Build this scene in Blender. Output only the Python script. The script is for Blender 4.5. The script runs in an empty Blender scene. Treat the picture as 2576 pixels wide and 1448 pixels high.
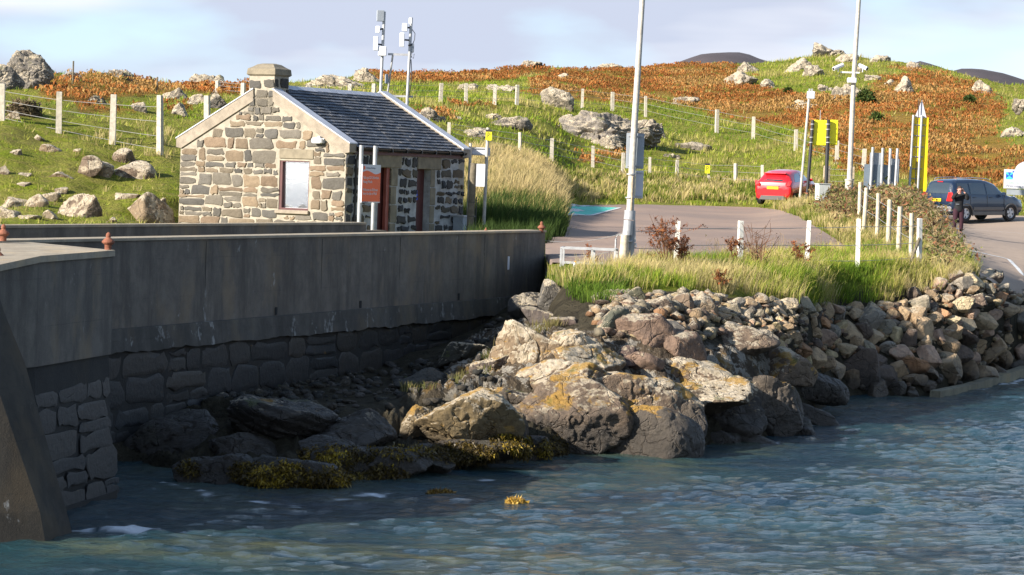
import bpy, math, random
import numpy as np
from mathutils import Vector, Matrix

# ------------------------------------------------------------------ camera, sky, sun
SC = bpy.context.scene
COL = SC.collection
F, CU, CV = 7155.0, 1288.0, 724.0
HC = 5.5
PITCH = math.atan(280 / F)
ROLL = math.atan(0.035)
_f = Vector((0, math.cos(PITCH), -math.sin(PITCH)))
_x = Vector((1, 0, 0))
_u = Vector((0, math.sin(PITCH), math.cos(PITCH)))
_R = _x * math.cos(ROLL) + _u * math.sin(ROLL)
_U = _u * math.cos(ROLL) - _x * math.sin(ROLL)
cam_data = bpy.data.cameras.new('camera')
cam = bpy.data.objects.new('camera', cam_data)
COL.objects.link(cam)
SC.camera = cam
cam_data.sensor_width = 36
cam_data.lens = 100
cam_data.clip_start = 0.5
cam_data.clip_end = 20000
m3 = Matrix((_R, _U, -_f)).transposed()
cam.matrix_world = Matrix.Translation((0, 0, HC)) @ m3.to_4x4()

SUN_AZ = math.atan2(-0.82, -0.57)      # direction towards the sun, clockwise from +Y
SUN_EL = math.radians(24.5)
SUN_DIR = Vector((math.sin(SUN_AZ) * math.cos(SUN_EL), math.cos(SUN_AZ) * math.cos(SUN_EL), math.sin(SUN_EL)))
sun_data = bpy.data.lights.new('sun', 'SUN')
sun_data.energy = 4.8
sun_data.angle = math.radians(0.53)
sun_data.color = (1.0, 0.93, 0.83)
sun = bpy.data.objects.new('sun', sun_data)
COL.objects.link(sun)
sun.rotation_euler = (-SUN_DIR).to_track_quat('-Z', 'Y').to_euler()

world = bpy.data.worlds.new('World')
SC.world = world
world.use_nodes = True
wt = world.node_tree
wt.nodes.clear()
wo = wt.nodes.new('ShaderNodeOutputWorld')
bg = wt.nodes.new('ShaderNodeBackground')
bg.inputs['Strength'].default_value = 0.085
sky = wt.nodes.new('ShaderNodeTexSky')
sky.sky_type = 'NISHITA'
sky.sun_disc = False
sky.sun_elevation = SUN_EL
sky.sun_rotation = SUN_AZ % (2 * math.pi)
sky.air_density = 1.0
sky.dust_density = 0.4
sky.ozone_density = 2.0
tc = wt.nodes.new('ShaderNodeTexCoord')
mp = wt.nodes.new('ShaderNodeMapping')
mp.inputs['Scale'].default_value = (9, 9, 26)
mp.inputs['Location'].default_value = (3.3, 1.2, 0.52)
nz = wt.nodes.new('ShaderNodeTexNoise')
nz.inputs['Scale'].default_value = 1.0
nz.inputs['Detail'].default_value = 5
nz.inputs['Roughness'].default_value = 0.45
rp = wt.nodes.new('ShaderNodeValToRGB')
rp.color_ramp.elements[0].position = 0.38
rp.color_ramp.elements[1].position = 0.54
mp2 = wt.nodes.new('ShaderNodeMapping')
mp2.inputs['Scale'].default_value = (5, 5, 30)
mp2.inputs['Location'].default_value = (7.3, 2.2, 0.1)
nz2 = wt.nodes.new('ShaderNodeTexNoise')
nz2.inputs['Scale'].default_value = 1.0
nz2.inputs['Detail'].default_value = 4
rp2 = wt.nodes.new('ShaderNodeValToRGB')
rp2.color_ramp.elements[0].position = 0.42
rp2.color_ramp.elements[0].color = (3.5, 3.85, 4.75, 1)
rp2.color_ramp.elements[1].position = 0.60
rp2.color_ramp.elements[1].color = (5.3, 5.45, 5.9, 1)
blue = wt.nodes.new('ShaderNodeMix')
blue.data_type = 'RGBA'
blue.inputs[0].default_value = 0.62
blue.inputs[7].default_value = (3.4, 4.9, 6.9, 1)
mx = wt.nodes.new('ShaderNodeMix')
mx.data_type = 'RGBA'
lk = wt.links.new
lk(tc.outputs['Generated'], mp.inputs[0]); lk(mp.outputs[0], nz.inputs[0]); lk(nz.outputs['Fac'], rp.inputs[0])
lk(tc.outputs['Generated'], mp2.inputs[0]); lk(mp2.outputs[0], nz2.inputs[0]); lk(nz2.outputs['Fac'], rp2.inputs[0])
lk(sky.outputs[0], blue.inputs[6])
sxz = wt.nodes.new('ShaderNodeSeparateXYZ'); lk(tc.outputs['Generated'], sxz.inputs[0])
rz_ = wt.nodes.new('ShaderNodeValToRGB'); lk(sxz.outputs[2], rz_.inputs[0])
rz_.color_ramp.elements[0].position = 0.10; rz_.color_ramp.elements[0].color = (1, 1, 1, 1)
rz_.color_ramp.elements[1].position = 0.32; rz_.color_ramp.elements[1].color = (0.12, 0.12, 0.12, 1)
mm_ = wt.nodes.new('ShaderNodeMath'); mm_.operation = 'MULTIPLY'; lk(rp.outputs[0], mm_.inputs[0]); lk(rz_.outputs[0], mm_.inputs[1])
bm_ = wt.nodes.new('ShaderNodeMath'); bm_.operation = 'MULTIPLY'; bm_.inputs[1].default_value = 0.62; lk(rz_.outputs[0], bm_.inputs[0]); lk(bm_.outputs[0], blue.inputs[0])
lk(mm_.outputs[0], mx.inputs[0]); lk(blue.outputs[2], mx.inputs[6]); lk(rp2.outputs[0], mx.inputs[7])
lk(mx.outputs[2], bg.inputs[0]); lk(bg.outputs[0], wo.inputs[0])

SC.view_settings.view_transform = 'Standard'
SC.view_settings.look = 'None'
SC.view_settings.exposure = 1.12
SC.view_settings.gamma = 1
SC.cycles.max_bounces = 5
SC.cycles.diffuse_bounces = 2
SC.cycles.glossy_bounces = 3
SC.cycles.transmission_bounces = 4
SC.cycles.transparent_max_bounces = 6
SC.cycles.sample_clamp_indirect = 6
SC.cycles.sample_clamp_direct = 12

# ------------------------------------------------------------------ helpers
rng = np.random.default_rng(7)
random.seed(7)

def vh(u): return 444 + 0.035 * (u - CU)
def P(u, v, Y):
    """the point of the place seen at (u, v) that stands Y metres in front of the camera"""
    d = _f + _R * ((u - CU) / F) + _U * ((CV - v) / F)
    return Vector((0, 0, HC)) + d * (Y / d.y)
def PZ(u, v, z):
    d = _f + _R * ((u - CU) / F) + _U * ((CV - v) / F)
    return Vector((0, 0, HC)) + d * ((z - HC) / d.z)
_Rn, _Un, _fn = np.array(_R), np.array(_U), np.array(_f)
def proj(X, Y, Z):
    dx, dy, dz = X, Y, Z - HC
    w = dx * _fn[0] + dy * _fn[1] + dz * _fn[2]
    return CU + F * (dx * _Rn[0] + dy * _Rn[1] + dz * _Rn[2]) / w, CV - F * (dx * _Un[0] + dy * _Un[1] + dz * _Un[2]) / w

def _hash(ix, iy, iz, s):
    h = (ix * 374761393 + iy * 668265263 + iz * 2147483647 + s * 974711) & 0xffffffff
    h = ((h ^ (h >> 13)) * 1274126177) & 0xffffffff
    h = ((h ^ (h >> 16)) * 2246822519) & 0xffffffff
    return ((h ^ (h >> 15)) & 0xffff) / 32767.5 - 1.0
def vnoise(p, s=0):
    p = np.asarray(p, float)
    i = np.floor(p).astype(np.int64); f = p - i
    f = f * f * (3 - 2 * f)
    x, y, z = i[..., 0], i[..., 1], i[..., 2]
    fx, fy, fz = f[..., 0], f[..., 1], f[..., 2]
    def g(a, b, c): return _hash(x + a, y + b, z + c, s)
    c00 = g(0,0,0)*(1-fx)+g(1,0,0)*fx; c10 = g(0,1,0)*(1-fx)+g(1,1,0)*fx
    c01 = g(0,0,1)*(1-fx)+g(1,0,1)*fx; c11 = g(0,1,1)*(1-fx)+g(1,1,1)*fx
    return (c00*(1-fy)+c10*fy)*(1-fz) + (c01*(1-fy)+c11*fy)*fz
def fbm(p, octv=4, s=0, gain=0.5):
    a, t, r = 1.0, 0.0, 0.0
    p = np.asarray(p, float)
    for k in range(octv):
        r = r + a * vnoise(p * (2.03 ** k) + 11.7 * k, s + k); t += a; a *= gain
    return r / t
def fbm2(x, y, sc, octv=4, s=0, gain=0.5):
    return fbm(np.stack([x / sc, y / sc, np.zeros_like(x) + 0.37], -1), octv, s, gain)
def inpoly(U, V, poly):
    r = np.zeros(U.shape, bool)
    n = len(poly)
    for i in range(n):
        x1, y1 = poly[i]; x2, y2 = poly[(i + 1) % n]
        if y1 == y2: continue
        c = ((y1 > V) != (y2 > V)) & (U < (x2 - x1) * (V - y1) / (y2 - y1) + x1)
        r ^= c
    return r

def mesh_np(name, V, faces4=None, faces3=None, col=None, smooth=False, attrs=None):
    me = bpy.data.meshes.new(name)
    V = np.asarray(V, np.float32)
    me.vertices.add(len(V)); me.vertices.foreach_set('co', V.ravel())
    loops, starts, tot = [], [], 0
    if faces4 is not None and len(faces4):
        f4 = np.asarray(faces4, np.int32); loops.append(f4.ravel()); starts.append(np.arange(len(f4)) * 4); tot += len(f4) * 4
    if faces3 is not None and len(faces3):
        f3 = np.asarray(faces3, np.int32); loops.append(f3.ravel()); starts.append(tot + np.arange(len(f3)) * 3); tot += len(f3) * 3
    L = np.concatenate(loops); S = np.concatenate(starts).astype(np.int32)
    me.loops.add(len(L)); me.loops.foreach_set('vertex_index', L)
    me.polygons.add(len(S)); me.polygons.foreach_set('loop_start', S)
    if smooth: me.polygons.foreach_set('use_smooth', np.ones(len(S), bool))
    me.update(calc_edges=True)
    if col is not None:
        a = me.color_attributes.new('Col', 'FLOAT_COLOR', 'POINT')
        c = np.ones((len(V), 4), np.float32); c[:, :3] = col
        a.data.foreach_set('color', c.ravel())
    for k, arr in (attrs or {}).items():
        a = me.attributes.new(k, 'FLOAT', 'POINT'); a.data.foreach_set('value', np.asarray(arr, np.float32).ravel())
    return me

class MB:
    """collects shapes into one mesh"""
    def __init__(s): s.v, s.f, s.c = [], [], []
    def add(s, vs, fs, col=(1, 1, 1)):
        n = len(s.v); s.v += [tuple(p) for p in vs]; s.f += [tuple(i + n for i in f) for f in fs]; s.c += [col] * len(vs)
        return s
    def box(s, c, size, rz=0, col=(1, 1, 1), R=None, bev=0):
        hx, hy, hz = (k / 2 for k in size)
        M = R or Matrix.Rotation(rz, 3, 'Z'); c = Vector(c)
        if bev:
            b = min(bev, hx * .45, hy * .45, hz * .45); vs = []; 
            for z, q in ((-hz, b), (-hz + b, 0), (hz - b, 0), (hz, b)):
                X, Y = hx - q, hy - q
                for x, y in ((X - b, -Y), (X, -Y + b), (X, Y - b), (X - b, Y), (-X + b, Y), (-X, Y - b), (-X, -Y + b), (-X + b, -Y)):
                    vs.append(c + M @ Vector((x, y, z)))
            fs = [tuple(reversed(range(8))), tuple(range(24, 32))]
            for k in range(3):
                for i in range(8):
                    j = (i + 1) % 8; fs.append((k*8+i, k*8+j, k*8+8+j, k*8+8+i))
            return s.add(vs, fs, col)
        vs = [c + M @ Vector((x, y, z)) for z in (-hz, hz) for x, y in ((-hx, -hy), (hx, -hy), (hx, hy), (-hx, hy))]
        return s.add(vs, [(3, 2, 1, 0), (4, 5, 6, 7), (0, 1, 5, 4), (1, 2, 6, 5), (2, 3, 7, 6), (3, 0, 4, 7)], col)
    def tube(s, pts, r, n=8, col=(1, 1, 1), cap=True):
        pts = [Vector(p) for p in pts]
        rs = r if isinstance(r, (list, tuple)) else [r] * len(pts)
        vs, fs = [], []
        for i, p in enumerate(pts):
            d = (pts[min(i + 1, len(pts) - 1)] - pts[max(i - 1, 0)]).normalized()
            a = Vector((0, 0, 1)) if abs(d.z) < 0.9 else Vector((1, 0, 0))
            x = d.cross(a).normalized(); y = d.cross(x)
            for k in range(n):
                t = 2 * math.pi * k / n
                vs.append(p + (x * math.cos(t) + y * math.sin(t)) * rs[i])
        for i in range(len(pts) - 1):
            for k in range(n):
                q = (k + 1) % n; fs.append((i*n+k, i*n+q, i*n+n+q, i*n+n+k))
        if cap:
            fs.append(tuple(range(n))[::-1]); fs.append(tuple((len(pts)-1)*n+k for k in range(n)))
        return s.add(vs, fs, col)
    def prism(s, poly, d0, d1, fn, col=(1, 1, 1)):
        """poly in 2-D extruded from d0 to d1; fn(a, b, d) gives the 3-D point"""
        n = len(poly)
        vs = [fn(a, b, d0) for a, b in poly] + [fn(a, b, d1) for a, b in poly]
        fs = [tuple(range(n))[::-1], tuple(range(n, 2*n))] + [(i, (i+1) % n, n+(i+1) % n, n+i) for i in range(n)]
        return s.add(vs, fs, col)
    def lathe(s, prof, c=(0, 0, 0), n=12, col=(1, 1, 1)):
        vs, fs = [], []
        for r, z in prof:
            for k in range(n):
                t = 2*math.pi*k/n; vs.append((c[0]+r*math.cos(t), c[1]+r*math.sin(t), c[2]+z))
        for i in range(len(prof)-1):
            for k in range(n):
                q = (k+1) % n; fs.append((i*n+k, i*n+q, i*n+n+q, i*n+n+k))
        fs.append(tuple(range(n))[::-1]); fs.append(tuple((len(prof)-1)*n+k for k in range(n)))
        return s.add(vs, fs, col)
    def mesh(s, name, smooth=False):
        me = bpy.data.meshes.new(name)
        me.from_pydata(s.v, [], s.f)
        a = me.color_attributes.new('Col', 'FLOAT_COLOR', 'POINT')
        c = np.ones((len(s.v), 4), np.float32); c[:, :3] = np.array(s.c); a.data.foreach_set('color', c.ravel())
        if smooth: me.polygons.foreach_set('use_smooth', [True]*len(me.polygons))
        me.update()
        return me

def tag(o, label=None, cat=None, group=None, kind=None):
    if label: o['label'] = label
    if cat: o['category'] = cat
    if group: o['group'] = group
    if kind: o['kind'] = kind
    return o
def link(name, me, mat, parent=None):
    if isinstance(me, MB): me = me.mesh(name)
    o = bpy.data.objects.new(name, me); COL.objects.link(o)
    if mat is not None: me.materials.append(mat)
    if parent is not None: o.parent = parent
    return o
def thing(name, label, cat, loc=(0, 0, 0), rz=0, group=None):
    o = bpy.data.objects.new(name, None); COL.objects.link(o)
    o.location = loc; o.rotation_euler = (0, 0, rz); o.empty_display_size = 0.1
    return tag(o, label, cat, group)
def smooth(o, ang=None):
    me = o.data
    me.polygons.foreach_set('use_smooth', [True]*len(me.polygons))
    if ang: 
        try: me.set_sharp_from_angle(angle=math.radians(ang))
        except Exception: pass
    return o

# ------------------------------------------------------------------ materials
def newmat(name):
    m = bpy.data.materials.new(name); m.use_nodes = True
    nt = m.node_tree; b = nt.nodes['Principled BSDF']
    return m, nt, b
def nd(nt, t, **kw):
    n = nt.nodes.new(t)
    for k, v in kw.items():
        if k in n.inputs: n.inputs[k].default_value = v
        else: setattr(n, k, v)
    return n
def ramp(nt, src, stops):
    r = nt.nodes.new('ShaderNodeValToRGB'); e = r.color_ramp.elements
    while len(e) < len(stops): e.new(0.5)
    for x, (p, c) in zip(e, stops):
        x.position = p; x.color = (c, c, c, 1) if isinstance(c, (int, float)) else (*c, 1)
    nt.links.new(src, r.inputs[0]); return r.outputs[0]
def mixc(nt, fac, a, b, mode='MIX'):
    m = nt.nodes.new('ShaderNodeMix'); m.data_type = 'RGBA'; m.blend_type = mode
    for s, i in ((fac, 0), (a, 6), (b, 7)):
        if isinstance(s, (int, float)): m.inputs[i].default_value = s
        elif isinstance(s, (tuple, list)): m.inputs[i].default_value = (*s, 1)
        else: nt.links.new(s, m.inputs[i])
    return m.outputs[2]
def mth(nt, op, a, b=0.0):
    m = nt.nodes.new('ShaderNodeMath'); m.operation = op
    for s, i in ((a, 0), (b, 1)):
        if isinstance(s, (int, float)): m.inputs[i].default_value = s
        else: nt.links.new(s, m.inputs[i])
    return m.outputs[0]
def noise(nt, scale, detail=4, rough=0.55, vec=None, dist=0.0):
    n = nd(nt, 'ShaderNodeTexNoise', Scale=scale, Detail=detail, Roughness=rough, Distortion=dist)
    if vec is None:
        g = nt.nodes.new('ShaderNodeNewGeometry'); vec = g.outputs['Position']
    nt.links.new(vec, n.inputs[0]); return n.outputs['Fac']
def pos(nt, scale=None):
    g = nt.nodes.new('ShaderNodeNewGeometry')
    if scale is None: return g.outputs['Position']
    m = nt.nodes.new('ShaderNodeMapping'); m.inputs['Scale'].default_value = scale
    nt.links.new(g.outputs['Position'], m.inputs[0]); return m.outputs[0]
def bump(nt, b, h, strength=0.5, dist=0.02):
    n = nd(nt, 'ShaderNodeBump', Strength=strength, Distance=dist)
    nt.links.new(h, n.inputs['Height']); nt.links.new(n.outputs[0], b.inputs['Normal'])
def attr(nt, name, what='Color'):
    a = nt.nodes.new('ShaderNodeAttribute'); a.attribute_name = name; return a.outputs[what]
def simple(name, c, rough=0.6, metal=0.0, var=0.25, sc=3.0, bmp=0.0, bs=30, spec=0.5, coat=0.0):
    m, nt, b = newmat(name)
    n = noise(nt, sc, 5, 0.6)
    c2 = tuple(k * (1 - var) for k in c)
    nt.links.new(mixc(nt, ramp(nt, n, [(0.35, 0), (0.65, 1)]), c, c2), b.inputs['Base Color'])
    b.inputs['Roughness'].default_value = rough; b.inputs['Metallic'].default_value = metal
    b.inputs['Specular IOR Level'].default_value = spec
    b.inputs['Coat Weight'].default_value = coat; b.inputs['Coat Roughness'].default_value = 0.05
    if bmp: bump(nt, b, noise(nt, bs, 5), bmp, 0.01)
    return m

def rock_mat(name, white=0.5, orange=0.5, wet_z=1.1, moss=0.2, wb=2.2):
    m, nt, b = newmat(name)
    base = attr(nt, 'Col')
    n1 = noise(nt, 1.7, 6, 0.6); n2 = noise(nt, 9, 6, 0.65)
    c = mixc(nt, ramp(nt, n1, [(0.3, 0.0), (0.7, 1.0)]), base, mixc(nt, 1.0, base, (0.55, 0.52, 0.5), 'MULTIPLY'))
    c = mixc(nt, ramp(nt, n2, [(0.4, 0), (0.62, 0.55)]), c, mixc(nt, 1.0, base, (1.35, 1.28, 1.15), 'MULTIPLY'))
    g = nt.nodes.new('ShaderNodeNewGeometry')
    sx = nt.nodes.new('ShaderNodeSeparateXYZ'); nt.links.new(g.outputs['Normal'], sx.inputs[0])
    sp = nt.nodes.new('ShaderNodeSeparateXYZ'); nt.links.new(g.outputs['Position'], sp.inputs[0])
    up = mth(nt, 'MULTIPLY', sx.outputs[2], 0.16)
    hz = mth(nt, 'MULTIPLY', mth(nt, 'SUBTRACT', sp.outputs[2], wb), 0.07)
    hz = mth(nt, 'MAXIMUM', mth(nt, 'MINIMUM', hz, 0.07), -0.12)
    # white crustose lichen in patches of its own
    w = mth(nt, 'ADD', mth(nt, 'ADD', mth(nt, 'ADD', mth(nt, 'MULTIPLY', noise(nt, 2.2, 5, 0.6), 0.5), mth(nt, 'MULTIPLY', noise(nt, 9, 7, 0.75), 0.5)), up), hz)
    wm = ramp(nt, w, [(0.68 - 0.15 * white, 0), (0.70 - 0.15 * white, 1)])
    sv = nd(nt, 'ShaderNodeTexVoronoi', Scale=7.0); nt.links.new(pos(nt), sv.inputs['Vector'])
    spk = mth(nt, 'MULTIPLY', ramp(nt, sv.outputs['Distance'], [(0.16, 1), (0.22, 0)]), ramp(nt, w, [(0.60 - 0.15 * white, 0), (0.64 - 0.15 * white, 1)]))
    wm = mth(nt, 'MAXIMUM', wm, spk)
    c = mixc(nt, mth(nt, 'MULTIPLY', wm, 0.9), c, mixc(nt, ramp(nt, n2, [(0.4, 0), (0.6, 1)]), (0.60, 0.51, 0.38), (0.38, 0.31, 0.21)))
    o = mth(nt, 'ADD', mth(nt, 'ADD', noise(nt, 1.3, 6, 0.7, pos(nt, (1, 1, 1.6))), mth(nt, 'MULTIPLY', up, 0.5)), 0.0)
    om = ramp(nt, o, [(0.74 - 0.15 * orange, 0), (0.79 - 0.15 * orange, 1)])
    band = ramp(nt, mth(nt, 'ADD', mth(nt, 'MULTIPLY', sp.outputs[2], 0.2), mth(nt, 'MULTIPLY', n1, 0.12)), [(0.16, 0), (0.24, 1), (0.46, 1), (0.58, 0.25)])
    c = mixc(nt, mth(nt, 'MULTIPLY', mth(nt, 'MULTIPLY', om, band), 0.85), c, mixc(nt, n2, (0.42, 0.22, 0.03), (0.30, 0.19, 0.05)))
    mm = ramp(nt, mth(nt, 'ADD', noise(nt, 1.1, 5, 0.6, pos(nt, (1.3, 1.3, 1.3))), up), [(0.78 - 0.16 * moss, 0), (0.86 - 0.16 * moss, 1)])
    c = mixc(nt, mth(nt, 'MULTIPLY', mm, 0.7), c, (0.09, 0.105, 0.02))
    # black tidal lichen and wet rock near the water
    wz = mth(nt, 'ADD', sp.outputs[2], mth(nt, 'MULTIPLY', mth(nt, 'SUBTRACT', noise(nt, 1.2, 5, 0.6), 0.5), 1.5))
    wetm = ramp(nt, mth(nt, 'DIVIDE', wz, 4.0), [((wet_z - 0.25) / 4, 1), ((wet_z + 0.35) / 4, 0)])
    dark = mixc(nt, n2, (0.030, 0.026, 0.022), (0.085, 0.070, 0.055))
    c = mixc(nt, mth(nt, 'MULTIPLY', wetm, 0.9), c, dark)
    nt.links.new(c, b.inputs['Base Color'])
    nt.links.new(ramp(nt, wetm, [(0, 0.88), (1, 0.5)]), b.inputs['Roughness'])
    b.inputs['Specular IOR Level'].default_value = 0.35
    vo = nd(nt, 'ShaderNodeTexVoronoi', Scale=1.6); vo.feature = 'DISTANCE_TO_EDGE'
    wv = nt.nodes.new('ShaderNodeVectorMath'); wv.operation = 'ADD'
    nn = nd(nt, 'ShaderNodeTexNoise', Scale=1.5, Detail=4)
    nt.links.new(pos(nt), nn.inputs[0]); nt.links.new(pos(nt), wv.inputs[0]); nt.links.new(nn.outputs['Color'], wv.inputs[1])
    nt.links.new(wv.outputs[0], vo.inputs['Vector'])
    crack = ramp(nt, vo.outputs['Distance'], [(0.0, 0), (0.035, 1)])
    h = mth(nt, 'ADD', mth(nt, 'MULTIPLY', noise(nt, 6, 10, 0.72), 1.2), mth(nt, 'MULTIPLY', crack, 0.35))
    h = mth(nt, 'ADD', h, mth(nt, 'MULTIPLY', wm, 0.05))
    bump(nt, b, h, 0.9, 0.12)
    return m

MAT = {}
MAT['rock_lichen'] = rock_mat('lichen_rock', 1.1, 1.05, 0.45, 0.25, 2.0)
MAT['rock_shore'] = rock_mat('shore_rock', 0.65, 0.95, 0.7, 0.35, 2.2)
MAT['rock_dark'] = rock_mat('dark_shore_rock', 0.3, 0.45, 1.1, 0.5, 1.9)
MAT['boulder'] = rock_mat('boulder_rock', 0.38, 0.12, 0.6, 0.12, 2.6)
MAT['boulder_white'] = rock_mat('lichened_boulder_rock', 0.5, 0.25, 0.4, 0.1, 2.6)
MAT['hill_rock'] = rock_mat('hillside_rock', 0.6, 0.05, -5, 0.25, 3.5)
MAT['hill_crag'] = rock_mat('hillside_crag_rock', 0.2, 0.0, -5, 0.55, 3.5)

def veg_mat(name, rough=0.75, trans=0.25, var=0.35, sc=1.2):
    m, nt, b = newmat(name)
    c = attr(nt, 'Col')
    n = noise(nt, sc, 4)
    c = mixc(nt, ramp(nt, n, [(0.3, 0), (0.7, 1)]), c, mixc(nt, 1.0, c, (1 - var, 1 - var * 0.8, 1 - var), 'MULTIPLY'))
    nt.links.new(c, b.inputs['Base Color'])
    b.inputs['Roughness'].default_value = rough
    b.inputs['Specular IOR Level'].default_value = 0.25
    t = nt.nodes.new('ShaderNodeBsdfTranslucent'); nt.links.new(c, t.inputs[0])
    mxs = nt.nodes.new('ShaderNodeMixShader'); mxs.inputs[0].default_value = trans
    out = nt.nodes['Material Output']
    nt.links.new(b.outputs[0], mxs.inputs[1]); nt.links.new(t.outputs[0], mxs.inputs[2]); nt.links.new(mxs.outputs[0], out.inputs[0])
    return m
MAT['veg'] = veg_mat('leaf_blades')
MAT['weed'] = veg_mat('wet_seaweed', 0.45, 0.1)

def concrete(name, c1, c2, streak=0.5, lich=0.0):
    m, nt, b = newmat(name)
    n1 = noise(nt, 0.8, 8, 0.72); n2 = noise(nt, 1.0, 6, 0.7, pos(nt, (2.4, 1.2, 0.28))); n3 = noise(nt, 40, 5, 0.7)
    c = mixc(nt, ramp(nt, n1, [(0.3, 0), (0.7, 1)]), c1, c2)
    c = mixc(nt, mth(nt, 'MULTIPLY', ramp(nt, n2, [(0.46, 0), (0.60, 1)]), streak), c, tuple(k * 0.38 for k in c2))
    bl_ = noise(nt, 2.6, 8, 0.75)
    c = mixc(nt, mth(nt, 'MULTIPLY', ramp(nt, bl_, [(0.42, 0), (0.6, 1)]), 0.5), c, tuple(k * 0.55 for k in c2))
    br_ = noise(nt, 0.8, 5, 0.6, pos(nt, (1.3, 1.3, 0.8)))
    c = mixc(nt, mth(nt, 'MULTIPLY', ramp(nt, br_, [(0.52, 0), (0.66, 1)]), 0.55), c, (c1[0] * 1.25, c1[1] * 1.05, c1[2] * .75))
    c = mixc(nt, mth(nt, 'MULTIPLY', ramp(nt, n3, [(0.35, 0), (0.65, 1)]), 0.35), c, tuple(k * 0.6 for k in c1))
    n4 = noise(nt, 1.6, 7, 0.75, pos(nt, (1, 1, 0.7)))
    c = mixc(nt, mth(nt, 'MULTIPLY', ramp(nt, n4, [(0.63 - lich, 0), (0.68 - lich, 1)]), 0.5), c, (0.42, 0.42, 0.4))
    # horizontal casting joints
    sp = nt.nodes.new('ShaderNodeSeparateXYZ'); nt.links.new(pos(nt), sp.inputs[0])
    fr = mth(nt, 'FRACT', mth(nt, 'ADD', mth(nt, 'MULTIPLY', sp.outputs[2], 1.35), mth(nt, 'MULTIPLY', noise(nt, 0.5, 3), 0.06)))
    jo = ramp(nt, fr, [(0.0, 1), (0.025, 0)])
    c = mixc(nt, mth(nt, 'MULTIPLY', mth(nt, 'MULTIPLY', jo, ramp(nt, n1, [(0.45, 0), (0.6, 1)])), 0.5), c, tuple(k * 0.3 for k in c2))
    nt.links.new(c, b.inputs['Base Color']); b.inputs['Roughness'].default_value = 0.9
    bump(nt, b, mth(nt, 'ADD', n3, mth(nt, 'MULTIPLY', n1, 2)), 0.5, 0.02)
    return m
MAT['concrete'] = concrete('weathered_concrete', (0.195, 0.168, 0.136), (0.125, 0.108, 0.090), 0.7)
MAT['concrete_low'] = concrete('stained_concrete', (0.12, 0.108, 0.09), (0.06, 0.055, 0.047), 0.6, 0.05)
MAT['concrete_cap'] = concrete('pale_concrete', (0.44, 0.37, 0.27), (0.34, 0.28, 0.2), 0.25)
MAT['black_mortar'] = concrete('dark_mortar', (0.030, 0.027, 0.022), (0.018, 0.016, 0.014), 0.6, -0.05)
MAT['kerb'] = concrete('kerb_concrete', (0.30, 0.26, 0.17), (0.2, 0.18, 0.12), 0.6)

def stone_col(name, rough=0.85, bs=14, orange=False):
    m, nt, b = newmat(name)
    c = attr(nt, 'Col'); n = noise(nt, 7, 6, 0.65); n2 = noise(nt, 30, 5, 0.7)
    c = mixc(nt, ramp(nt, n, [(0.3, 0), (0.7, 0.8)]), c, mixc(nt, 1.0, c, (0.62, 0.6, 0.58), 'MULTIPLY'))
    c = mixc(nt, ramp(nt, n2, [(0.5, 0), (0.75, 0.5)]), c, mixc(nt, 1.0, c, (1.5, 1.45, 1.35), 'MULTIPLY'))
    if orange:
        o = noise(nt, 2.3, 6, 0.7)
        c = mixc(nt, ramp(nt, o, [(0.66, 0), (0.71, 0.7)]), c, (0.22, 0.13, 0.03))
    nt.links.new(c, b.inputs['Base Color']); b.inputs['Roughness'].default_value = rough
    bump(nt, b, noise(nt, bs, 8, 0.7), 0.8, 0.03)
    return m
MAT['stones'] = stone_col('squared_stone')
MAT['quay_stones'] = stone_col('quay_stone', 0.6, 8, True)
MAT['mortar'] = simple('lime_mortar', (0.40, 0.35, 0.27), 0.95, 0, 0.3, 5, 0.9, 25)
MAT['mortar_grey'] = simple('grey_mortar', (0.48, 0.47, 0.45), 0.95, 0, 0.4, 4, 0.9, 25)
MAT['coping'] = simple('skew_concrete', (0.35, 0.29, 0.22), 0.9, 0, 0.35, 4, 0.6, 30)
MAT['coping_top'] = simple('lead_white_flashing', (0.55, 0.56, 0.60), 0.6, 0, 0.2, 3)
MAT['lintel'] = simple('dressed_stone', (0.27, 0.225, 0.155), 0.9, 0, 0.35, 4, 0.7, 20)
MAT['slate'] = stone_col('roof_slate', 0.55, 10)
MAT['maroon'] = simple('maroon_paint', (0.10, 0.025, 0.022), 0.5, 0, 0.3, 3)
MAT['redwood'] = simple('red_painted_door', (0.36, 0.10, 0.07), 0.5, 0, 0.3, 3)
MAT['black_plastic'] = simple('black_gutter_plastic', (0.02, 0.02, 0.022), 0.35, 0, 0.2, 3)
MAT['white'] = simple('white_plastic', (0.8, 0.8, 0.8), 0.4, 0, 0.06, 3)
MAT['white_paint'] = simple('white_painted_post', (0.78, 0.75, 0.66), 0.75, 0, 0.25, 5, 0.3)
MAT['steel'] = simple('galvanised_steel', (0.50, 0.50, 0.50), 0.5, 0.35, 0.25, 6, 0.2)
MAT['steel_grey'] = simple('grey_aluminium', (0.36, 0.39, 0.42), 0.55, 0.2, 0.15, 3)
MAT['sign_back'] = simple('dark_sign_back', (0.16, 0.20, 0.24), 0.6, 0.1, 0.15, 3)
MAT['cream_pole'] = simple('weathered_white_pole', (0.58, 0.53, 0.45), 0.7, 0.0, 0.3, 8, 0.3)
MAT['wood'] = simple('bleached_timber', (0.45, 0.36, 0.25), 0.9, 0, 0.45, 10, 0.8, 25)
MAT['wood_dark'] = simple('weathered_timber', (0.20, 0.165, 0.11), 0.9, 0, 0.4, 9, 0.8, 25)
MAT['wood_pale'] = simple('pale_round_post', (0.62, 0.54, 0.40), 0.85, 0, 0.35, 8, 0.6, 25)
MAT['post'] = simple('concrete_fence_post', (0.56, 0.50, 0.40), 0.9, 0, 0.3, 9, 0.5, 30)
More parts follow.
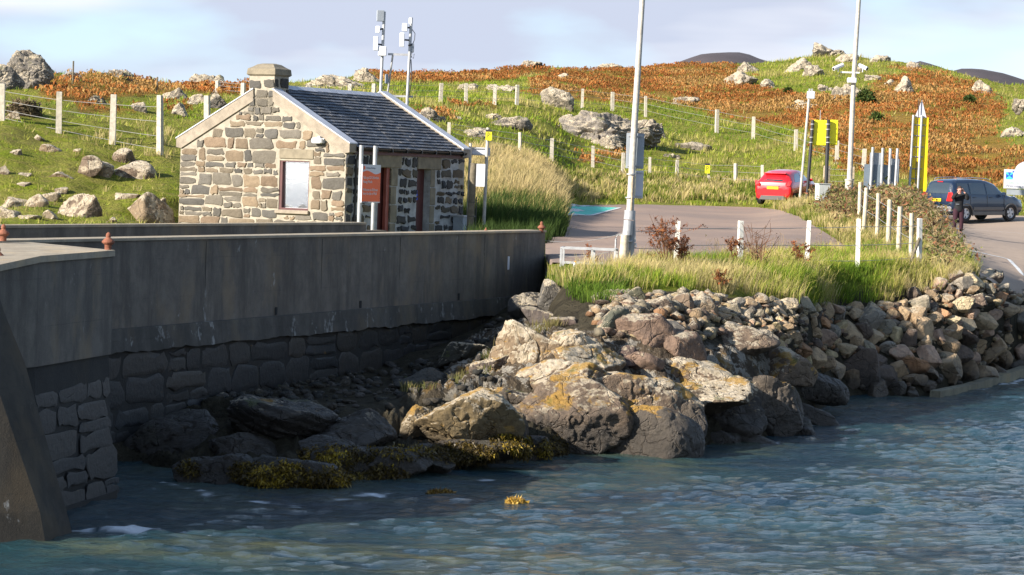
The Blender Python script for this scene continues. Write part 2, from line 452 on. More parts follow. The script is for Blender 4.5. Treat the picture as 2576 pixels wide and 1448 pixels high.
MAT['rust'] = simple('rusty_iron', (0.30, 0.11, 0.06), 0.85, 0.1, 0.4, 14, 0.7, 40)
MAT['yellow'] = simple('yellow_painted_panel', (0.95, 0.85, 0.02), 0.5, 0, 0.06, 3)
MAT['yellow_deep'] = simple('amber_painted_panel', (0.95, 0.68, 0.01), 0.5, 0, 0.08, 3)
MAT['black'] = simple('black_paint', (0.03, 0.03, 0.033), 0.4, 0, 0.2, 6)
MAT['cabinet'] = simple('grey_cabinet_paint', (0.55, 0.56, 0.52), 0.6, 0, 0.15, 6)
MAT['wire'] = simple('fence_wire', (0.45, 0.43, 0.40), 0.5, 0.5, 0.2, 6)
MAT['sign_red'] = simple('orange_red_sign', (0.85, 0.14, 0.04), 0.5, 0, 0.05, 2)
MAT['sign_white'] = simple('sign_white', (0.62, 0.62, 0.66), 0.5, 0, 0.05, 2)
MAT['ink'] = simple('grey_lettering', (0.25, 0.25, 0.33), 0.6, 0, 0.05, 2)
MAT['ink_dark'] = simple('dark_lettering', (0.03, 0.03, 0.03), 0.6, 0, 0.05, 2)
MAT['green_ink'] = simple('pale_green_lettering', (0.40, 0.55, 0.48), 0.6, 0, 0.05, 2)
MAT['blue1'] = simple('royal_blue', (0.02, 0.10, 0.62), 0.5, 0, 0.05, 2)
MAT['blue2'] = simple('sky_blue', (0.08, 0.60, 0.85), 0.5, 0, 0.05, 2)
MAT['line_white'] = simple('road_marking', (0.72, 0.72, 0.70), 0.8, 0, 0.35, 8)
MAT['turquoise'] = simple('turquoise_bay_paint', (0.10, 0.62, 0.48), 0.8, 0, 0.2, 1.5)
MAT['red_car'] = simple('red_car_paint', (0.70, 0.012, 0.02), 0.3, 0.0, 0.03, 2, 0, 30, 0.5, 1.0)
MAT['blue_car'] = simple('dark_blue_car_paint', (0.010, 0.022, 0.050), 0.3, 0.0, 0.05, 2, 0, 30, 0.5, 1.0)
MAT['grey_trim'] = simple('grey_plastic_trim', (0.13, 0.125, 0.12), 0.55, 0, 0.15, 4)
MAT['silver'] = simple('silver_alloy', (0.55, 0.55, 0.56), 0.35, 0.6, 0.05, 4)
MAT['tyre'] = simple('tyre_rubber', (0.025, 0.024, 0.023), 0.8, 0, 0.2, 9)
MAT['dark'] = simple('dark_underside', (0.012, 0.012, 0.012), 0.9, 0, 0.1, 4)
MAT['lamp_red'] = simple('red_lens', (0.75, 0.02, 0.02), 0.2, 0, 0.1, 9, 0, 30, 0.6, 1.0)
MAT['lamp_amber'] = simple('amber_lens', (0.8, 0.30, 0.03), 0.2, 0, 0.1, 9, 0, 30, 0.6, 1.0)
MAT['chrome'] = simple('bright_chrome', (0.8, 0.8, 0.8), 0.12, 1.0, 0.02, 4)
MAT['coat'] = simple('black_wool_coat', (0.014, 0.014, 0.016), 0.9, 0, 0.3, 9)
MAT['trouser'] = simple('maroon_trousers', (0.045, 0.012, 0.022), 0.9, 0, 0.3, 9)
MAT['skin'] = simple('skin', (0.50, 0.27, 0.20), 0.6, 0, 0.1, 9)
MAT['hair'] = simple('brown_hair', (0.06, 0.03, 0.02), 0.7, 0, 0.3, 20)
MAT['shoe'] = simple('dark_boots', (0.03, 0.028, 0.028), 0.6, 0, 0.2, 20)
MAT['stem'] = simple('woody_stem', (0.26, 0.16, 0.09), 0.85, 0, 0.4, 5)
def glass(name, c, rough=0.03):
    m, nt, b = newmat(name)
    b.inputs['Base Color'].default_value = (*c, 1); b.inputs['Roughness'].default_value = rough
    b.inputs['Specular IOR Level'].default_value = 1.0; b.inputs['Coat Weight'].default_value = 1.0; b.inputs['Coat Roughness'].default_value = 0.02
    return m
MAT['glass'] = glass('car_glass', (0.03, 0.04, 0.045))
m, nt, b = newmat('mirrored_window_glass')
b.inputs['Base Color'].default_value = (0.85, 0.87, 0.9, 1); b.inputs['Metallic'].default_value = 0.9
b.inputs['Roughness'].default_value = 0.03
bump(nt, b, noise(nt, 0.8, 2), 0.02, 0.05)
MAT['window'] = m
def road_mat(name, c1, c2):
    m, nt, b = newmat(name)
    n1 = noise(nt, 0.22, 5, 0.6); n2 = noise(nt, 3, 6, 0.7); n3 = noise(nt, 60, 4, 0.7)
    c = mixc(nt, ramp(nt, n1, [(0.35, 0), (0.65, 1)]), c1, c2)
    c = mixc(nt, mth(nt, 'MULTIPLY', ramp(nt, n2, [(0.45, 0), (0.65, 1)]), 0.3), c, tuple(k * 0.7 for k in c2))
    c = mixc(nt, mth(nt, 'MULTIPLY', ramp(nt, n3, [(0.4, 0), (0.7, 1)]), 0.4), c, tuple(min(1, k * 1.5) for k in c1))
    nt.links.new(c, b.inputs['Base Color']); b.inputs['Roughness'].default_value = 0.92
    bump(nt, b, n3, 0.4, 0.01)
    return m
MAT['road'] = road_mat('worn_pinkish_tarmac', (0.30, 0.205, 0.15), (0.195, 0.142, 0.115))
MAT['slip'] = road_mat('slipway_concrete', (0.36, 0.27, 0.20), (0.29, 0.22, 0.17))
# ------------------------------------------------------------------ terrain
def Yw(u): return 26.2 / (0.359 - (u - CU) / F)          # depth of the quay wall face at column u
def fl(pts):
    """feature line: (u, Y, h) with h metres below the camera"""
    r = []
    for u, Y, h in pts:
        v = vh(u) + h / Y * F
        p = P(u, v, Y)
        r.append((CU + F * p.x / Y, Y, HC - h))
    r.sort()
    return np.array(r)
UU = np.arange(-360, 2960, 4.0)
NC = len(UU)
lines = []
def addline(pts, n):
    r = fl(pts); lines.append((np.interp(UU, r[:, 0], r[:, 1]), np.interp(UU, r[:, 0], r[:, 2]), n))
addline([(-400, 28, 8.2), (1500, 28, 8.2), (3000, 40, 8.2)], 0)
WL = [(-400, 44), (0, 49), (250, 51), (330, 52.4), (450, 50.5), (600, 48.9), (750, 48.4), (1000, 51), (1280, 54.4), (1500, 57), (1700, 57.5), (1850, 60.5), (1960, 63), (2050, 68), (2100, 74.3), (2350, 76.0), (2576, 86), (3000, 96)]
addline([(u, Y - 2.5, 6.6) for u, Y in WL], 16)
addline([(u, Y, 5.5) for u, Y in WL], 14)
addline([(-400, 45, 5.3), (0, 50, 5.3), (330, Yw(330) - .6, 5.25), (600, 53.5, 4.9), (1000, 56, 4.55), (1300, 58.5, 4.2), (1500, 59.5, 3.8), (1700, 60.5, 4.1), (1960, 65, 4.6), (2100, 75.3, 4.9), (2350, 77, 4.8), (2576, 87, 4.9), (3000, 97, 4.9)], 16)
addline([(-400, Yw(-400) - .5, 5.2), (0, Yw(0) - .4, 5.2), (330, Yw(330) - .3, 5.2), (600, 57, 4.75), (1000, 62, 4.55), (1200, 64, 4.1), (1300, 66, 3.65), (1368, 66, 3.3), (1400, 64, 3.1), (1500, 62.5, 2.95), (1700, 64, 3.0), (1860, 65.5, 3.3), (2000, 68, 3.35), (2100, 76.6, 3.9), (2300, 79.3, 3.4), (2400, 80, 3.3), (2500, 81, 3.2), (2576, 82.6 + 5, 3.9), (3000, 98, 4.2)], 26)
addline([(u, Yw(u) + .1, h) for u, h in ((-400, 5.1), (330, 5.1), (600, 4.7), (1000, 4.35), (1200, 3.7), (1300, 3.2), (1340, 3.0), (1368, 2.85))] +
        [(1385, 69, 2.6), (1420, 66.5, 2.5), (1500, 65, 2.6), (1700, 66.5, 2.62), (1860, 68, 2.72), (2000, 70.3, 2.85), (2100, 77.8, 3.0), (2300, 80.6, 2.65), (2400, 81.6, 2.5), (2450, 82, 2.5), (2500, 83, 2.7), (2576, 88.2, 3.3), (3000, 99, 4.0)], 30)
addline([(u, Yw(u) + 1.0, h) for u, h in ((-400, 2.4), (330, 2.4), (600, 2.4), (1000, 2.3), (1200, 2.2), (1300, 2.1), (1340, 2.08), (1368, 2.08))] +
        [(1385, 71, 2.15), (1420, 68, 2.22), (1500, 67, 2.25), (1700, 68.5, 2.35), (1860, 70, 2.38), (2000, 72.3, 2.4), (2100, 79, 2.4), (2300, 81.8, 2.25), (2400, 83.0, 2.3), (2450, 83.6, 2.4), (2500, 84.6, 2.65), (2576, 88.8, 3.2), (3000, 99.6, 3.9)], 6)
FAR = {
 -400: [(56, 1.9), (84, 2.0), (99, 'v', 400), (118, 'v', 260), (135, 'v', 188)],
 0: [(58, 1.7), (80, 1.8), (92, 'v', 322), (115, 'v', 222), (130, 'v', 200)],
 200: [(63, 1.75), (80, 1.8), (92, 'v', 356), (115, 'v', 240), (145, 'v', 192)],
 445: [(72, 1.85), (82, 1.8), (92, 'v', 396), (115, 'v', 268), (170, 'v', 216)],
 560: [(80, 2.0), (87, 2.0), (94, 'v', 420), (115, 'v', 275), (175, 'v', 216)],
 700: [(80, 2.0), (90, 2.0), (100, 'v', 350), (125, 'v', 252), (190, 'v', 214)],
 960: [(80, 2.0), (91, 2.0), (105, 'v', 380), (140, 'v', 252), (230, 'v', 180)],
 1165: [(80, 2.0), (89, 1.9), (105, 'v', 432), (145, 'v', 292), (185, 'v', 237), (240, 'v', 178)],
 1300: [(81, 2.0), (86, 1.7), (96, 'v', 512), (108, 'v', 445), (125, 'v', 392), (165, 'v', 282), (200, 'v', 224), (245, 'v', 174)],
 1368: [(82, 1.95), (90, 1.65), (100, 'v', 505), (112, 'v', 448), (130, 'v', 394), (170, 'v', 272), (205, 'v', 214), (248, 'v', 176)],
 1436: [(78, 2.0), (118, 'v', 520), (125, 'v', 500), (136, 'v', 448), (150, 'v', 392), (180, 'v', 275), (210, 'v', 218), (255, 'v', 172)],
 1700: [(78, 1.98), (128, 'v', 515), (135, 'v', 492), (150, 'v', 447), (175, 'v', 335), (205, 'v', 243), (270, 'v', 160)],
 1900: [(80, 1.97), (130, 'v', 523), (138, 'v', 492), (150, 'v', 452), (180, 'v', 335), (220, 'v', 224), (275, 'v', 152)],
 2100: [(90, 1.92), (102, 1.35), (112, 'v', 516), (126, 'v', 505), (140, 'v', 457), (160, 'v', 372), (190, 'v', 272), (225, 'v', 192), (285, 'v', 128)],
 2300: [(92, 1.75), (99, 'v', 555), (105, 'v', 512), (125, 'v', 503), (142, 'v', 432), (165, 'v', 342), (200, 'v', 238), (262, 'v', 160)],
 2362: [(93, 1.8), (99, 1.38), (114, 'v', 577), (125, 'v', 509), (144, 'v', 431), (170, 'v', 331), (202, 'v', 236), (258, 'v', 174)],
 2425: [(93, 1.88), (99, 1.36), (114, 'v', 576), (125, 'v', 512), (145, 'v', 432), (175, 'v', 322), (205, 'v', 238), (255, 'v', 188)],
 2576: [(91, 2.45), (98, 1.75), (113, 'v', 578), (126, 'v', 512), (145, 'v', 424), (175, 'v', 305), (235, 'v', 217)],
 3000: [(100.5, 3.2), (106, 2.2), (118, 'v', 575), (132, 'v', 515), (150, 'v', 430), (180, 'v', 315), (235, 'v', 240)]}
KF = 16
rows = [[] for _ in range(KF)]
for u, L in FAR.items():
    ys = [a[0] for a in L]
    hs = [a[1] if a[1] != 'v' else (a[2] - vh(u)) / F * a[0] for a in L]
    for k in range(KF):
        t = (k / (KF - 1)) ** 1.25
        y = ys[0] + (ys[-1] - ys[0]) * t
        rows[k].append((u, y, float(np.interp(y, ys, hs))))
for k in range(KF): addline(rows[k], 18 if k == 0 else 19)
Yc = lines[-1][0]; Zc = lines[-1][1]
lines.append((Yc + 25, Zc - 1.0, 8)); lines.append((Yc + 90, Zc - 5, 8)); lines.append((Yc + 320, np.full(NC, 2.5), 8))
YG, ZG, SEG = [lines[0][0]], [lines[0][1]], [0]
for k in range(1, len(lines)):
    y0, z0, _ = lines[k-1]; y1, z1, n = lines[k]
    for i in range(1, n + 1):
        t = i / n
        YG.append(y0 + (y1 - y0) * t); ZG.append(z0 + (z1 - z0) * t); SEG.append(k)
YG = np.array(YG).T; ZG = np.array(ZG).T; SEG = np.array(SEG)      # [column, row]
def blur(a, r, ax):
    k = np.exp(-np.arange(-3*r, 3*r+1) ** 2 / (2.0 * r * r)); k /= k.sum()
    a = np.moveaxis(a, ax, 0); pad = [(3*r, 3*r)] + [(0, 0)] * (a.ndim - 1)
    b = np.pad(a, pad, 'edge'); o = sum(b[i:i+a.shape[0]] * k[i] for i in range(len(k)))
    return np.moveaxis(o, 0, ax)
far0 = int(np.argmax(SEG >= 8))
zb = blur(blur(ZG[:, far0-12:], 8, 1), 5, 0)
w = np.clip((np.arange(ZG.shape[1] - far0 + 12) - 14) / 12.0, 0, 1)
ZG[:, far0-12:] = ZG[:, far0-12:] * (1 - w) + zb * w
wf = np.clip((np.arange(ZG.shape[1]) - far0 - 4) / 20.0, 0, 1)
YG = YG * (1 - wf) + blur(YG, 9, 0) * wf; ZG = ZG * (1 - wf) + blur(ZG, 9, 0) * wf
wn = np.clip((far0 - 62 - np.arange(ZG.shape[1])) / 16.0, 0, 1)
YG = YG * (1 - wn) + blur(YG, 8, 0) * wn; ZG = ZG * (1 - wn) + blur(ZG, 8, 0) * wn
AZ = (UU - CU) / F
XG = AZ[:, None] * YG
ZS = ZG.copy()
NR = YG.shape[1]
def Hs(x, y, Z=None):
    """height of the smooth ground at (x, y)"""
    Z = ZS if Z is None else Z
    c = np.clip((x / y * F + CU - UU[0]) / 4.0, 0, NC - 1.001); i = int(c); f = c - i
    return float(np.interp(y, YG[i], Z[i]) * (1 - f) + np.interp(y, YG[i+1], Z[i+1]) * f)
U0, V0 = proj(XG, YG, ZS)

ROAD_FAR = [(1372, 600), (1424, 597), (1436, 519), (1600, 516), (1900, 523), (1960, 529), (2010, 547), (2100, 602), (2135, 628)]
ROAD_NEAR = [(1372, 662), (1500, 668), (1700, 664), (1900, 658), (2135, 632)]
SLIP_FAR = [(2290, 532), (2400, 538), (2576, 545), (2900, 560)]
SLIP_NEAR = [(2290, 540), (2370, 572), (2400, 605), (2435, 650), (2470, 700), (2576, 752), (2900, 905)]
road_poly = ROAD_FAR + ROAD_NEAR[::-1]
slip_poly = SLIP_FAR + SLIP_NEAR[::-1]
behind = (SEG >= 6)[None, :] & (YG < 135)
rm = ((inpoly(U0, V0, road_poly) | inpoly(U0, V0, slip_poly)) & behind).astype(float)
rmb = np.clip(blur(blur(rm, 2, 0), 2, 1) * 1.6, 0, 1)
hill = np.clip((YG - 84) / 25, 0, 1) * (SEG >= 8)[None, :]
left = np.clip((450 - UU) / 60, 0, 1)[:, None] * (SEG >= 8)[None, :] * np.clip((YG - 79) / 5, 0, 1)
near = (SEG <= 6)[None, :] * 1.0
hillf = np.maximum(hill, left)
nzl = fbm2(XG, YG, 9.0, 5, 3) * 0.55 + np.abs(fbm2(XG, YG, 4.0, 4, 9)) * 0.5 - 0.12 + fbm2(XG, YG, 1.3, 3, 5) * 0.12
sh = fbm2(XG, YG, 2.2, 4, 21) * 0.16
crest = np.clip((YG - (Yc[:, None] - 25)) / 25, 0, 1)
ZG = ZS + (nzl * hillf * (0.8 + 0.5 * crest) + sh * near * (1 - np.clip((0.3 - ZS) / 0.5, 0, 1)) + 0.04 * fbm2(XG, YG, 1.1, 3, 8)) * (1 - rmb) - 0.07 * rm
# house platform
_hx, _hy = XG + 4.74, YG - 80.0
_c, _s = math.cos(math.radians(30)), math.sin(math.radians(30))
_lx, _ly = _hx * _c - _hy * _s, _hx * _s + _hy * _c
_dd = np.maximum(np.maximum(-6.1 - _lx, _lx - 1.2), np.maximum(-3.0 - _ly, _ly - 6.8))
hk = np.clip(_dd / 1.4, 0, 1)
ZG = np.where((SEG >= 7)[None, :], np.minimum(ZG, 3.42) * (1 - hk) + ZG * hk, ZG)
UG, VG = proj(XG, YG, ZG)

BRK = [[(1330, 205), (1420, 178), (1600, 162), (1700, 148), (1850, 148), (1850, 188), (1900, 218), (1990, 242), (2080, 252), (2170, 262), (2215, 195), (2290, 178), (2400, 200), (2470, 215), (2530, 268), (2500, 330), (2576, 400), (2700, 420), (2700, 480), (2480, 478), (2330, 455), (2200, 445), (2120, 425), (2060, 345), (1990, 322), (1880, 312), (1800, 290), (1700, 268), (1560, 262), (1440, 252), (1330, 238)],
       [(895, 160), (1050, 165), (1180, 185), (1340, 160), (1390, 178), (1290, 203), (1160, 208), (900, 208)],
       [(105, 195), (230, 186), (370, 206), (450, 216), (560, 212), (600, 180), (640, 180), (640, 240), (540, 246), (420, 236), (330, 246), (200, 258), (100, 240)],
       [(1035, 283), (1125, 285), (1110, 302), (1040, 300)], [(1130, 262), (1250, 262), (1250, 278), (1140, 276)],
       [(185, 252), (330, 252), (345, 285), (200, 285)], [(425, 262), (470, 258), (475, 285), (420, 285)], [(1430, 405), (1560, 372), (1600, 400), (1470, 420)]]
brk = np.zeros_like(UG)
for pl in BRK[:3]: brk = np.maximum(brk, inpoly(UG, VG, pl) * 1.0)
soft = np.zeros_like(UG)
for pl in BRK[3:]: soft = np.maximum(soft, inpoly(UG, VG, pl) * 1.0)
brk = blur(blur(brk, 2, 0), 2, 1)
bn = fbm2(XG, YG, 5.0, 4, 31)
bmask = np.clip((brk + bn * 1.15 + fbm2(XG, YG, 1.6, 3, 38) * .35 - 0.36) * 3, 0, 1)
bmask = np.maximum(bmask, np.clip((soft + fbm2(XG, YG, 1.5, 3, 44) * 1.1 - 0.9) * 5, 0, 1) * 0.9)
bmask = np.maximum(bmask, np.clip((fbm2(XG, YG, 2.6, 4, 55) - 0.40) * 9, 0, 1) * (YG > 130) * 0.8)
bmask *= np.clip(blur(blur(inpoly(UG, VG, BRK[0]) * 1.0 + inpoly(UG, VG, BRK[1]) + inpoly(UG, VG, BRK[2]) + soft, 7, 0), 6, 1) * 6 - .15, 0, 1)
bmask *= (YG > 84) & (SEG >= 8)[None, :]
soil = np.clip(1 - (SEG >= 6)[None, :] * 1.0 + (ZG < 2.9) * 0.0, 0, 1) * np.ones_like(ZG)
OUT = [(350, 1090), (620, 1010), (900, 1050), (1100, 980), (1180, 860), (1300, 815), (1480, 850), (1700, 870), (1950, 900), (2090, 1000), (1950, 1150), (1500, 1200), (1250, 1200), (700, 1260), (350, 1220)]
rocky = np.clip(blur(blur(inpoly(UG, VG, OUT) * (SEG <= 6)[None, :] * 1.0, 3, 0), 3, 1), 0, 1)
ridge = 1 - np.abs(fbm2(XG, YG, 1.5, 5, 121, .6)) * 2.4
ZG = ZG + rocky * ((ridge - .3) * .42 + fbm2(XG, YG, .4, 3, 122) * .12)
UG, VG = proj(XG, YG, ZG)
rocky *= np.clip((ZG - .9) * 2, 0, 1)
idx = np.arange(NC * NR).reshape(NC, NR)
quads = np.stack([idx[:-1, :-1], idx[1:, :-1], idx[1:, 1:], idx[:-1, 1:]], -1).reshape(-1, 4)

m, nt, b = newmat('hillside_turf')
n1 = noise(nt, 0.35, 6, 0.6); n2 = noise(nt, 2.2, 6, 0.65); n3 = noise(nt, 12, 5, 0.7)
g1 = mixc(nt, ramp(nt, n1, [(0.35, 0), (0.65, 1)]), (0.25, 0.31, 0.02), (0.38, 0.36, 0.07))
g2 = mixc(nt, ramp(nt, n2, [(0.42, 0), (0.66, 0.8)]), g1, (0.36, 0.29, 0.09))
g3 = mixc(nt, ramp(nt, n3, [(0.35, 0.6), (0.6, 0)]), g2, (0.07, 0.10, 0.015))
br = mixc(nt, ramp(nt, n3, [(0.3, 0), (0.7, 1)]), (0.30, 0.105, 0.03), (0.42, 0.155, 0.045))
so = mixc(nt, ramp(nt, n2, [(0.35, 0), (0.65, 1)]), (0.045, 0.038, 0.026), (0.10, 0.085, 0.055))
wl_ = ramp(nt, noise(nt, 2.6, 8, 0.72), [(0.50, 0), (0.54, 1)]); ol_ = ramp(nt, noise(nt, 1.1, 7, 0.7), [(0.58, 0), (0.62, 1)])
ro = mixc(nt, ramp(nt, n2, [(0.35, 0), (0.65, 1)]), (0.10, 0.078, 0.058), (0.20, 0.15, 0.10))
ro = mixc(nt, mth(nt, 'MULTIPLY', wl_, 0.9), ro, (0.52, 0.47, 0.39)); ro = mixc(nt, mth(nt, 'MULTIPLY', ol_, 0.7), ro, (0.34, 0.20, 0.05))
so = mixc(nt, attr(nt, 'rocky', 'Fac'), so, ro)
c = mixc(nt, attr(nt, 'brk', 'Fac'), g3, br)
c = mixc(nt, attr(nt, 'soil', 'Fac'), c, so)
nt.links.new(c, b.inputs['Base Color']); b.inputs['Roughness'].default_value = 0.95; b.inputs['Specular IOR Level'].default_value = 0.1
bump(nt, b, mth(nt, 'ADD', n3, mth(nt, 'MULTIPLY', n2, 2.0)), 1.0, 0.25)
MAT['turf'] = m
ter = link('ground', mesh_np('ground', np.stack([XG, YG, ZG], -1).reshape(-1, 3), quads, smooth=True, attrs={'brk': bmask * .5, 'soil': soil, 'rocky': rocky}), MAT['turf'])
tag(ter, kind='structure')

def hit(u, v, ymin=0):
    """the nearest ground point seen at (u, v)"""
    m_ = (np.abs(UG - u) < 5) & (np.abs(VG - v) < 5) & (YG > ymin)
    if not m_.any(): 
        d = (UG - u) ** 2 + (VG - v) ** 2 + (YG < ymin) * 1e9
    else:
        yy = YG[m_].min(); d = (UG - u) ** 2 + (VG - v) ** 2 + ((YG > yy + 6) | (YG < ymin)) * 1e9
    k = int(np.argmin(d)); i, j = divmod(k, NR)
    return Vector((XG[i, j], YG[i, j], ZG[i, j]))
def ground(x, y): return Hs(x, y, ZG)

# far country beyond the crest, and the moor hills
def grid_mesh(name, xs, ys, zf):
    X, Y = np.meshgrid(xs, ys, indexing='ij'); Z = zf(X, Y)
    ix = np.arange(X.size).reshape(X.shape)
    q = np.stack([ix[:-1, :-1], ix[1:, :-1], ix[1:, 1:], ix[:-1, 1:]], -1).reshape(-1, 4)
    return mesh_np(name, np.stack([X, Y, Z], -1).reshape(-1, 3), q, smooth=True)
def hillz(X, Y):
    sc_ = Y / F
    U_ = CU + X / sc_
    top = np.interp(U_, [-3000, 0, 900, 1500, 1640, 1700, 1740, 1790, 1850, 1900, 2000, 2200, 2290, 2330, 2370, 2400, 2440, 2500, 2560, 2700, 4000],
                    [260, 250, 250, 220, 172, 148, 136, 130, 133, 152, 175, 190, 156, 164, 180, 172, 174, 184, 204, 230, 260])
    z = HC + (vh(U_) - top) * 2500 / F
    ridge = np.exp(-((Y - 2500) / 330) ** 2)
    return -2 + (z + 2) * ridge + ridge * 5 * fbm2(X, Y, 120, 5, 77)
MAT['moor'] = simple('heather_moor', (0.075, 0.058, 0.062), 0.95, 0, 0.3, 0.02)
hl = link('hills', grid_mesh('hills', np.arange(-1500, 1500, 9.0), np.arange(1700, 3300, 40.0), hillz), MAT['moor'])
tag(hl, kind='structure')

# roads as sheets on the ground
def sheet(name, farl, nearl, mat, off=0.05, du=5, nv=50, ulim=None):
    fu, fv = zip(*farl); nu, nv_ = zip(*nearl)
    us = np.arange(farl[0][0], farl[-1][0] + 1, du)
    vs = []
    for u in us:
        a, b_ = np.interp(u, fu, fv), np.interp(u, nu, nv_)
        for t in np.linspace(0, 1, nv):
            v = a + (b_ - a) * t
            m_ = (np.abs(U0[:, :] - u) < 6) & behind
            d = np.where(m_, np.abs(V0 - v), 1e9); k = int(np.argmin(d)); i, j = divmod(k, NR)
            y = YG[i, j]
            # refine along the column
            jj = slice(max(j-1, far0-30), j + 2); vv = V0[i, jj]; yy = YG[i, jj]
            o = np.argsort(vv); y = float(np.interp(v, vv[o], yy[o]))
            p = P(u, v, y); vs.append((p.x, p.y, Hs(p.x, p.y) + off))
    n = len(us); ix = np.arange(n * nv).reshape(n, nv)
    q = np.stack([ix[:-1, 1:], ix[1:, 1:], ix[1:, :-1], ix[:-1, :-1]], -1).reshape(-1, 4)
    return link(name, mesh_np(name, np.array(vs), q, smooth=True), mat)
tag(sheet('road', ROAD_FAR, ROAD_NEAR, MAT['road'], 0.02, 6, 40), kind='structure')
tag(sheet('slipway', SLIP_FAR, SLIP_NEAR, MAT['slip'], 0.02, 6, 40), kind='structure')

def on_smooth(u, v, off=0.0):
    m_ = (np.abs(U0 - u) < 4) & behind
    d = np.where(m_, np.abs(V0 - v), 1e9); k = int(np.argmin(d)); i, j = divmod(k, NR)
    vv = V0[i, j-2:j+3]; yy = YG[i, j-2:j+3]; o = np.argsort(vv); y = float(np.interp(v, vv[o], yy[o]))
    p = P(u, v, y); p.z = Hs(p.x, p.y) + off; return p
def stripe(mb, pts, w, off):
    ps = []
    for (a, b_) in zip(pts[:-1], pts[1:]):
        for t in np.linspace(0, 1, 9)[:-1]: ps.append(on_smooth(a[0]+(b_[0]-a[0])*t, a[1]+(b_[1]-a[1])*t, off))
    ps.append(on_smooth(*pts[-1], off))
    vs = []
    for i, p in enumerate(ps):
        d = ps[min(i+1, len(ps)-1)] - ps[max(i-1, 0)]; d.z = 0; d.normalize(); n = Vector((-d.y, d.x, 0)) * w / 2
        for s in (1, -1):
            q = p + n * s; vs.append((q.x, q.y, Hs(q.x, q.y) + off))
    mb.add(vs, [(2*i, 2*i+1, 2*i+3, 2*i+2) for i in range(len(ps) - 1)])
mk = MB(); stripe(mk, [(2424, 629), (2538, 655), (2580, 700), (2640, 760)], 0.14, 0.03)
stripe(mk, [(2388, 576), (2480, 583), (2600, 592)], 0.06, 0.03)
tag(link('road_marking', mk, MAT['line_white']), kind='structure')
tag(sheet('parking_bay', [(1400, 519.5), (1440, 519.5), (1500, 522), (1556, 525)], [(1400, 541), (1440, 542), (1490, 543), (1500, 539.5), (1556, 526)], MAT['turquoise'], 0.03, 4, 8), kind='structure')
mk = MB(); stripe(mk, [(1405, 519), (1450, 519), (1500, 521.5), (1560, 525), (1500, 541), (1488, 544), (1405, 542)], 0.14, 0.035)
stripe(mk, [(1420, 530), (1470, 533)], 0.25, 0.036)
tag(link('bay_marking', mk, MAT['line_white']), kind='structure')

# ------------------------------------------------------------------ sea
xs = np.arange(-45, 45.01, 0.13); ys = 27 + 73 * np.linspace(0, 1, 620) ** 1.35
X, Y = np.meshgrid(xs, ys, indexing='ij')
def waves(X, Y):
    a = fbm(np.stack([X / 1.5, Y / 0.8, X * 0 + .5], -1), 4, 60)
    b_ = fbm(np.stack([(X * .9 + Y * .3) / 0.42, (Y * .9 - X * .2) / 0.32, X * 0], -1), 3, 66)
    c_ = np.sin((X * 0.35 + Y * 1.9) + 2.4 * fbm2(X, Y, 5, 3, 71))
    return (1 - np.abs(a) * 2.0) * 0.055 + b_ * 0.042 + c_ * 0.014 + fbm(np.stack([X / 0.26, Y / 0.30, X * 0 + 3], -1), 2, 68) * 0.024
edge = np.minimum(np.minimum(X + 45, 45 - X), np.minimum(Y - 27, 100 - Y)); edge = np.clip(edge / 2, 0, 1)
Z = waves(X, Y) * edge * np.clip(.95 + fbm2(X, Y, 6, 3, 73) * 1.3, .3, 1.8)
wl = np.array(WL); 
Us, _v = proj(X, Y, Z * 0)
Ysh = np.interp(Us, wl[:, 0], wl[:, 1]) - 1.4
dsh = Ysh - Y
fn_ = fbm2(X, Y, 0.9, 5, 90, 0.65); fn2 = fbm2(X, Y, 2.8, 3, 91)
foam = np.clip((np.exp(-np.abs(dsh - 1.1) / 1.0) * 0.66 + fn_ * 0.9 + fn2 * 0.45 - 0.70) * 5, 0, 1)
pf = PZ(290, 1345, 0)
rr = np.abs(X - pf.x + .2 * np.sin(Y * 7)) / 0.9 + np.abs(Y - pf.y + fn_ * .3) / 0.16
foam = np.maximum(foam, np.clip((0.7 - rr * .7 + fbm2(X, Y, .22, 3, 97) * 1.5) * 3, 0, 1) * (rr < 2))
Z += np.clip(1 - rr, 0, 1) * 0.10
shal = np.clip(1.2 - dsh / 6.0, 0, 1) * 0.6 + np.exp(-((X + 2.5) ** 2 / 40 + (Y - 40.3) ** 2 / 3)) * 1.1
ix = np.arange(X.size).reshape(X.shape)
q = np.stack([ix[:-1, :-1], ix[1:, :-1], ix[1:, 1:], ix[:-1, 1:]], -1).reshape(-1, 4)
V = np.stack([X, Y, Z], -1).reshape(-1, 3)
n0 = len(V); B = 6000.0
ring = np.array([(-B, -B, 0), (B, -B, 0), (B, B, 0), (-B, B, 0), (-45, 27, 0), (45, 27, 0), (45, 100, 0), (-45, 100, 0)]) + 0.0
V = np.vstack([V, ring])
q2 = np.array([(0, 1, 5, 4), (1, 2, 6, 5), (2, 3, 7, 6), (3, 0, 4, 7)]) + n0
z8 = np.zeros(8)
m, nt, b = newmat('sea_water')
n1 = noise(nt, 0.25, 4, 0.6); n2 = noise(nt, 1.0, 5, 0.6, pos(nt, (0.5, 1.2, 1)))
c = mixc(nt, ramp(nt, n1, [(0.38, 0), (0.62, 1)]), (0.007, 0.024, 0.040), (0.017, 0.052, 0.062))
c = mixc(nt, mth(nt, 'MULTIPLY', attr(nt, 'shal', 'Fac'), ramp(nt, n2, [(0.42, 0), (0.7, 1)])), c, (0.10, 0.105, 0.045))
c = mixc(nt, attr(nt, 'foam', 'Fac'), c, (0.72, 0.76, 0.80))
nt.links.new(c, b.inputs['Base Color'])
vl = nt.nodes.new('ShaderNodeVectorMath'); vl.operation = 'LENGTH'; nt.links.new(pos(nt), vl.inputs[0])
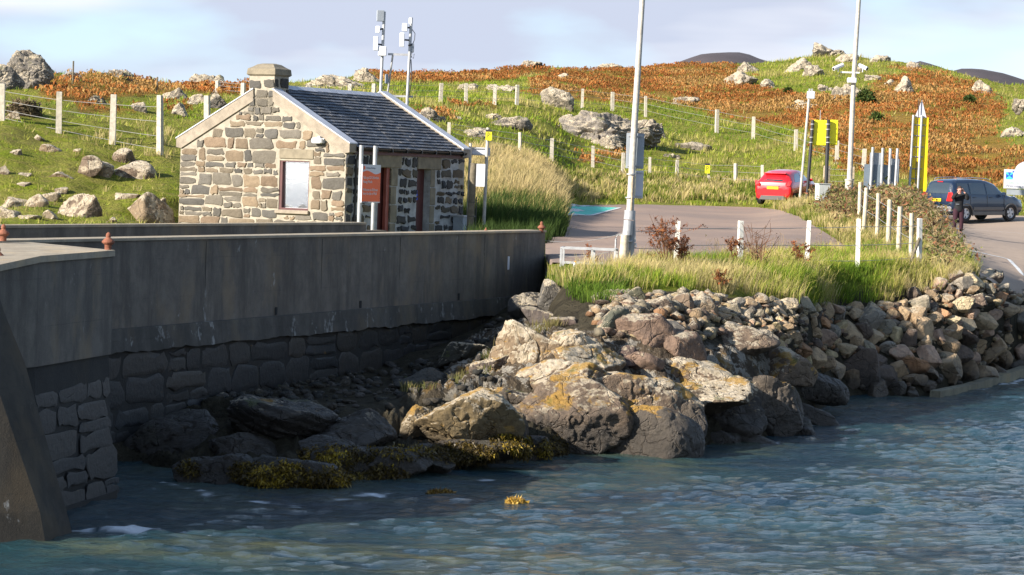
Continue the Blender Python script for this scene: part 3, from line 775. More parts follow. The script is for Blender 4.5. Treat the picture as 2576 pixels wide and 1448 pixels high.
mr2 = nt.nodes.new('ShaderNodeMapRange'); mr2.inputs[1].default_value = 95; mr2.inputs[2].default_value = 130; mr2.inputs[3].default_value = 0.0; mr2.inputs[4].default_value = 0.23; nt.links.new(vl.outputs['Value'], mr2.inputs[0])
nt.links.new(mth(nt, 'ADD', mr2.outputs[0], ramp(nt, attr(nt, 'foam', 'Fac'), [(0, 0.06), (1, 0.7)])), b.inputs['Roughness'])
b.inputs['IOR'].default_value = 1.333
h = mth(nt, 'ADD', noise(nt, 2.4, 8, 0.68, pos(nt, (0.8, 1.3, 1)), 0.6), mth(nt, 'MULTIPLY', noise(nt, 11, 6, 0.65, pos(nt, (0.8, 1.3, 1))), 0.45))
bump(nt, b, h, 1.0, 0.12)
vl = nt.nodes.new('ShaderNodeVectorMath'); vl.operation = 'LENGTH'; nt.links.new(pos(nt), vl.inputs[0])
bn_ = [n for n in nt.nodes if n.type == 'BUMP'][0]; mr = nt.nodes.new('ShaderNodeMapRange')
mr.inputs[1].default_value = 95; mr.inputs[2].default_value = 150; mr.inputs[3].default_value = 0.12; mr.inputs[4].default_value = 0.55
nt.links.new(vl.outputs['Value'], mr.inputs[0]); nt.links.new(mr.outputs[0], bn_.inputs['Distance'])
MAT['sea'] = m
sea = link('sea', mesh_np('sea', V, np.vstack([q, q2]), smooth=True, attrs={'foam': np.concatenate([foam.ravel(), z8]), 'shal': np.concatenate([shal.ravel(), z8])}), MAT['sea'])
tag(sea, kind='structure')
# ------------------------------------------------------------------ stone walls laid stone by stone
def stonework(mb, fn, w, h, inside, rowh=(0.16, 0.36), stw=(0.18, 0.62), gap=0.035, proud=0.035, pal=None, rnd=None, rough=0.012, split=0.25, ex=0.34):
    rnd = rnd or random.Random(1)
    z = 0.0
    def stone(cx, cz, hw, hh):
        if hw < 0.03 or hh < 0.03: return
        ok = lambda x, z, a_, b_: all(inside(x + p_ * a_, z + q_ * b_) for p_ in (-.95, -.3, .3, .95) for q_ in (-.9, 0, .9))
        if not ok(cx, cz, hw, hh):
            best = None
            for k_ in (0.85, 0.7, 0.55, 0.4, 0.28):
                for dx in (0, -.5, .5, -1, 1):
                    for dz_ in (0, -.6, .6):
                        x_, z_ = cx + dx * hw * (1 - k_), cz + dz_ * hh * (1 - k_)
                        for hk_ in (1, .7, .45):
                            if ok(x_, z_, hw * k_, hh * hk_) and (best is None or k_ * hk_ > best[4]): best = (x_, z_, hw * k_, hh * hk_, k_ * hk_)
            if best is None: return
            cx, cz, hw, hh, _ = best
        if hw < 0.035: return
        out = []
        n = 16
        ph = rnd.uniform(0, 6)
        sk = rnd.uniform(-.18, .18)
        for k in range(n):
            t = 2 * math.pi * k / n
            c_, s_ = math.cos(t), math.sin(t)
            e = ex
            x = math.copysign(abs(c_) ** e, c_) * hw; y = math.copysign(abs(s_) ** e, s_) * hh
            x += y * sk
            j = 1 + 0.05 * math.sin(3 * t + ph)
            out.append((cx + x * j + rnd.uniform(-1, 1) * rough, cz + y * j + rnd.uniform(-1, 1) * rough * 1.3))
        col = rnd.choice(pal); k_ = rnd.uniform(0.78, 1.2); col = tuple(c * k_ for c in col)
        pr = proud * rnd.uniform(0.6, 1.3)
        ta, tb = rnd.uniform(-.35, .35) * pr, rnd.uniform(-.35, .35) * pr
        rings = []
        for sc_, d in ((1.0, -0.004), (0.99, pr * 0.55), (0.90, pr), (0.5, pr * 1.12)):
            rings.append([fn(cx + (a - cx) * sc_, cz + (b_ - cz) * sc_, d + (0 if d < 0 else ta * (a - cx) / hw + tb * (b_ - cz) / hh)) for a, b_ in out])
        vs = sum(rings, []); fs = []
        for r in range(3):
            for k in range(n):
                q = (k + 1) % n; fs.append((r*n+k, r*n+q, r*n+n+q, r*n+n+k))
        fs.append(tuple(range(3*n, 4*n)))
        mb.add(vs, fs, col)
    while z < h:
        rh = rnd.uniform(*rowh); x = rnd.uniform(-0.2, 0)
        while x < w:
            sw = rnd.uniform(*stw) * (1.25 if rh > sum(rowh) / 2 else 1)
            dz = rnd.uniform(-.02, .02)
            if rnd.random() < split and rh > rowh[0] * 1.3:
                a = rnd.uniform(.35, .65); g = gap / 2
                hw = sw / 2 - g
                if rnd.random() < .4:
                    b_ = rnd.uniform(.4, .6)
                    stone(x + sw * b_ / 2, z + rh * a / 2 + dz, sw * b_ / 2 - g, rh * a / 2 - g)
                    stone(x + sw * (1 + b_) / 2, z + rh * a / 2 + dz, sw * (1 - b_) / 2 - g, rh * a / 2 - g)
                else: stone(x + sw / 2, z + rh * a / 2 + dz, hw, rh * a / 2 - g)
                stone(x + sw / 2, z + rh * (1 + a) / 2 + dz, hw, rh * (1 - a) / 2 - g)
            else: stone(x + sw / 2, z + rh / 2 + dz, sw / 2 - gap / 2 * rnd.uniform(.8, 1.7), rh / 2 - gap / 2 * rnd.uniform(.7, 1.5))
            x += sw
        z += rh
    return mb

# ------------------------------------------------------------------ quay walls
WD = Vector((0.359, 1, 0)).normalized(); WN = Vector((WD.y, -WD.x, 0))      # along the wall, and out over the water
w0 = Vector((-8.75 + 0.359 * (43 - 48.6), 43, 0)); w1 = P(1368, 580, 75.3); w1.z = 0
WLEN = (w1 - w0).dot(WD)
def wp(s, z, d): return w0 + WD * s + WN * d + Vector((0, 0, z))
TOP = HC - 1.4
qw = thing('quay_wall', 'long dark grey concrete quay wall running back from the pier head to the grass bank', 'quay wall', tuple(w0))
inv = Matrix.Translation(-w0)
def addw(name, mb, mat, parent, base, sm=None):
    mb.v = [tuple(Vector(p) - base) for p in mb.v]
    o = link(name, mb, mat, parent)
    if sm: smooth(o, sm)
    return o
NSEG = 60
def band(mb, z0, z1, d0, d1, back, jit=0.0, seed=0, zr=0.0):
    rr_ = random.Random(seed); vs = []; n = NSEG * (3 if zr else 1)
    for i in range(n + 1):
        s = WLEN * i / n; j = rr_.uniform(-1, 1) * jit; zz = rr_.uniform(-1, 1) * zr + zr * math.sin(i * .5)
        vs += [wp(s, z0 + zz, d0 + j), wp(s, z1, d1 + j), wp(s, z1, back), wp(s, z0 + zz, back)]
    fs = [(4*i+a, 4*i+4+a, 4*i+4+(a+1) % 4, 4*i+(a+1) % 4) for i in range(n) for a in range(4)]
    fs += [(0, 1, 2, 3), (4*n+3, 4*n+2, 4*n+1, 4*n)]
    mb.add(vs, fs)
mb = MB(); band(mb, 2.42, TOP - 0.05, 0.02, 0.0, -0.5); addw('parapet', mb, MAT['concrete'], qw, w0)
mb = MB(); band(mb, TOP - 0.05, TOP + 0.0, 0.035, 0.03, -0.53, 0.004, 3); addw('coping', mb, MAT['concrete_cap'], qw, w0)
mb = MB(); band(mb, 1.98, 2.42, 0.19, 0.13, -0.5, 0.012, 5, 0.02); addw('ledge', mb, MAT['concrete_low'], qw, w0)
mb = MB(); band(mb, -0.6, 2.0, 0.16, 0.10, -0.5, 0.01, 6); addw('stone_base', mb, MAT['black_mortar'], qw, w0)
pal_q = [(0.014, 0.014, 0.015), (0.020, 0.018, 0.017), (0.027, 0.024, 0.021), (0.012, 0.012, 0.013), (0.035, 0.029, 0.023)]
mb = stonework(MB(), lambda a, z, d: wp(a, z - 0.6, 0.15 - (z / 2.6) * .05 + d), WLEN, 2.55, lambda a, z: 0 < a < WLEN and -.01 < z < 2.58, (0.28, 0.58), (0.5, 1.6), 0.035, 0.018, pal_q, random.Random(4), 0.04, 0.35, 0.45)
addw('base_stones', mb, MAT['quay_stones'], qw, w0, 40)
for s in (4.2, 9.8, 13.9, 19.6, 24.1, 29.7):
    mb = MB().box(wp(s, 3.23, 0.012), (0.010, 0.008, 1.56), R=Matrix((WD, WN, Vector((0, 0, 1)))).transposed()); addw('shutter_joint', mb, MAT['concrete_low'], qw, w0)
# weep holes with rust and drips, white paint mark
for u in (693, 1152, 905):
    Yk = Yw(u); s = (P(u, 775, Yk) - w0).dot(WD)
    mb = MB().box(wp(s, 2.52, 0.0), (0.10, 0.07, 0.16), R=Matrix((WD, WN, Vector((0, 0, 1)))).transposed()); addw('weep_hole', mb, MAT['dark'], qw, w0)
Yk = Yw(1275); s = (P(1275, 675, Yk) - w0).dot(WD)
mb = MB().box(wp(s, 3.28, 0.02), (0.10, 0.03, 0.34), R=Matrix((WD, WN, Vector((0, 0, 1)))).transposed(), bev=0.012); addw('paint_mark', mb, MAT['sign_white'], qw, w0)

def finial(u, v, Y, label, sc_=1.0):
    p = P(u, v, Y)
    t = thing('iron_finial', label, 'finial', tuple(p), 0, 'rusty finials on the quay walls')
    k = 0.105 * sc_
    smooth(link('base', MB().lathe([(k*.55, -.02), (k*.55, k*.5), (k*.62, k*.6)], n=14), MAT['rust'], t), 35)
    smooth(link('bulb', MB().lathe([(k*.62, k*.6), (k*1.0, k*.9), (k*1.02, k*1.05), (k*.8, k*1.35), (k*.45, k*1.65), (k*.33, k*1.75)], n=14), MAT['rust'], t), 50)
    smooth(link('knob', MB().lathe([(k*.33, k*1.75), (k*.42, k*1.95), (k*.36, k*2.3), (k*.1, k*2.55)], n=12), MAT['rust'], t), 60)
finial(272, 626, 46.4, 'rusty iron finial with grey tip on the point of the pier head slab')
finial(8, 604, 48.2, 'orange rusty finial beside the start of the quay wall coping')
finial(1362, 583, 74.9, 'small rusty finial at the landward end of the quay wall')
finial(1222, 584, 72.2, 'tiny rusty stub standing on the quay wall coping', 0.42)
finial(-6, 663, 44.5, 'rusty finial on the pier head slab cut by the picture edge', 1.0)

# inner wall
a0 = P(-60, 568.6, 52.3); a1 = P(921, 560, 69.3); D2 = (a1 - a0); D2.z = 0; L2 = D2.length; D2.normalize(); N2 = Vector((D2.y, -D2.x, 0))
iw = thing('inner_wall', 'low concrete parapet behind the quay wall, in front of the stone cottage', 'wall', (a0.x, a0.y, 0))
b0 = Vector((a0.x, a0.y, 0))
def ip(s, z, d): return b0 + D2 * s + N2 * d + Vector((0, 0, z))
def prismS(z0, z1, d0, d1, mat, nm):
    mb = MB(); mb.add([ip(s, z, d) for s in (-3, L2) for z, d in ((z0, d0), (z1, d0), (z1, d1), (z0, d1))], [(0, 1, 2, 3), (7, 6, 5, 4), (0, 4, 5, 1), (1, 5, 6, 2), (2, 6, 7, 3), (3, 7, 4, 0)])
    addw(nm, mb, mat, iw, b0)
prismS(2.6, 4.2, 0.0, -0.32, MAT['concrete'], 'parapet'); prismS(4.2, 4.25, 0.02, -0.34, MAT['concrete_cap'], 'coping')
# continuation under the sign, lower
mb = MB(); mb.add([ip(s, z, d) for s in (L2, L2 + 1.3) for z, d in ((2.6, 0.0), (4.05, 0.0), (4.05, -0.3), (2.6, -0.3))], [(0, 1, 2, 3), (7, 6, 5, 4), (0, 4, 5, 1), (1, 5, 6, 2), (2, 6, 7, 3), (3, 7, 4, 0)])
addw('end_block', mb, MAT['concrete'], iw, b0)

# pier head
ph = thing('pier_head', 'broad dark concrete pier head with pale slab top and stained stone foot', 'pier', (-8, 46, 0))
pb = Vector((-8, 46, 0)); zt = HC - 1.44
A = PZ(287, 630, zt); B_ = PZ(100, 641, zt); C_ = PZ(-10, 668, zt - .14); D_ = Vector((-14.0, C_.y - .6, zt)); E_ = Vector((-14.0, 52, zt)); F_ = PZ(18, 604.5, zt)
ring_ = [A, B_, C_, D_, E_, F_]
cen = sum((p for p in ring_), Vector()) / 6; zo = [0, -.02, -.14, -.2, 0, 0]
def ringat(z, k): return [Vector((p.x + (p.x - cen.x) * 0 + k * q.x, p.y + k * q.y, z + (o_ if z > zt - .2 else 0))) for p, q, o_ in zip(ring_, offs, zo)]
offs = [Vector((0.65, -0.3, 0)), Vector((0.6, -0.75, 0)), Vector((0.3, -1, 0)), Vector((0, -1, 0)), Vector((0, 0, 0)), Vector((0.2, 0.6, 0))]
def stack(nm, levels, mat):
    vs = []; 
    for z, k in levels: vs += ringat(z, k)
    n = 6; fs = [tuple(range(n)), tuple(range(n*(len(levels)-1), n*len(levels)))[::-1]]
    for r in range(len(levels)-1):
        for i in range(n): fs.append((r*n+i, r*n+(i+1) % n, r*n+n+(i+1) % n, r*n+n+i))
    mb = MB().add(vs, fs); return addw(nm, mb, mat, ph, pb)
stack('top_slab', [(zt - 0.10, 0.035), (zt, 0.03)], MAT['concrete_cap'])
stack('parapet', [(2.35, 0.0), (zt - 0.10, -0.02)], MAT['concrete'])
stack('foot', [(-0.8, 0.32), (0.12, 0.28), (0.13, 0.16), (2.35, -0.06)], MAT['black_mortar'])
face = (A - B_); FLn = Vector((face.x, face.y, 0)).length; fd = Vector((face.x, face.y, 0)).normalized(); fn_d = Vector((fd.y, -fd.x, 0))
B0 = Vector((B_.x, B_.y, 0))
mb = stonework(MB(), lambda a, z, d: B0 + fd * a + fn_d * (0.19 - z / 2.3 * .24 + d) + Vector((0, 0, z)), FLn + .22, 2.0, lambda a, z: 0 < a < FLn + .2 - z * .06 and -.01 < z < 2.0, (0.26, 0.50), (0.6, 1.8), 0.02, 0.006, [tuple(c * .6 + .006 for c in q_) for q_ in pal_q], random.Random(9), 0.035, 0.35, 0.42)
addw('foot_stones', mb, MAT['quay_stones'], ph, pb, 40)
# sloping buttress
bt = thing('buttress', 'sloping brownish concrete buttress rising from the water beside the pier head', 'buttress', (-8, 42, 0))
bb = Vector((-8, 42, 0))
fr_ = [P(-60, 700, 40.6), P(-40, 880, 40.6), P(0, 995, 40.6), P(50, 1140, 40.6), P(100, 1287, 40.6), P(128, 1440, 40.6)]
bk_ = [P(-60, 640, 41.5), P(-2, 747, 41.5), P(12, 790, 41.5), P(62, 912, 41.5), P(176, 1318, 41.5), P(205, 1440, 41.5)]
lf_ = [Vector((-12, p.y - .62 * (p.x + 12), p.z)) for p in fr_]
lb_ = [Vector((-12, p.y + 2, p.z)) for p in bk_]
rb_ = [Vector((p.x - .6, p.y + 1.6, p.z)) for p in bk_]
MAT['buttress'] = concrete('shaded_brown_stained_concrete', (0.075, 0.062, 0.045), (0.04, 0.033, 0.024), 0.8)  # brown base colour darkened to stand for blocked sun; streaks are stains
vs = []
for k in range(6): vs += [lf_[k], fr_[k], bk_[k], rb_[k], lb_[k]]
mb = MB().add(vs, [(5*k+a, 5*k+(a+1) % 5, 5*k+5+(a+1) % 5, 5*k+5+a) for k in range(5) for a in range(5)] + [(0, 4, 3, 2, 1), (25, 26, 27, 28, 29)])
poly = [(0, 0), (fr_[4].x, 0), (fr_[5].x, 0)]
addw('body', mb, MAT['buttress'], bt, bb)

# slipway kerb
kb = [P(2366, 985, 75.3), P(2450, 968, 78.5), P(2576, 928, 84.2), P(2760, 860, 92)]
mb = MB()
vs = []
for i, p in enumerate(kb):
    d = kb[min(i+1, 3)] - kb[max(i-1, 0)]; d.z = 0; d.normalize(); nn_ = Vector((d.y, -d.x, 0))
    zt_ = p.z
    for a, z in ((0.0, -0.6), (0.0, zt_), (-0.28, zt_ + .01), (-0.34, -0.6)):
        vs.append(Vector((p.x, p.y, z)) + nn_ * a)
mb.add(vs, [(4*i+k, 4*i+4+k, 4*i+4+(k+1) % 4, 4*i+(k+1) % 4) for i in range(3) for k in range(4)] + [(0, 1, 2, 3), (15, 14, 13, 12)])
t = link('slipway_kerb', mb, MAT['kerb']); tag(t, 'low mossy concrete kerb at the water edge below the rubble stones', 'kerb')

# ------------------------------------------------------------------ the stone cottage
GZ = HC - 2.0
HR = math.radians(30)
HCp = P(864, 613, 80.0); HCp.z = GZ
W, L = 5.77, 6.46
house = thing('stone_cottage', 'small stone ferry cottage with slate roof and one chimney beside the quay', 'cottage', tuple(HCp), -HR)
HM = Matrix.Translation(HCp) @ Matrix.Rotation(-HR, 4, 'Z'); HI = HM.inverted()
def ray_local(u, v, M):
    o = M @ Vector((0, 0, HC)); q = M @ P(u, v, 100); return o, q - o
def gab(u, v, yy=0.0):
    o, d = ray_local(u, v, HI); t = (yy - o.y) / d.y; p = o + d * t; return p.x, p.z
def fac(u, v, xx=0.0):
    o, d = ray_local(u, v, HI); t = (xx - o.x) / d.x; p = o + d * t; return p.y, p.z
EZ, RZ = 2.62, 4.22
def hpart(name, mb, mat, parent=house, sm=None):
    o = link(name, mb, mat, parent)
    if sm: smooth(o, sm)
    return o
wx0, wz1 = gab(704, 404); wx1, wz0 = gab(775, 531)
WX = [wx0, wx1]; print('window', wx0, wx1, wz0, wz1)
lx0, lz1 = gab(700, 373); lx1, lz0 = gab(788, 402)
d1a, dz1 = fac(953, 422); d1b, _ = fac(984, 422)
d2a, dz2 = fac(1050, 426); d2b, _ = fac(1083, 426)
print('doors', d1a, d1b, dz1, d2a, d2b, dz2)
def mortar_wall(name, outer, holes, fn, mat, thick=0.35):
    """wall plate with rectangular openings: horizontal strips"""
    xs_ = sorted(set([o[0] for o in outer] + [h_[0] for h_ in holes] + [h_[1] for h_ in holes]))
    mb = MB()
    def top(x):
        r = sorted(outer); return np.interp(x, [a for a, b_ in r if b_ > 0.01], [b_ for a, b_ in r if b_ > 0.01])
    for a, b_ in zip(xs_[:-1], xs_[1:]):
        if b_ - a < 1e-4: continue
        mid = (a + b_) / 2; hs_ = sorted([h_ for h_ in holes if h_[0] <= mid <= h_[1]], key=lambda q_: q_[2]); z = 0.0
        for h_ in hs_:
            if h_[2] > z + 1e-3: mb.prism([(a, z), (b_, z), (b_, h_[2]), (a, h_[2])], 0, -thick, fn)
            z = h_[3]
        mb.prism([(a, z), (b_, z), (b_, float(top(b_))), (a, float(top(a)))], 0, -thick, fn)
    return hpart(name, mb, mat)
gfn = lambda a, z, d: (a, -d, z)
ffn = lambda a, z, d: (d, a, z)
gout = [(-W, 0), (-W, EZ), (-W/2, RZ), (0, EZ), (0, 0)]
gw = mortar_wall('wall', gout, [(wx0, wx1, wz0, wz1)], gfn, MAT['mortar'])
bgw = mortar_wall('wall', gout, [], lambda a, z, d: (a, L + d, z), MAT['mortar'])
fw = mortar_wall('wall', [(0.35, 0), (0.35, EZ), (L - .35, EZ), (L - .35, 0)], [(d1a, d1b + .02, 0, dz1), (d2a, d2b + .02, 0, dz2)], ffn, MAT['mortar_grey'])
bw = mortar_wall('wall', [(0.35, 0), (0.35, EZ), (L - .35, EZ), (L - .35, 0)], [], lambda a, z, d: (-W - d, a, z), MAT['mortar'])
for o, l in ((gw, 'sunlit gable wall of tan and grey stones in cream mortar'), (fw, 'shaded front wall of black rubble in pale mortar')): o['label'] = l
def roofz(x): return EZ + (RZ - EZ) * (1 - abs(x + W/2) / (W/2))
ext = [(lx0, lx1, lz0, lz1), (wx0 - .02, wx1 + .03, wz0 - .12, wz1)]
def ing(a, z):
    a -= W
    if not (-W + .01 < a < -.0 and 0 < z < roofz(a) - 0.20): return False
    for x0, x1, z0, z1 in ext:
        if x0 < a < x1 and z0 < z < z1: return False
    return not (-W/2 - .45 < a < -W/2 + .45 and z > 3.75)
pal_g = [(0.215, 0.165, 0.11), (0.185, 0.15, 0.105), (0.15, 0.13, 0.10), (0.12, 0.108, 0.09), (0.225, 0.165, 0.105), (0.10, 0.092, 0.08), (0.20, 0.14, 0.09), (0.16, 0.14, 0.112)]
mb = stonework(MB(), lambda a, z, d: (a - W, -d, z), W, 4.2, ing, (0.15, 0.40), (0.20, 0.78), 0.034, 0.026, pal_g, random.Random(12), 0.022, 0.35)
hpart('stones', mb, MAT['stones'], gw, 35)
def inf(a, z):
    if not (0.0 < a < L and 0 < z < EZ - .12): return False
    for x0, x1, z0, z1 in ((d1a - .25, d1b + .38, 0, dz1 + .01), (d2a - .02, d2b + .32, 0, dz2 + .01), (d1a - .3, d1b + .55, dz1, dz1 + .42), (d2a - .05, d2b + .6, dz2, dz2 + .42)):
        if x0 < a < x1 and z0 < z < z1: return False
    return True
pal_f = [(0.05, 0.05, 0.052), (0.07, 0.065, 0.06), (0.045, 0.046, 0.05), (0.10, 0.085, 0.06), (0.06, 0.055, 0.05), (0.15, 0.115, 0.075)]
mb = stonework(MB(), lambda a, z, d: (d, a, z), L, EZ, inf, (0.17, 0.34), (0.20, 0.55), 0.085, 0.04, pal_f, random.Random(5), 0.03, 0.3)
hpart('stones', mb, MAT['stones'], fw, 35)
mb = stonework(MB(), lambda a, z, d: (a - W, L + d, z), W, 4.2, lambda a, z: .01 < a < W and 0 < z < roofz(a - W) - .2, (0.15, 0.34), (0.25, 0.7), 0.06, 0.03, pal_g, random.Random(13), 0.018, 0.2)
hpart('stones', mb, MAT['stones'], bgw, 35)
# lintels and jamb stones
def slab_g(x0, x1, z0, z1, pr, mat, name, parent, bev=.015):
    return hpart(name, MB().box(((x0+x1)/2, -pr/2 + .06, (z0+z1)/2), (x1-x0, pr + .12, z1-z0), bev=bev), mat, parent, 30)
def slab_f(a0_, a1_, z0, z1, pr, mat, name, parent, dp=.12):
    return hpart(name, MB().box((pr/2 - dp/2, (a0_+a1_)/2, (z0+z1)/2), (pr + dp, a1_-a0_, z1-z0), bev=.015), mat, parent, 30)
tl_ = math.tan(math.radians(1.2)) * (wz1 - wz0)
wnd = hpart('window', MB().add([(wx0, .13, wz0), (wx1, .13, wz0), (wx1, .13 - tl_, wz1), (wx0, .13 - tl_, wz1), (wx0, .15, wz0), (wx1, .15, wz0), (wx1, .15 - tl_, wz1), (wx0, .15 - tl_, wz1)], [(0, 1, 2, 3), (7, 6, 5, 4), (0, 4, 5, 1), (1, 5, 6, 2), (2, 6, 7, 3), (3, 7, 4, 0)]), MAT['window'])
for nm, x0, x1, z0, z1 in (('frame', wx0, wx0 + .09, wz0, wz1), ('frame', wx1 - .03, wx1, wz0, wz1), ('frame', wx0 + .09, wx1 - .03, wz1 - .03, wz1), ('frame', wx0 + .09, wx1 - .03, wz0, wz0 + .06)):
    hpart(nm, MB().box(((x0+x1)/2, 0.075, (z0+z1)/2), (x1-x0, 0.11, z1-z0)), MAT['maroon'], wnd)
slab_g(wx0 - .08, wx1 + .05, wz0 - .11, wz0, .09, MAT['coping'], 'sill', wnd)
slab_g(lx0 + .06, lx1 + .02, lz0, lz1 - .02, .03, MAT['lintel'], 'lintel', gw)
slab_f(d1a - .28, d1b + .52, dz1, dz1 + .40, .04, MAT['lintel'], 'lintel', fw)
slab_f(d2a - .02, d2b + .56, dz2, dz2 + .40, .04, MAT['lintel'], 'lintel', fw)
for k in range(4):
    slab_f(d1b + .02, d1b + .3 + .06 * (k % 2), k * dz1 / 4 + .01, (k + 1) * dz1 / 4 - .01, .02, MAT['lintel'], 'jamb_stone', fw)
    slab_f(d2b + .02, d2b + .26 + .05 * ((k + 1) % 2), k * dz2 / 4 + .01, (k + 1) * dz2 / 4 - .01, .02, MAT['lintel'], 'jamb_stone', fw)
dr = hpart('door', MB().box((-.22, (d1a+d1b)/2, dz1/2), (0.05, d1b - d1a, dz1)), MAT['maroon']); dr['label'] = 'maroon door with bright red timber at the first doorway'
hpart('frame', MB().box((-.10, d1b - .07, dz1/2), (0.10, 0.16, dz1)), MAT['redwood'], dr)
hpart('frame', MB().box((-.10, d1a + .05, dz1/2), (0.08, 0.10, dz1)), MAT['maroon'], dr)
dr = hpart('door', MB().box((-.24, (d2a+d2b)/2, dz2/2), (0.05, d2b - d2a, dz2)), MAT['maroon']); dr['label'] = 'maroon door with small blue notice at the far doorway'
for a_, z_ in ((-.02, 1.45), (0, 1.35), (.01, 1.24)): hpart('notice', MB().box((-.205, d2a + .30 + a_, z_), (.012, .16, .07)), MAT['blue1'], dr)
# eaves board, gutter, downpipe
hpart('eaves_board', MB().box((0.05, L/2, EZ - .04), (0.06, L - .62, 0.22)), MAT['maroon'])
gm = MB(); prof = [(0.085 * math.cos(t), 0.085 * math.sin(t)) for t in np.linspace(math.pi, 2 * math.pi, 9)]
for i in range(8):
    (x0, z0), (x1, z1) = prof[i], prof[i+1]
    gm.add([(0.15 + x0, .25, EZ + .03 + z0), (0.15 + x1, .25, EZ + .03 + z1), (0.15 + x1, L - .25, EZ + .03 + z1), (0.15 + x0, L - .25, EZ + .03 + z0)], [(0, 1, 2, 3)])
for k in range(8): gm.box((0.16, 0.45 + k * (L - .9) / 7, EZ + .0), (0.19, 0.04, 0.13))
gu = hpart('gutter', gm, MAT['black_plastic'])
hpart('downpipe', MB().tube([(0.16, .42, EZ - .02), (0.16, .42, EZ - .12), (0.08, .40, EZ - .32), (0.08, .40, 0.05)], 0.035), MAT['black_plastic'], gu, 60)
# slates
rnd = random.Random(8)
def slope(side):
    mb = MB(); nrow = 19; y0, y1 = 0.30, L - .30
    xe, ze = (0.20, EZ + 0.02) if side > 0 else (-W - .20, EZ + .02); xr, zr_ = -W/2, RZ + .10
    sl = Vector((xr - xe, 0, zr_ - ze)); SL = sl.length; sd = sl.normalized(); nrm = Vector((-sd.z, 0, sd.x)) if side < 0 else Vector((sd.z * 1, 0, -sd.x))
    if nrm.z < 0: nrm = -nrm
    for r in range(nrow):
        t0 = SL * r / nrow; t1 = SL * (r + 1.25) / nrow; t1 = min(t1, SL); y = y0 - (.0 if r % 2 else .13)
        while y < y1:
            w = rnd.uniform(.22, .30); a, b_ = max(y, y0) + .003, min(y + w, y1) - .003; y += w
            if b_ - a < .03: continue
            k = rnd.uniform(.75, 1.25); tone = rnd.choice([(0.085, 0.095, 0.115), (0.10, 0.105, 0.12), (0.075, 0.085, 0.105), (0.12, 0.118, 0.12)])
            tone = tuple(c * k for c in tone); lf = 0.035 + rnd.uniform(0, .012); up = rnd.uniform(-.008, .01)
            O = Vector((xe, 0, ze)); q = lambda t, yy, n_: O + sd * t + Vector((0, yy, 0)) + nrm * n_
            vs = [q(t0 + up, a, lf - .016), q(t0 + up, b_, lf - .016), q(t1, b_, -.01), q(t1, a, -.01), q(t0 + up, a, lf), q(t0 + up, b_, lf), q(t1, b_, .006), q(t1, a, .006)]
            mb.add(vs, [(4, 5, 6, 7), (0, 1, 5, 4), (1, 2, 6, 5), (3, 0, 4, 7), (3, 2, 1, 0)] if side > 0 else [(7, 6, 5, 4), (4, 5, 1, 0), (5, 6, 2, 1), (7, 4, 0, 3), (0, 1, 2, 3)], tone)
    return mb
rf = hpart('roof', slope(1), MAT['slate']); rf['label'] = 'blue grey slate roof laid in courses'
hpart('rear_slope', slope(-1), MAT['slate'], rf)
mb = MB()
for k in range(14):
    y0 = .32 + k * (L - .64) / 14; y1 = y0 + (L - .64) / 14 - .012
    mb.prism([(-W/2 - .16, RZ + .02), (-W/2, RZ + .135), (-W/2 + .16, RZ + .02), (-W/2 + .17, RZ + .045), (-W/2, RZ + .17), (-W/2 - .17, RZ + .045)], y0, y1, lambda a, b_, d: (a, d, b_))
hpart('ridge_tiles', mb, MAT['coping_top'], rf)
# skews
def skew(y0, y1, name):
    o = None
    for sgn in (1, -1):
        xe = W/2 + .13; xi = 0.34 if y0 < 1 else 0.0
        f = lambda a, b_, d: (-W/2 + sgn * a, d, b_)
        zz = lambda a: RZ - (RZ - EZ) * a / (W/2)
        p = [(xi, zz(xi) - .14), (xi, zz(xi) + .20), (xe, zz(xe) + .20), (xe, zz(xe) - .04), (W/2 - .04, zz(W/2) - .14)]
        if sgn > 0: p = p[::-1]
        ob = hpart(name, MB().prism(p, y0, y1, f), MAT['coping'], rf if False else house)
        p2 = [(xi, zz(xi) + .20), (xi, zz(xi) + .235), (xe + .02, zz(xe) + .235), (xe + .02, zz(xe) + .20)]
        if sgn > 0: p2 = p2[::-1]
        hpart('flashing', MB().prism(p2, y0 - .02, y1 + .02, f), MAT['coping_top'], ob)
skew(-0.05, 0.32, 'coping'); skew(L - .32, L + .05, 'coping')
# chimney
cx0, _ = gab(627, 215); cx1, _ = gab(690, 215)
cz = 4.62
ch = hpart('chimney', MB().box(((cx0+cx1)/2, .36, (3.5 + cz)/2), (cx1 - cx0, .72, cz - 3.5)), MAT['mortar'])
mb = stonework(MB(), lambda a, z, d: (cx0 + a, -d + 0.0, 3.72 + z), cx1 - cx0, .9, lambda a, z: .01 < a < cx1 - cx0 and 0 < z < cz - 3.72, (0.24, 0.32), (0.3, 0.5), 0.06, 0.03, pal_g[2:6], random.Random(3), 0.015, 0)
stonework(mb, lambda a, z, d: (cx1 + d, a, 4.0 + z), .72, .62, lambda a, z: .01 < a < .71 and 0 < z < cz - 4.0, (0.24, 0.32), (0.3, 0.5), 0.06, 0.03, [(.05, .045, .04)], random.Random(4), 0.015, 0)
hpart('stones', mb, MAT['stones'], ch, 35)
cxm, chw = (cx0 + cx1) / 2, (cx1 - cx0) / 2
vs = []; 
for z, k in ((cz, .02), (cz + .04, .06), (cz + .20, .04), (cz + .25, -.05), (cz + .33, -.16), (cz + .36, -.27)):
    for sx_, sy_ in ((-1, -1), (1, -1), (1, 1), (-1, 1)): vs.append((cxm + sx_ * max(.06, chw + k), .36 + sy_ * max(.06, .36 + k), z))
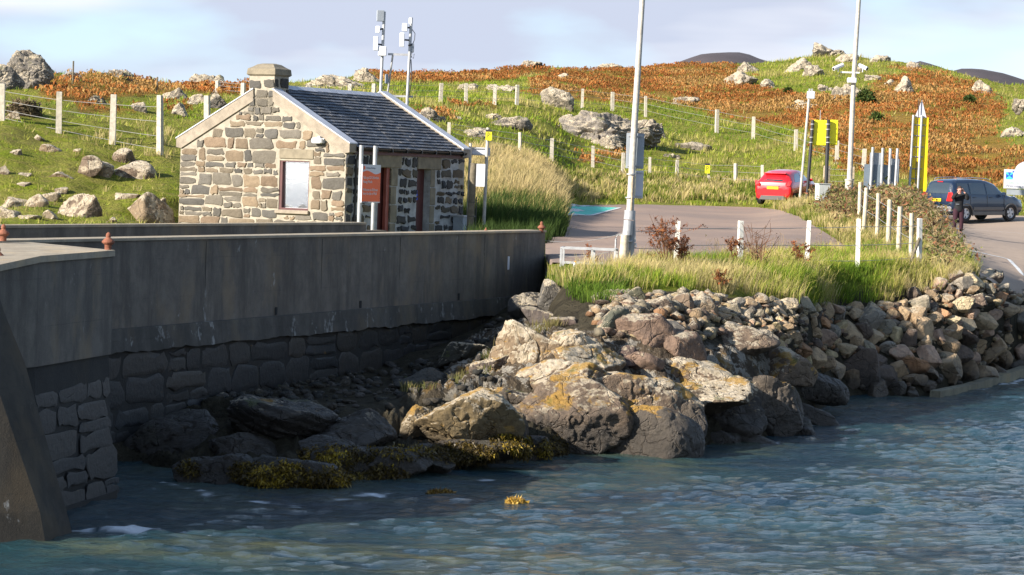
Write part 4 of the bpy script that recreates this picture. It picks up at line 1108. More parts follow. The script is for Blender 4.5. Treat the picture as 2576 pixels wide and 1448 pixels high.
mb = MB().add(vs, [(3, 2, 1, 0), (20, 21, 22, 23)] + [(4*r+i, 4*r+(i+1) % 4, 4*r+4+(i+1) % 4, 4*r+4+i) for r in range(5) for i in range(4)])
hpart('cap', mb, MAT['lintel'], ch)
# flood lamp on the gable
fx, fz = gab(806, 355)
fl_ = thing('flood_lamp', 'white flood lamp fixed high on the sunlit gable', 'lamp', tuple(HM @ Vector((fx, 0, fz))), -HR)
link('lamp_body', MB().box((0, -.16, 0), (.34, .13, .16), bev=.03), MAT['white'], fl_)
link('bracket', MB().box((.02, -.05, .05), (.05, .16, .16)).box((.12, -.02, .0), (.06, .06, .14)), MAT['white'], fl_)
# electric cabinet at the far corner
ea, ez = fac(1148, 545)
ec = thing('meter_cabinet', 'grey green meter cabinet against the shaded front wall by the far corner', 'cabinet', tuple(HM @ Vector((.25, ea, 0))), -HR)
link('box', MB().box((0, 0, ez/2), (.36, .62, ez), bev=.01), MAT['steel_grey'], ec); link('lid', MB().box((0, 0, ez + .02), (.42, .68, .04)), MAT['steel'], ec)
# ------------------------------------------------------------------ poles, signs, fences
def post(name, label, cat, u, v, Y=None, group=None, rz=0):
    p = hit(u, v) if Y is None else P(u, v, Y)
    if Y is not None: p.z = ground(p.x, p.y) if Y > 60 else p.z
    return thing(name, label, cat, tuple(p), rz, group), p
def hgt(v1, u, p): return HC + (vh(u) - v1) / F * p.y - p.z      # height above the base of something seen at v1
def part(t, name, mb, mat, sm=None, lab=None):
    o = link(name, mb, mat, t)
    if sm: smooth(o, sm)
    if lab: o['label'] = lab
    return o
def text(parent, s, size, loc, rot, mat, name='lettering', sx=1.0, align='LEFT'):
    cu = bpy.data.curves.new(name, 'FONT'); cu.body = s; cu.size = size; cu.extrude = 0.002; cu.align_x = align
    cu.resolution_u = 2
    tmp = bpy.data.objects.new(name + '_tmp', cu); COL.objects.link(tmp)
    bpy.context.view_layer.update()
    me = bpy.data.meshes.new_from_object(tmp.evaluated_get(bpy.context.evaluated_depsgraph_get()))
    bpy.data.objects.remove(tmp)
    o = bpy.data.objects.new(name, me); COL.objects.link(o)
    me.materials.clear(); me.materials.append(mat)
    o.parent = parent; o.location = loc; o.rotation_euler = rot; o.scale = (sx, 1, 1)
    return o

# ferry welcome sign in front of the cottage; its face looks along +x of its own frame
sp = P(921, 590, 75.6); sp.z = GZ - .1
sg = thing('welcome_sign', 'orange red ferry welcome sign on two grey posts in front of the cottage', 'sign', tuple(sp), math.radians(-33))
SI = (Matrix.Translation(sp) @ Matrix.Rotation(math.radians(-33), 4, 'Z')).inverted()
def sl(u, v, xx=0.0):
    o, d = ray_local(u, v, SI); t = (xx - o.x) / d.x; p = o + d * t; return p.y, p.z
ya, zt_ = sl(911, 414); yb, zb_ = sl(954, 511)
y1_, z1_ = sl(909.5, 366, -.08); y2_, _ = sl(944.5, 366, -.08)
for y_ in (y1_, y2_): part(sg, 'post', MB().tube([(-.08, y_, 0), (-.08, y_, z1_)], 0.055, 12), MAT['steel'], 60)
ym, zm = (ya + yb) / 2, (zt_ + zb_) / 2; SW, SH = yb - ya, zt_ - zb_
pn = part(sg, 'panel', MB().box((0, ym, zm), (.03, SW, SH)), MAT['sign_white'])
wv_ = [(ya + .01 + (SW - .02) * t, zt_ - SH * (.205 - .045 * math.sin(t * 2 * math.pi))) for t in np.linspace(0, 1, 25)]
rp_ = MB().prism([(ya + .01, zb_ + .03)] + [(yb - .01, zb_ + .03)] + wv_[::-1], .015, .021, lambda a, b_, d: (d, a, b_))
part(sg, 'red_field', rp_, MAT['sign_red'])
part(sg, 'emblem', MB().prism([(ya + .05, zt_ - .135), (ya + .13, zt_ - .135), (ya + .125, zt_ - .06), (ya + .09, zt_ - .035), (ya + .055, zt_ - .06)], .015, .022, lambda a, b_, d: (d, a, b_)), MAT['sign_red'])
RX = (math.radians(90), 0, math.radians(90))
text(sg, 'Caledonian MacBrayne', .062, (.018, ya + .16, zt_ - .11), RX, MAT['ink'], sx=.75)
for s_, f_ in (('Fàilte gu Cill Chòmhain', .345), ('Aiseag Mhuile', .455), ('Welcome to Kilchoan', .665), ('Ferry for Isle of Mull', .765)):
    text(sg, s_, .105, (.022, ya + .035, zt_ - SH * f_ - .03), RX, MAT['sign_white'], sx=.72)
text(sg, 'www.calmac.co.uk', .05, (.018, ya + .03, zb_ - .0 + .008), RX, MAT['ink'], sx=.7)

# antenna frame behind the cottage
ap = P(958, 300, 91); ap.z = ground(ap.x, ap.y)
an = thing('antenna_mast', 'galvanised twin pole antenna frame with white panels behind the cottage roof', 'antenna mast', tuple(ap))
def al(u, v, dy=0.0):
    p = P(u, v, 91 + dy); return (p.x - ap.x, dy, p.z - ap.z)
bot1 = (al(957, 300)[0], 0, 0); bot2 = (al(1020, 300)[0], 0, 0)
part(an, 'pole', MB().tube([bot1, al(957, 240), al(967, 30)], 0.048, 12), MAT['steel'], 60)
part(an, 'pole', MB().tube([bot2, al(1023, 278), al(1035, 45)], 0.048, 12), MAT['steel'], 60)
def plate(name, u0, v0, u1, v1, mat, dy=-.1, th=.08, skew_=0):
    a = al(u0, v0, dy); b_ = al(u1, v1, dy); w_ = b_[0] - a[0]; h_ = a[2] - b_[2]
    part(an, name, MB().box(((a[0]+b_[0])/2, dy, (a[2]+b_[2])/2), (w_, th, h_), rz=math.radians(skew_), bev=.02), mat)
plate('antenna_panel', 948, 26, 966, 55, MAT['steel_grey'], -.12, .06, 12); plate('antenna_panel', 945, 66, 956, 84, MAT['white'])
plate('antenna_panel', 940, 92, 951, 128, MAT['white'], -.18); plate('junction_box', 952, 117, 972, 142, MAT['white'], -.12, .12)
plate('antenna_panel', 1012, 59, 1025, 80, MAT['white']); plate('antenna_panel', 1006, 83, 1017, 119, MAT['white'], -.18)
plate('radio_unit', 1031, 110, 1041, 133, MAT['steel_grey'], .05, .14); plate('radio_unit', 969, 187, 977, 212, MAT['steel_grey'], .2, .1)
plate('antenna_cap', 1029, 45, 1037, 62, MAT['white'], -.02, .1)
br_ = MB().box(al(1006, 138), (al(1036, 138)[0] - al(976, 138)[0], .03, .07)); part(an, 'crossbar', br_, MAT['steel'])
part(an, 'crossbar', MB().box(al(1012, 243, .1), (.7, .03, .06)), MAT['steel'])
part(an, 'brace', MB().tube([al(988, 140), al(974, 245, .5)], .03, 4), MAT['steel'])
for a, b_ in (((951, 112), (963, 114)), ((1017, 101), (1030, 102)), ((956, 75), (965, 72)), ((1024, 70), (1032, 71)), ((1028, 115), (1036, 113))):
    part(an, 'bracket', MB().tube([al(*a, -.1), al(*b_, 0)], .03, 6), MAT['black'])
part(an, 'cable', MB().tube([al(1037, 75), al(1044, 85), al(1043, 100), al(1038, 112)], .012, 5).tube([al(1036, 133), al(1035, 145), al(1040, 148), al(1042, 136)], .012, 5).tube([al(1034, 150), al(1036, 190), al(1030, 240)], .014, 5), MAT['black'], 60)

# post with notice board back, sign poles beside the cottage
t, p = post('notice_post', 'thick weathered timber post with pale notice board beside the shaded end of the cottage', 'post', 1181, 586, 84)
H = hgt(411, 1184, p); part(t, 'post', MB().tube([(0, 0, -.1), (.03, 0, H * .5), (.06, 0, H)], [.115, .11, .10], 10), MAT['wood_dark'], 60)
zb_ = hgt(470, 1200, p); zt_ = hgt(413, 1200, p)
part(t, 'board', MB().box((.27, -.05, (zt_+zb_)/2), (.26, .05, zt_ - zb_)), MAT['sign_white']); 
part(t, 'cable', MB().tube([(.17, -.02, 0), (.17, -.02, zb_ - .3)], .02, 6), MAT['black'])
for z_ in (H * .35, H * .52): part(t, 'strap', MB().tube([(0.03, 0, z_), (.03, 0, z_ + .02)], .122, 10), MAT['black'])
p = P(1180, 470, 86.5); p.z = ground(p.x, p.y)
t = thing('small_sign', 'white sign board turned away on two pale posts just past the cottage corner', 'sign', tuple(p))
H = hgt(361, 1182, p); x2 = 40 / F * p.y
part(t, 'post', MB().tube([(0, 0, -.05), (.0, 0, H)], .05, 10), MAT['cream_pole'], 60)
H2 = hgt(322, 1222, p)
part(t, 'post', MB().tube([(x2 + .0, 0, -.05), (x2 + .03, 0, H2)], .052, 10), MAT['cream_pole'], 60)
z0, z1 = hgt(392, 1205, p), hgt(372, 1205, p)
part(t, 'panel', MB().box((x2 / 2 + .06, .08, (z0+z1)/2), (x2 + .12, .03, z1 - z0)), MAT['sign_white'])
for z_ in (z0 + .03, z1 - .03): part(t, 'rail', MB().box((x2 / 2, .045, z_), (x2 + .05, .03, .03)), MAT['steel'])
def parking(label, p, u, v0, v1, w_px):
    t = thing('parking_sign', label, 'parking sign', tuple(p), 0, 'yellow parking signs on posts')
    z0, z1 = hgt(v1, u, p), hgt(v0, u, p); w_ = w_px / F * p.y
    part(t, 'panel', MB().box((0, 0, (z0+z1)/2), (w_, .02, z1 - z0)), MAT['yellow'])
    part(t, 'top_band', MB().box((0, -.012, z1 - (z1-z0) * .10), (w_, .006, (z1-z0) * .2)), MAT['ink_dark'])
    text(t, 'P', (z1-z0) * .72, (0, -.014, z0 + (z1-z0) * .24), (math.radians(90), 0, 0), MAT['ink_dark'], 'letter', .9, 'CENTER')
    part(t, 'bracket', MB().box((0, .03, (z0+z1)/2), (.04, .05, .1)), MAT['steel'])
    return t
pp = p + Vector((x2 + .06, -.09, 0)); pp.z = p.z; parking('yellow parking sign above the white board past the cottage corner', pp, 1224, 327, 354, 15)

# lamp post with timber stump, collar, boards
p = P(1567, 687, 69.5); p.z = ground(p.x, p.y)
t = thing('lamp_post', 'tall pale lamp post strapped above a bleached timber stump near the shore', 'lamp post', tuple(p))
def ll(u, v, dy=0.0):
    q = P(u, v, p.y + dy); return (q.x - p.x, dy, q.z - p.z)
b_ = ll(1565, 685); part(t, 'stump', MB().tube([(b_[0], 0, -.15), ll(1572, 592)], [.115, .10], 14), MAT['wood_pale'], 60)
part(t, 'collar', MB().tube([ll(1578, 592, .1), ll(1582, 555, .1)], .125, 14).tube([ll(1583, 553, .1), ll(1584, 545, .1), ll(1585, 530, .1)], .14, 14), MAT['steel'], 60)
part(t, 'stay_pole', MB().tube([(ll(1587, 680, .2)[0], .2, -.1), ll(1590, 560, .2)], .075, 12), MAT['steel_grey'], 60)
part(t, 'shaft', MB().tube([ll(1585, 534, .1), ll(1590, 430, .1), ll(1597, 300, .1), ll(1618, -30, .1), ll(1630, -200, .1)], [.095, .085, .08, .062, .055], 14), MAT['cream_pole'], 60)
part(t, 'batten', MB().tube([ll(1588, 530, -.02), ll(1592, 445, -.02)], .028, 6), MAT['wood'])
part(t, 'conduit', MB().tube([ll(1598, 610, .1), ll(1596, 540, .1)], .02, 6).tube([ll(1598, 612, .1), ll(1600, 622, .1), ll(1596, 625, .1)], .03, 6), MAT['steel'])
for v_ in (437, 496, 606): part(t, 'strap', MB().tube([ll(1589 - (v_ - 437) * .06, v_, .1), ll(1589 - (v_ - 437) * .06, v_ + 3, .1)], .125, 14), MAT['steel'], 60)
top_ = ll(1630, -200, .1)
part(t, 'arm', MB().tube([top_, (top_[0] + .4, .1, top_[2] + .15), (top_[0] + .9, .1, top_[2] + .2)], .03, 8), MAT['steel'])
part(t, 'lantern', MB().box((top_[0] + 1.1, .1, top_[2] + .2), (.55, .22, .12), bev=.04), MAT['steel_grey'])
def board(nm, lab, u0, v0, u1, v1, mat, dy, yaw=0):
    q = P((u0+u1)/2, (v0+v1)/2, p.y + dy)
    s_ = p.y / F
    tt = thing(nm, lab, 'sign', tuple(q), math.radians(yaw))
    part(tt, 'panel', MB().box((0, 0, 0), ((u1-u0) * s_, .025, (v1-v0) * s_), bev=.01), mat)
    for z_ in (-.42, .42): part(tt, 'rail', MB().box((0, -.03, z_ * (v1-v0) * s_), ((u1-u0) * s_ * .8, .03, .03)), MAT['steel'])
    return tt
board('sign_board', 'grey back of a tall sign board strapped high on the lamp post', 1575, 336, 1620, 425, MAT['steel_grey'], .28)
board('sign_board', 'bright white sign board strapped lower on the lamp post', 1598, 430, 1618, 500, MAT['sign_white'], .28)

# stand pipe and steel rack
q = P(1547, 662, 70.5); q.z = ground(q.x, q.y)
t = thing('stand_pipe', 'thin galvanised water stand pipe with bent tap beside the timber stump', 'stand pipe', tuple(q))
z_ = hgt(590, 1550, q); part(t, 'pipe', MB().tube([(0, 0, -.1), (.0, 0, z_ - .1), (.03, 0, z_ - .02), (.1, 0, z_)], .022, 8), MAT['steel'], 60)
part(t, 'tap', MB().box((.13, 0, z_ - .01), (.1, .07, .05)).tube([(.17, 0, z_), (.17, 0, z_ - .08)], .02, 6), MAT['steel'])
q = P(1480, 688, 70.0); q.z = ground(q.x, q.y)
t = thing('steel_rack', 'low galvanised steel frame rack on the grass by the quay wall end', 'rack', tuple(q), math.radians(-6))
part(t, 'top_frame', MB().box((0, -.35, .46), (1.35, .05, .05)).box((0, .35, .46), (1.35, .05, .05)).box((-.66, 0, .46), (.05, .68, .05)).box((.66, 0, .46), (.05, .68, .05)).box((0, 0, .46), (.04, .68, .04)), MAT['steel'])
part(t, 'lower_rail', MB().box((0, -.35, .1), (1.3, .04, .04)).box((0, .35, .1), (1.3, .04, .04)), MAT['steel'])
for x_ in (-.66, .66, .1):
    for y_ in (-.35, .35): part(t, 'leg', MB().box((x_, y_, .2), (.05, .05, .5)), MAT['steel'])
q = P(1447, 684, 68.9); q.z = ground(q.x, q.y)
t = thing('bottle', 'small orange and white bottle lying against the steel rack foot', 'bottle', tuple(q))
part(t, 'body', MB().lathe([(.05, 0), (.05, .12), (.02, .17)], n=10), MAT['sign_white'], 50); part(t, 'cap', MB().lathe([(.025, .165), (.025, .2)], n=8), MAT['lamp_amber'])

# camera pole
q = hit(2133, 505, 92)
t = thing('camera_pole', 'tall white pole with two security cameras and a flanged foot beside the brambles', 'camera pole', tuple(q))
def cl(u, v, dy=0.0):
    k = P(u, v, q.y + dy); return (k.x - q.x, dy, k.z - q.z)
part(t, 'foot', MB().tube([(cl(2133, 500)[0], 0, -.1), cl(2137, 455)], .17, 14).tube([cl(2137, 455), cl(2137, 451)], .20, 14), MAT['cream_pole'], 60)
part(t, 'shaft', MB().tube([cl(2137, 455), cl(2147, 210), cl(2162, -20), cl(2172, -160)], [.115, .10, .085, .07], 14), MAT['cream_pole'], 60)
part(t, 'arm', MB().box(cl(2138, 183, -.05), (.80, .06, .06)), MAT['white'])
for a, b_, lab in (((2097, 174), (2120, 164), 0), ((2181, 174), (2160, 164), 1)):
    A_, B2 = Vector(cl(*a, -.25 if not lab else -.2)), Vector(cl(*b_, 0.1))
    o = part(t, 'security_camera', MB().tube([A_, B2], .085, 10), MAT['white'], 60)
    part(o, 'lens', MB().tube([A_ + (A_-B2).normalized() * .004, A_ + (A_-B2).normalized() * .012], .06, 10), MAT['black'])
    mid = (A_ + B2) / 2; part(o, 'mount', MB().tube([mid, mid - Vector((0, 0, .22))], .022, 6), MAT['white'])
part(t, 'junction_box', MB().box(cl(2143, 203, -.16), (.40, .14, .22), bev=.03), MAT['white'])
part(t, 'cable', MB().tube([cl(2113, 184), cl(2110, 192), cl(2115, 198), cl(2119, 190), cl(2117, 184)], .013, 5).tube([cl(2172, 184), cl(2176, 194), cl(2165, 200), cl(2152, 190)], .013, 5), MAT['black'])

# slim pole with sensor
q = hit(2013, 512, 92)
t = thing('sensor_pole', 'slim white pole with small white sensor box in front of the red car', 'pole', tuple(q))
sx_ = lambda u, v, dy=0: (P(u, v, q.y + dy).x - q.x, dy, P(u, v, q.y + dy).z - q.z)
part(t, 'pole', MB().tube([(sx_(2011, 510)[0], 0, -.1), sx_(2036, 240)], .058, 10), MAT['cream_pole'], 60)
part(t, 'sensor_box', MB().box(sx_(2040, 240), (.34, .2, .34), bev=.03), MAT['white'])
part(t, 'aerial', MB().box(sx_(2036, 232), (.07, .07, .28)).box(sx_(2042, 232), (.07, .07, .28)), MAT['steel'])
# yellow message board
q = hit(2071, 508, 92)
t = thing('message_board', 'bright yellow box sign seen from behind on two black poles by the red car', 'sign', tuple(q))
part(t, 'pole', MB().tube([(sx_(2029, 505)[0], 0, -.1), sx_(2045, 303)], .07, 10), MAT['black'], 60)
part(t, 'pole', MB().tube([(sx_(2076, 505)[0], -.1, -.1), sx_(2084, 302, -.1)], .08, 10), MAT['black'], 60)
k = q.y / F
pan = part(t, 'housing', MB().box(sx_(2064, 335, .18), (37 * k, .2, 64 * k), bev=.03), MAT['yellow'])
part(t, 'housing', MB().box(sx_(2095, 334, .18), (25 * k, .24, 63 * k), bev=.03), MAT['yellow'])
for v_ in (312, 325, 345, 358):
    part(t, 'clamp', MB().tube([sx_(2083, v_, -.1), sx_(2083, v_ + 2, -.1)], .10, 10), MAT['steel']); part(t, 'clamp', MB().tube([sx_(2044.5 - (v_ - 303) * .08, v_, 0), sx_(2044.5 - (v_ - 303) * .08, v_ + 2, 0)], .085, 10), MAT['steel'])
part(pan, 'aerial', MB().tube([sx_(2063, 304, .18), sx_(2064, 278, .18)], .015, 5), MAT['steel'])
# cabinet
q = hit(2067, 518, 92); k = q.y / F
t = thing('roadside_cabinet', 'pale grey roadside cabinet half hidden by brambles beside the red car', 'cabinet', tuple(q), math.radians(15))
H = hgt(464, 2067, q); part(t, 'box', MB().box((0, 0, H/2), (32 * k, .4, H), bev=.02), MAT['cabinet']); part(t, 'lid', MB().box((0, 0, H + .015), (34 * k, .46, .03)), MAT['cabinet']); part(t, 'door', MB().box((0, -.21, H * .5), (28 * k, .015, H * .85)), MAT['cabinet'])
# four grey poles with sign backs
q = hit(2224, 508, 92); k = q.y / F
t = thing('road_sign', 'road sign seen from behind, four grey poles holding grey and white panels', 'road sign', tuple(q))
for u0, u1, vt, vb in ((2188, 2196, 371, 495), (2215, 2221, 373, 498), (2235, 2240, 374, 500), (2250, 2258, 374, 500)):
    part(t, 'pole', MB().tube([(sx_(u0, vb)[0], 0, -.2), sx_(u1, vt)], .06, 12), MAT['steel'], 60)
part(t, 'panel', MB().box(sx_(2211, 447, .12), (76 * k, .03, 64 * k)), MAT['sign_back'], None, 'large dark blue grey panel')
part(t, 'panel', MB().box(sx_(2204, 402, .14), (32 * k, .03, 34 * k)), MAT['steel_grey'])
part(t, 'panel', MB().box(sx_(2250, 430, .16), (24 * k, .03, 60 * k)), MAT['steel_grey'])
part(t, 'panel', MB().box(sx_(2240, 470, .10), (12 * k, .02, 24 * k)), MAT['sign_white'])
# tall yellow sign with triangle
q = hit(2306, 512, 92); k = q.y / F
t = thing('yellow_sign', 'tall narrow yellow sign topped by a white triangle beside the dark estate car', 'road sign', tuple(q))
part(t, 'pole', MB().tube([(sx_(2286, 505)[0], 0, -.2), sx_(2298, 290)], .05, 12), MAT['steel'], 60)
part(t, 'pole', MB().tube([(sx_(2307, 505)[0], 0, -.2), sx_(2319, 291)], .05, 12), MAT['steel'], 60)
part(t, 'centre_pole', MB().tube([sx_(2301, 495, -.03), sx_(2312, 250, -.03)], .018, 10), MAT['black'], 60)
part(t, 'panel', MB().prism([sx_(a, b_)[::2] for a, b_ in ((2290, 490), (2331, 490), (2337, 296), (2300, 296))], .1, .13, lambda a, b_, d: (a, d, b_)), MAT['yellow_deep'])
part(t, 'panel', MB().prism([sx_(a, b_)[::2] for a, b_ in ((2284, 492), (2331, 498), (2334, 422), (2288, 420))], .14, .17, lambda a, b_, d: (a, d, b_)), MAT['yellow_deep'])
part(t, 'triangle', MB().prism([sx_(a, b_)[::2] for a, b_ in ((2302, 295), (2331, 297), (2320, 252))], .06, .08, lambda a, b_, d: (a, d, b_)), MAT['sign_white'])
for v_ in (315, 342, 370, 395, 425, 450): part(t, 'rail', MB().box(sx_(2312 - (v_ - 315) * .08, v_, .07), (32 * k, .03, .03)), MAT['steel_grey'])
# low white rail
q = hit(2262, 508, 92)
t = thing('guard_rail', 'low white guard rail running past the road sign poles', 'rail', tuple(q))
part(t, 'rail', MB().tube([sx_(2255, 480, .3), sx_(2290, 484, .0), sx_(2330, 489, -.4)], .035, 8), MAT['white'])
for u_ in (2262, 2322): part(t, 'post', MB().tube([sx_(u_, 482 + (u_ - 2262) * .1, .2), (sx_(u_, 482)[0], .2, -.2)], .03, 8), MAT['white'])
# council welcome sign cut by the frame
q = P(2575, 520, 126); q.z = ground(q.x, q.y) + .1; k = q.y / F
t = thing('council_sign', 'large white welcome sign with round top and blue emblem beyond the dark car', 'sign', tuple(q))
def cs(u, v, dy=0): a = P(u, v, q.y + dy); return (a.x - q.x, dy, a.z - q.z)
l_, r_, tp, bt_ = cs(2526, 429)[0], cs(2690, 429)[0], cs(2576, 428)[2], cs(2576, 476)[2]
arc_ = [(cs(2550, 0)[0] * 0 + (l_ + (r_ - l_) * (.5 + .33 * math.cos(a))), tp + .46 * math.sin(a)) for a in np.linspace(0, math.pi, 20)]
part(t, 'panel', MB().prism([(l_, bt_), (r_, bt_), (r_, tp)] + arc_ + [(l_, tp)], 0, -.05, lambda a, b_, d: (a, d, b_)), MAT['sign_white'])
part(t, 'lower_panel', MB().box(((l_ + r_)/2 + .1, .02, bt_ - .15), (r_ - l_ - .1, .03, .26)), MAT['steel_grey'])
for x_ in (l_ + .5, r_ - .5): part(t, 'post', MB().tube([(x_, .1, -.3), (x_, .1, tp)], .06, 10), MAT['steel'])
ex0, ex1 = l_ + .08, l_ + .38
ez1 = cs(2540, 434)[2]; ez0 = cs(2540, 452)[2]; em = ((ex0+ex1)/2, (ez0+ez1)/2)
tri = lambda pts_, d: MB().prism(pts_, -.052, -.052 - d, lambda a, b_, dd: (a, dd, b_))
eb = part(t, 'emblem', tri([(ex0, ez0), (ex1, ez0), (ex1, ez1), (ex0, ez1)], .004), MAT['blue2'])
for tr in ([(ex0, ez0 + .05), em, (ex0, ez1 - .07)], [em, (ex1, ez0 + .05), (ex1, ez1 - .07)], [em, (ex1 - .08, ez1), (ex0 + .08, ez1)]): part(eb, 'diamond', tri(tr, .008), MAT['blue1'])
part(t, 'diamond', tri([(cs(2566, 0)[0], cs(2566, 436)[2]), (cs(2569, 0)[0], cs(2566, 431)[2]), (cs(2564, 0)[0], cs(2566, 431)[2])], .008), MAT['blue1'])
text(t, 'Fàilte do Loch Abar', .155, (l_ + .14, -.055, cs(2534, 461.5)[2] - .02), (math.radians(90), 0, 0), MAT['green_ink'], sx=1.0)
text(t, 'Welcome to Lochaber', .17, (l_ + .08, -.055, cs(2530, 470)[2] - .02), (math.radians(90), 0, 0), MAT['ink'], sx=1.0)

# fences: posts and wires belong to one fence
def fence(name, label, pl, mat=None, wires=(.92, .62, .3), w_=.13, cat='fence', ymin=0, sag=.02, radius=False, bury=.12, Ys=None):
    base = [hit(u, vb, ymin) if Ys is None else None for u, vt, vb in pl]
    if Ys is not None:
        for i, (u, vt, vb) in enumerate(pl):
            a = P(u, vb, Ys[i]); a.z = ground(a.x, a.y); base[i] = a
    t = thing(name, label, cat, tuple(base[0])); tops = []
    for (u, vt, vb), b_ in zip(pl, base):
        H = HC + (vh(u) - vt) / F * b_.y - b_.z
        lean = Vector((rng.normal(0, .02) * H, rng.normal(0, .02) * H, 0)); c = b_ - base[0]
        R_ = Matrix.Rotation(rng.normal(0, .25), 3, 'Z')
        k = w_ * (1 + rng.normal(0, .08)) / 2
        if radius: mb = MB().tube([c - Vector((0, 0, bury)), c + lean + Vector((0, 0, H))], [k, k * .95], 12)
        else:
            mb = MB(); vs = [c + R_ @ Vector((x * k * s_, y * k * s_, 0)) + Vector((0, 0, z)) + lean * (z / H) for z, s_ in ((-bury, 1), (H - .015, .92), (H, .8)) for x, y in ((-1, -1), (1, -1), (1, 1), (-1, 1))]
            mb.add(vs, [(3, 2, 1, 0), (8, 9, 10, 11)] + [(4*r+i, 4*r+(i+1) % 4, 4*r+4+(i+1) % 4, 4*r+4+i) for r in range(2) for i in range(4)])
        part(t, 'fence_post', mb, mat or MAT['post'], 60 if radius else None)
        tops.append((c, lean, H))
    for f_ in wires:
        mb = MB()
        for (c0, l0, H0), (c1, l1, H1) in zip(tops[:-1], tops[1:]):
            a, b_ = c0 + l0 * f_ + Vector((0, 0, H0 * f_)), c1 + l1 * f_ + Vector((0, 0, H1 * f_))
            mb.tube([a + (b_ - a) * s_ - Vector((0, 0, sag * 4 * s_ * (1 - s_) * (b_ - a).length / 4)) for s_ in (0, .25, .5, .75, 1)], .009, 4)
        part(t, 'wire', mb, MAT['wire'])
    return t
fence('wire_fence', 'tall concrete post and wire fence crossing the grass uphill of the cottage gable', [(-60, 205, 300), (5, 212, 305), (146, 232, 335), (282, 239, 362), (403, 241, 388)], wires=(.8, .55, .3, .08), w_=.19)
def P2(u, vt, vb): return (u, vt, vb)
fence('wire_fence', 'long fence running up behind the cottage and across the top of the hill pasture', [(520, 242, 300), (548, 205, 232), (613, 210, 240), (778, 215, 240), (880, 212, 240), (940, 212, 245), (1107, 211, 258), (1170, 211, 262), (1243, 214, 263), (1300, 215, 264), (1465, 225, 272), (1541, 233, 280), (1623, 243, 296), (1803, 277, 334), (1895, 295, 353), (2003, 327, 380), (2104, 355, 412), (2170, 375, 432)], ymin=100, w_=.20)
fence('wire_fence', 'lower hillside fence following the back of the car park', [(1127, 309, 345), (1309, 334, 391), (1389, 349, 404), (1490, 368, 421), (1566, 385, 436), (1633, 396, 448), (1702, 403, 451), (1780, 412, 462), (1850, 412, 468), (1918, 416, 470)], ymin=100, w_=.15)
p_ = hit(1778, 462, 100) + Vector((.0, -.12, 0)); parking('yellow parking sign on a lower hillside fence post', p_, 1781, 412, 437, 12)
fence('timber_gate', 'low timber field gate between two thick posts behind the red car', [(2079, 418, 470), (2107, 424, 476), (2186, 426, 478)][0:1] + [(2191 - 0, 0, 0)][:0] + [(2082 + 60, 420, 470)], mat=MAT['wood'], wires=(.85, .55, .25), w_=.24, cat='gate', ymin=100)
fence('shore_fence', 'white post and wire fence along the grassy bank above the rubble', [(1700, 556, 645), (1861, 556, 662), (2029, 555, 668), (2157, 551, 668), (2312, 550, 668)], mat=MAT['white_paint'], wires=(.85, .5, .2), w_=.13, Ys=[72, 74.5, 77.5, 80, 82.5])
mb = MB()
fence('verge_fence', 'pale posts leading inland from the shore fence past the brambles', [(2292, 537, 640), (2261, 520, 612), (2235, 503, 590), (2208, 487, 560), (2175, 473, 520), (2163, 459, 515)], mat=MAT['wood_pale'], wires=(.85, .5), w_=.15, Ys=[83.5, 86, 89, 93, 96.5, 99.5], radius=True)
q = P(2313, 600, 82.4); g_ = P(2285, 640, 82.0); g_.z = ground(g_.x, g_.y)
t = thing('brace_post', 'grey timber brace leaning against the corner post of the shore fence', 'brace', tuple(g_))
part(t, 'strut', MB().tube([(0, 0, -.05), tuple(q - g_)], .05, 8), MAT['wood_dark'])
# two strands from the quay wall end to the lamp post
t = thing('wire_strands', 'two sagging wires strung from the quay wall end to the timber stump', 'wires', tuple(P(1372, 600, 74.8)))
o_ = P(1372, 600, 74.8)
for a, b_ in (((1370, 606), (1574, 585)), ((1370, 640), (1570, 625))):
    A_, B2 = P(*a, 74.9) - o_, P(*b_, 69.5) - o_
    part(t, 'strand', MB().tube([A_ + (B2 - A_) * s_ - Vector((0, 0, .12 * 4 * s_ * (1 - s_))) for s_ in np.linspace(0, 1, 9)], .008, 4), MAT['wire'])
t = thing('wire_strands', 'wires strung from the timber stump to the first white shore fence post', 'wires', tuple(P(1572, 600, 69.5)))
o_ = P(1572, 600, 69.5)
for a, b_ in (((1575, 583), (1700, 582)), ((1572, 625), (1700, 628))):
    A_, B2 = P(*a, 69.5) - o_, P(*b_, 72) - o_
    part(t, 'strand', MB().tube([A_ + (B2 - A_) * s_ for s_ in (0, .5, 1)], .008, 4), MAT['wire'])
# thin marker poles on the skyline
for u, v0, v1, lab in ((184, 155, 205, 'thin dark pole standing on the rocky skyline above the grass'), (395, 195, 225, 'short thin stake on the skyline nearer the cottage')):
    q = hit(u, v1 + 8, 100); H = hgt(v0, u, q)
    t = thing('stake', lab, 'stake', tuple(q)); part(t, 'shaft', MB().tube([(0, 0, -.2), (0, 0, H)], .04, 6), MAT['wood_dark'])
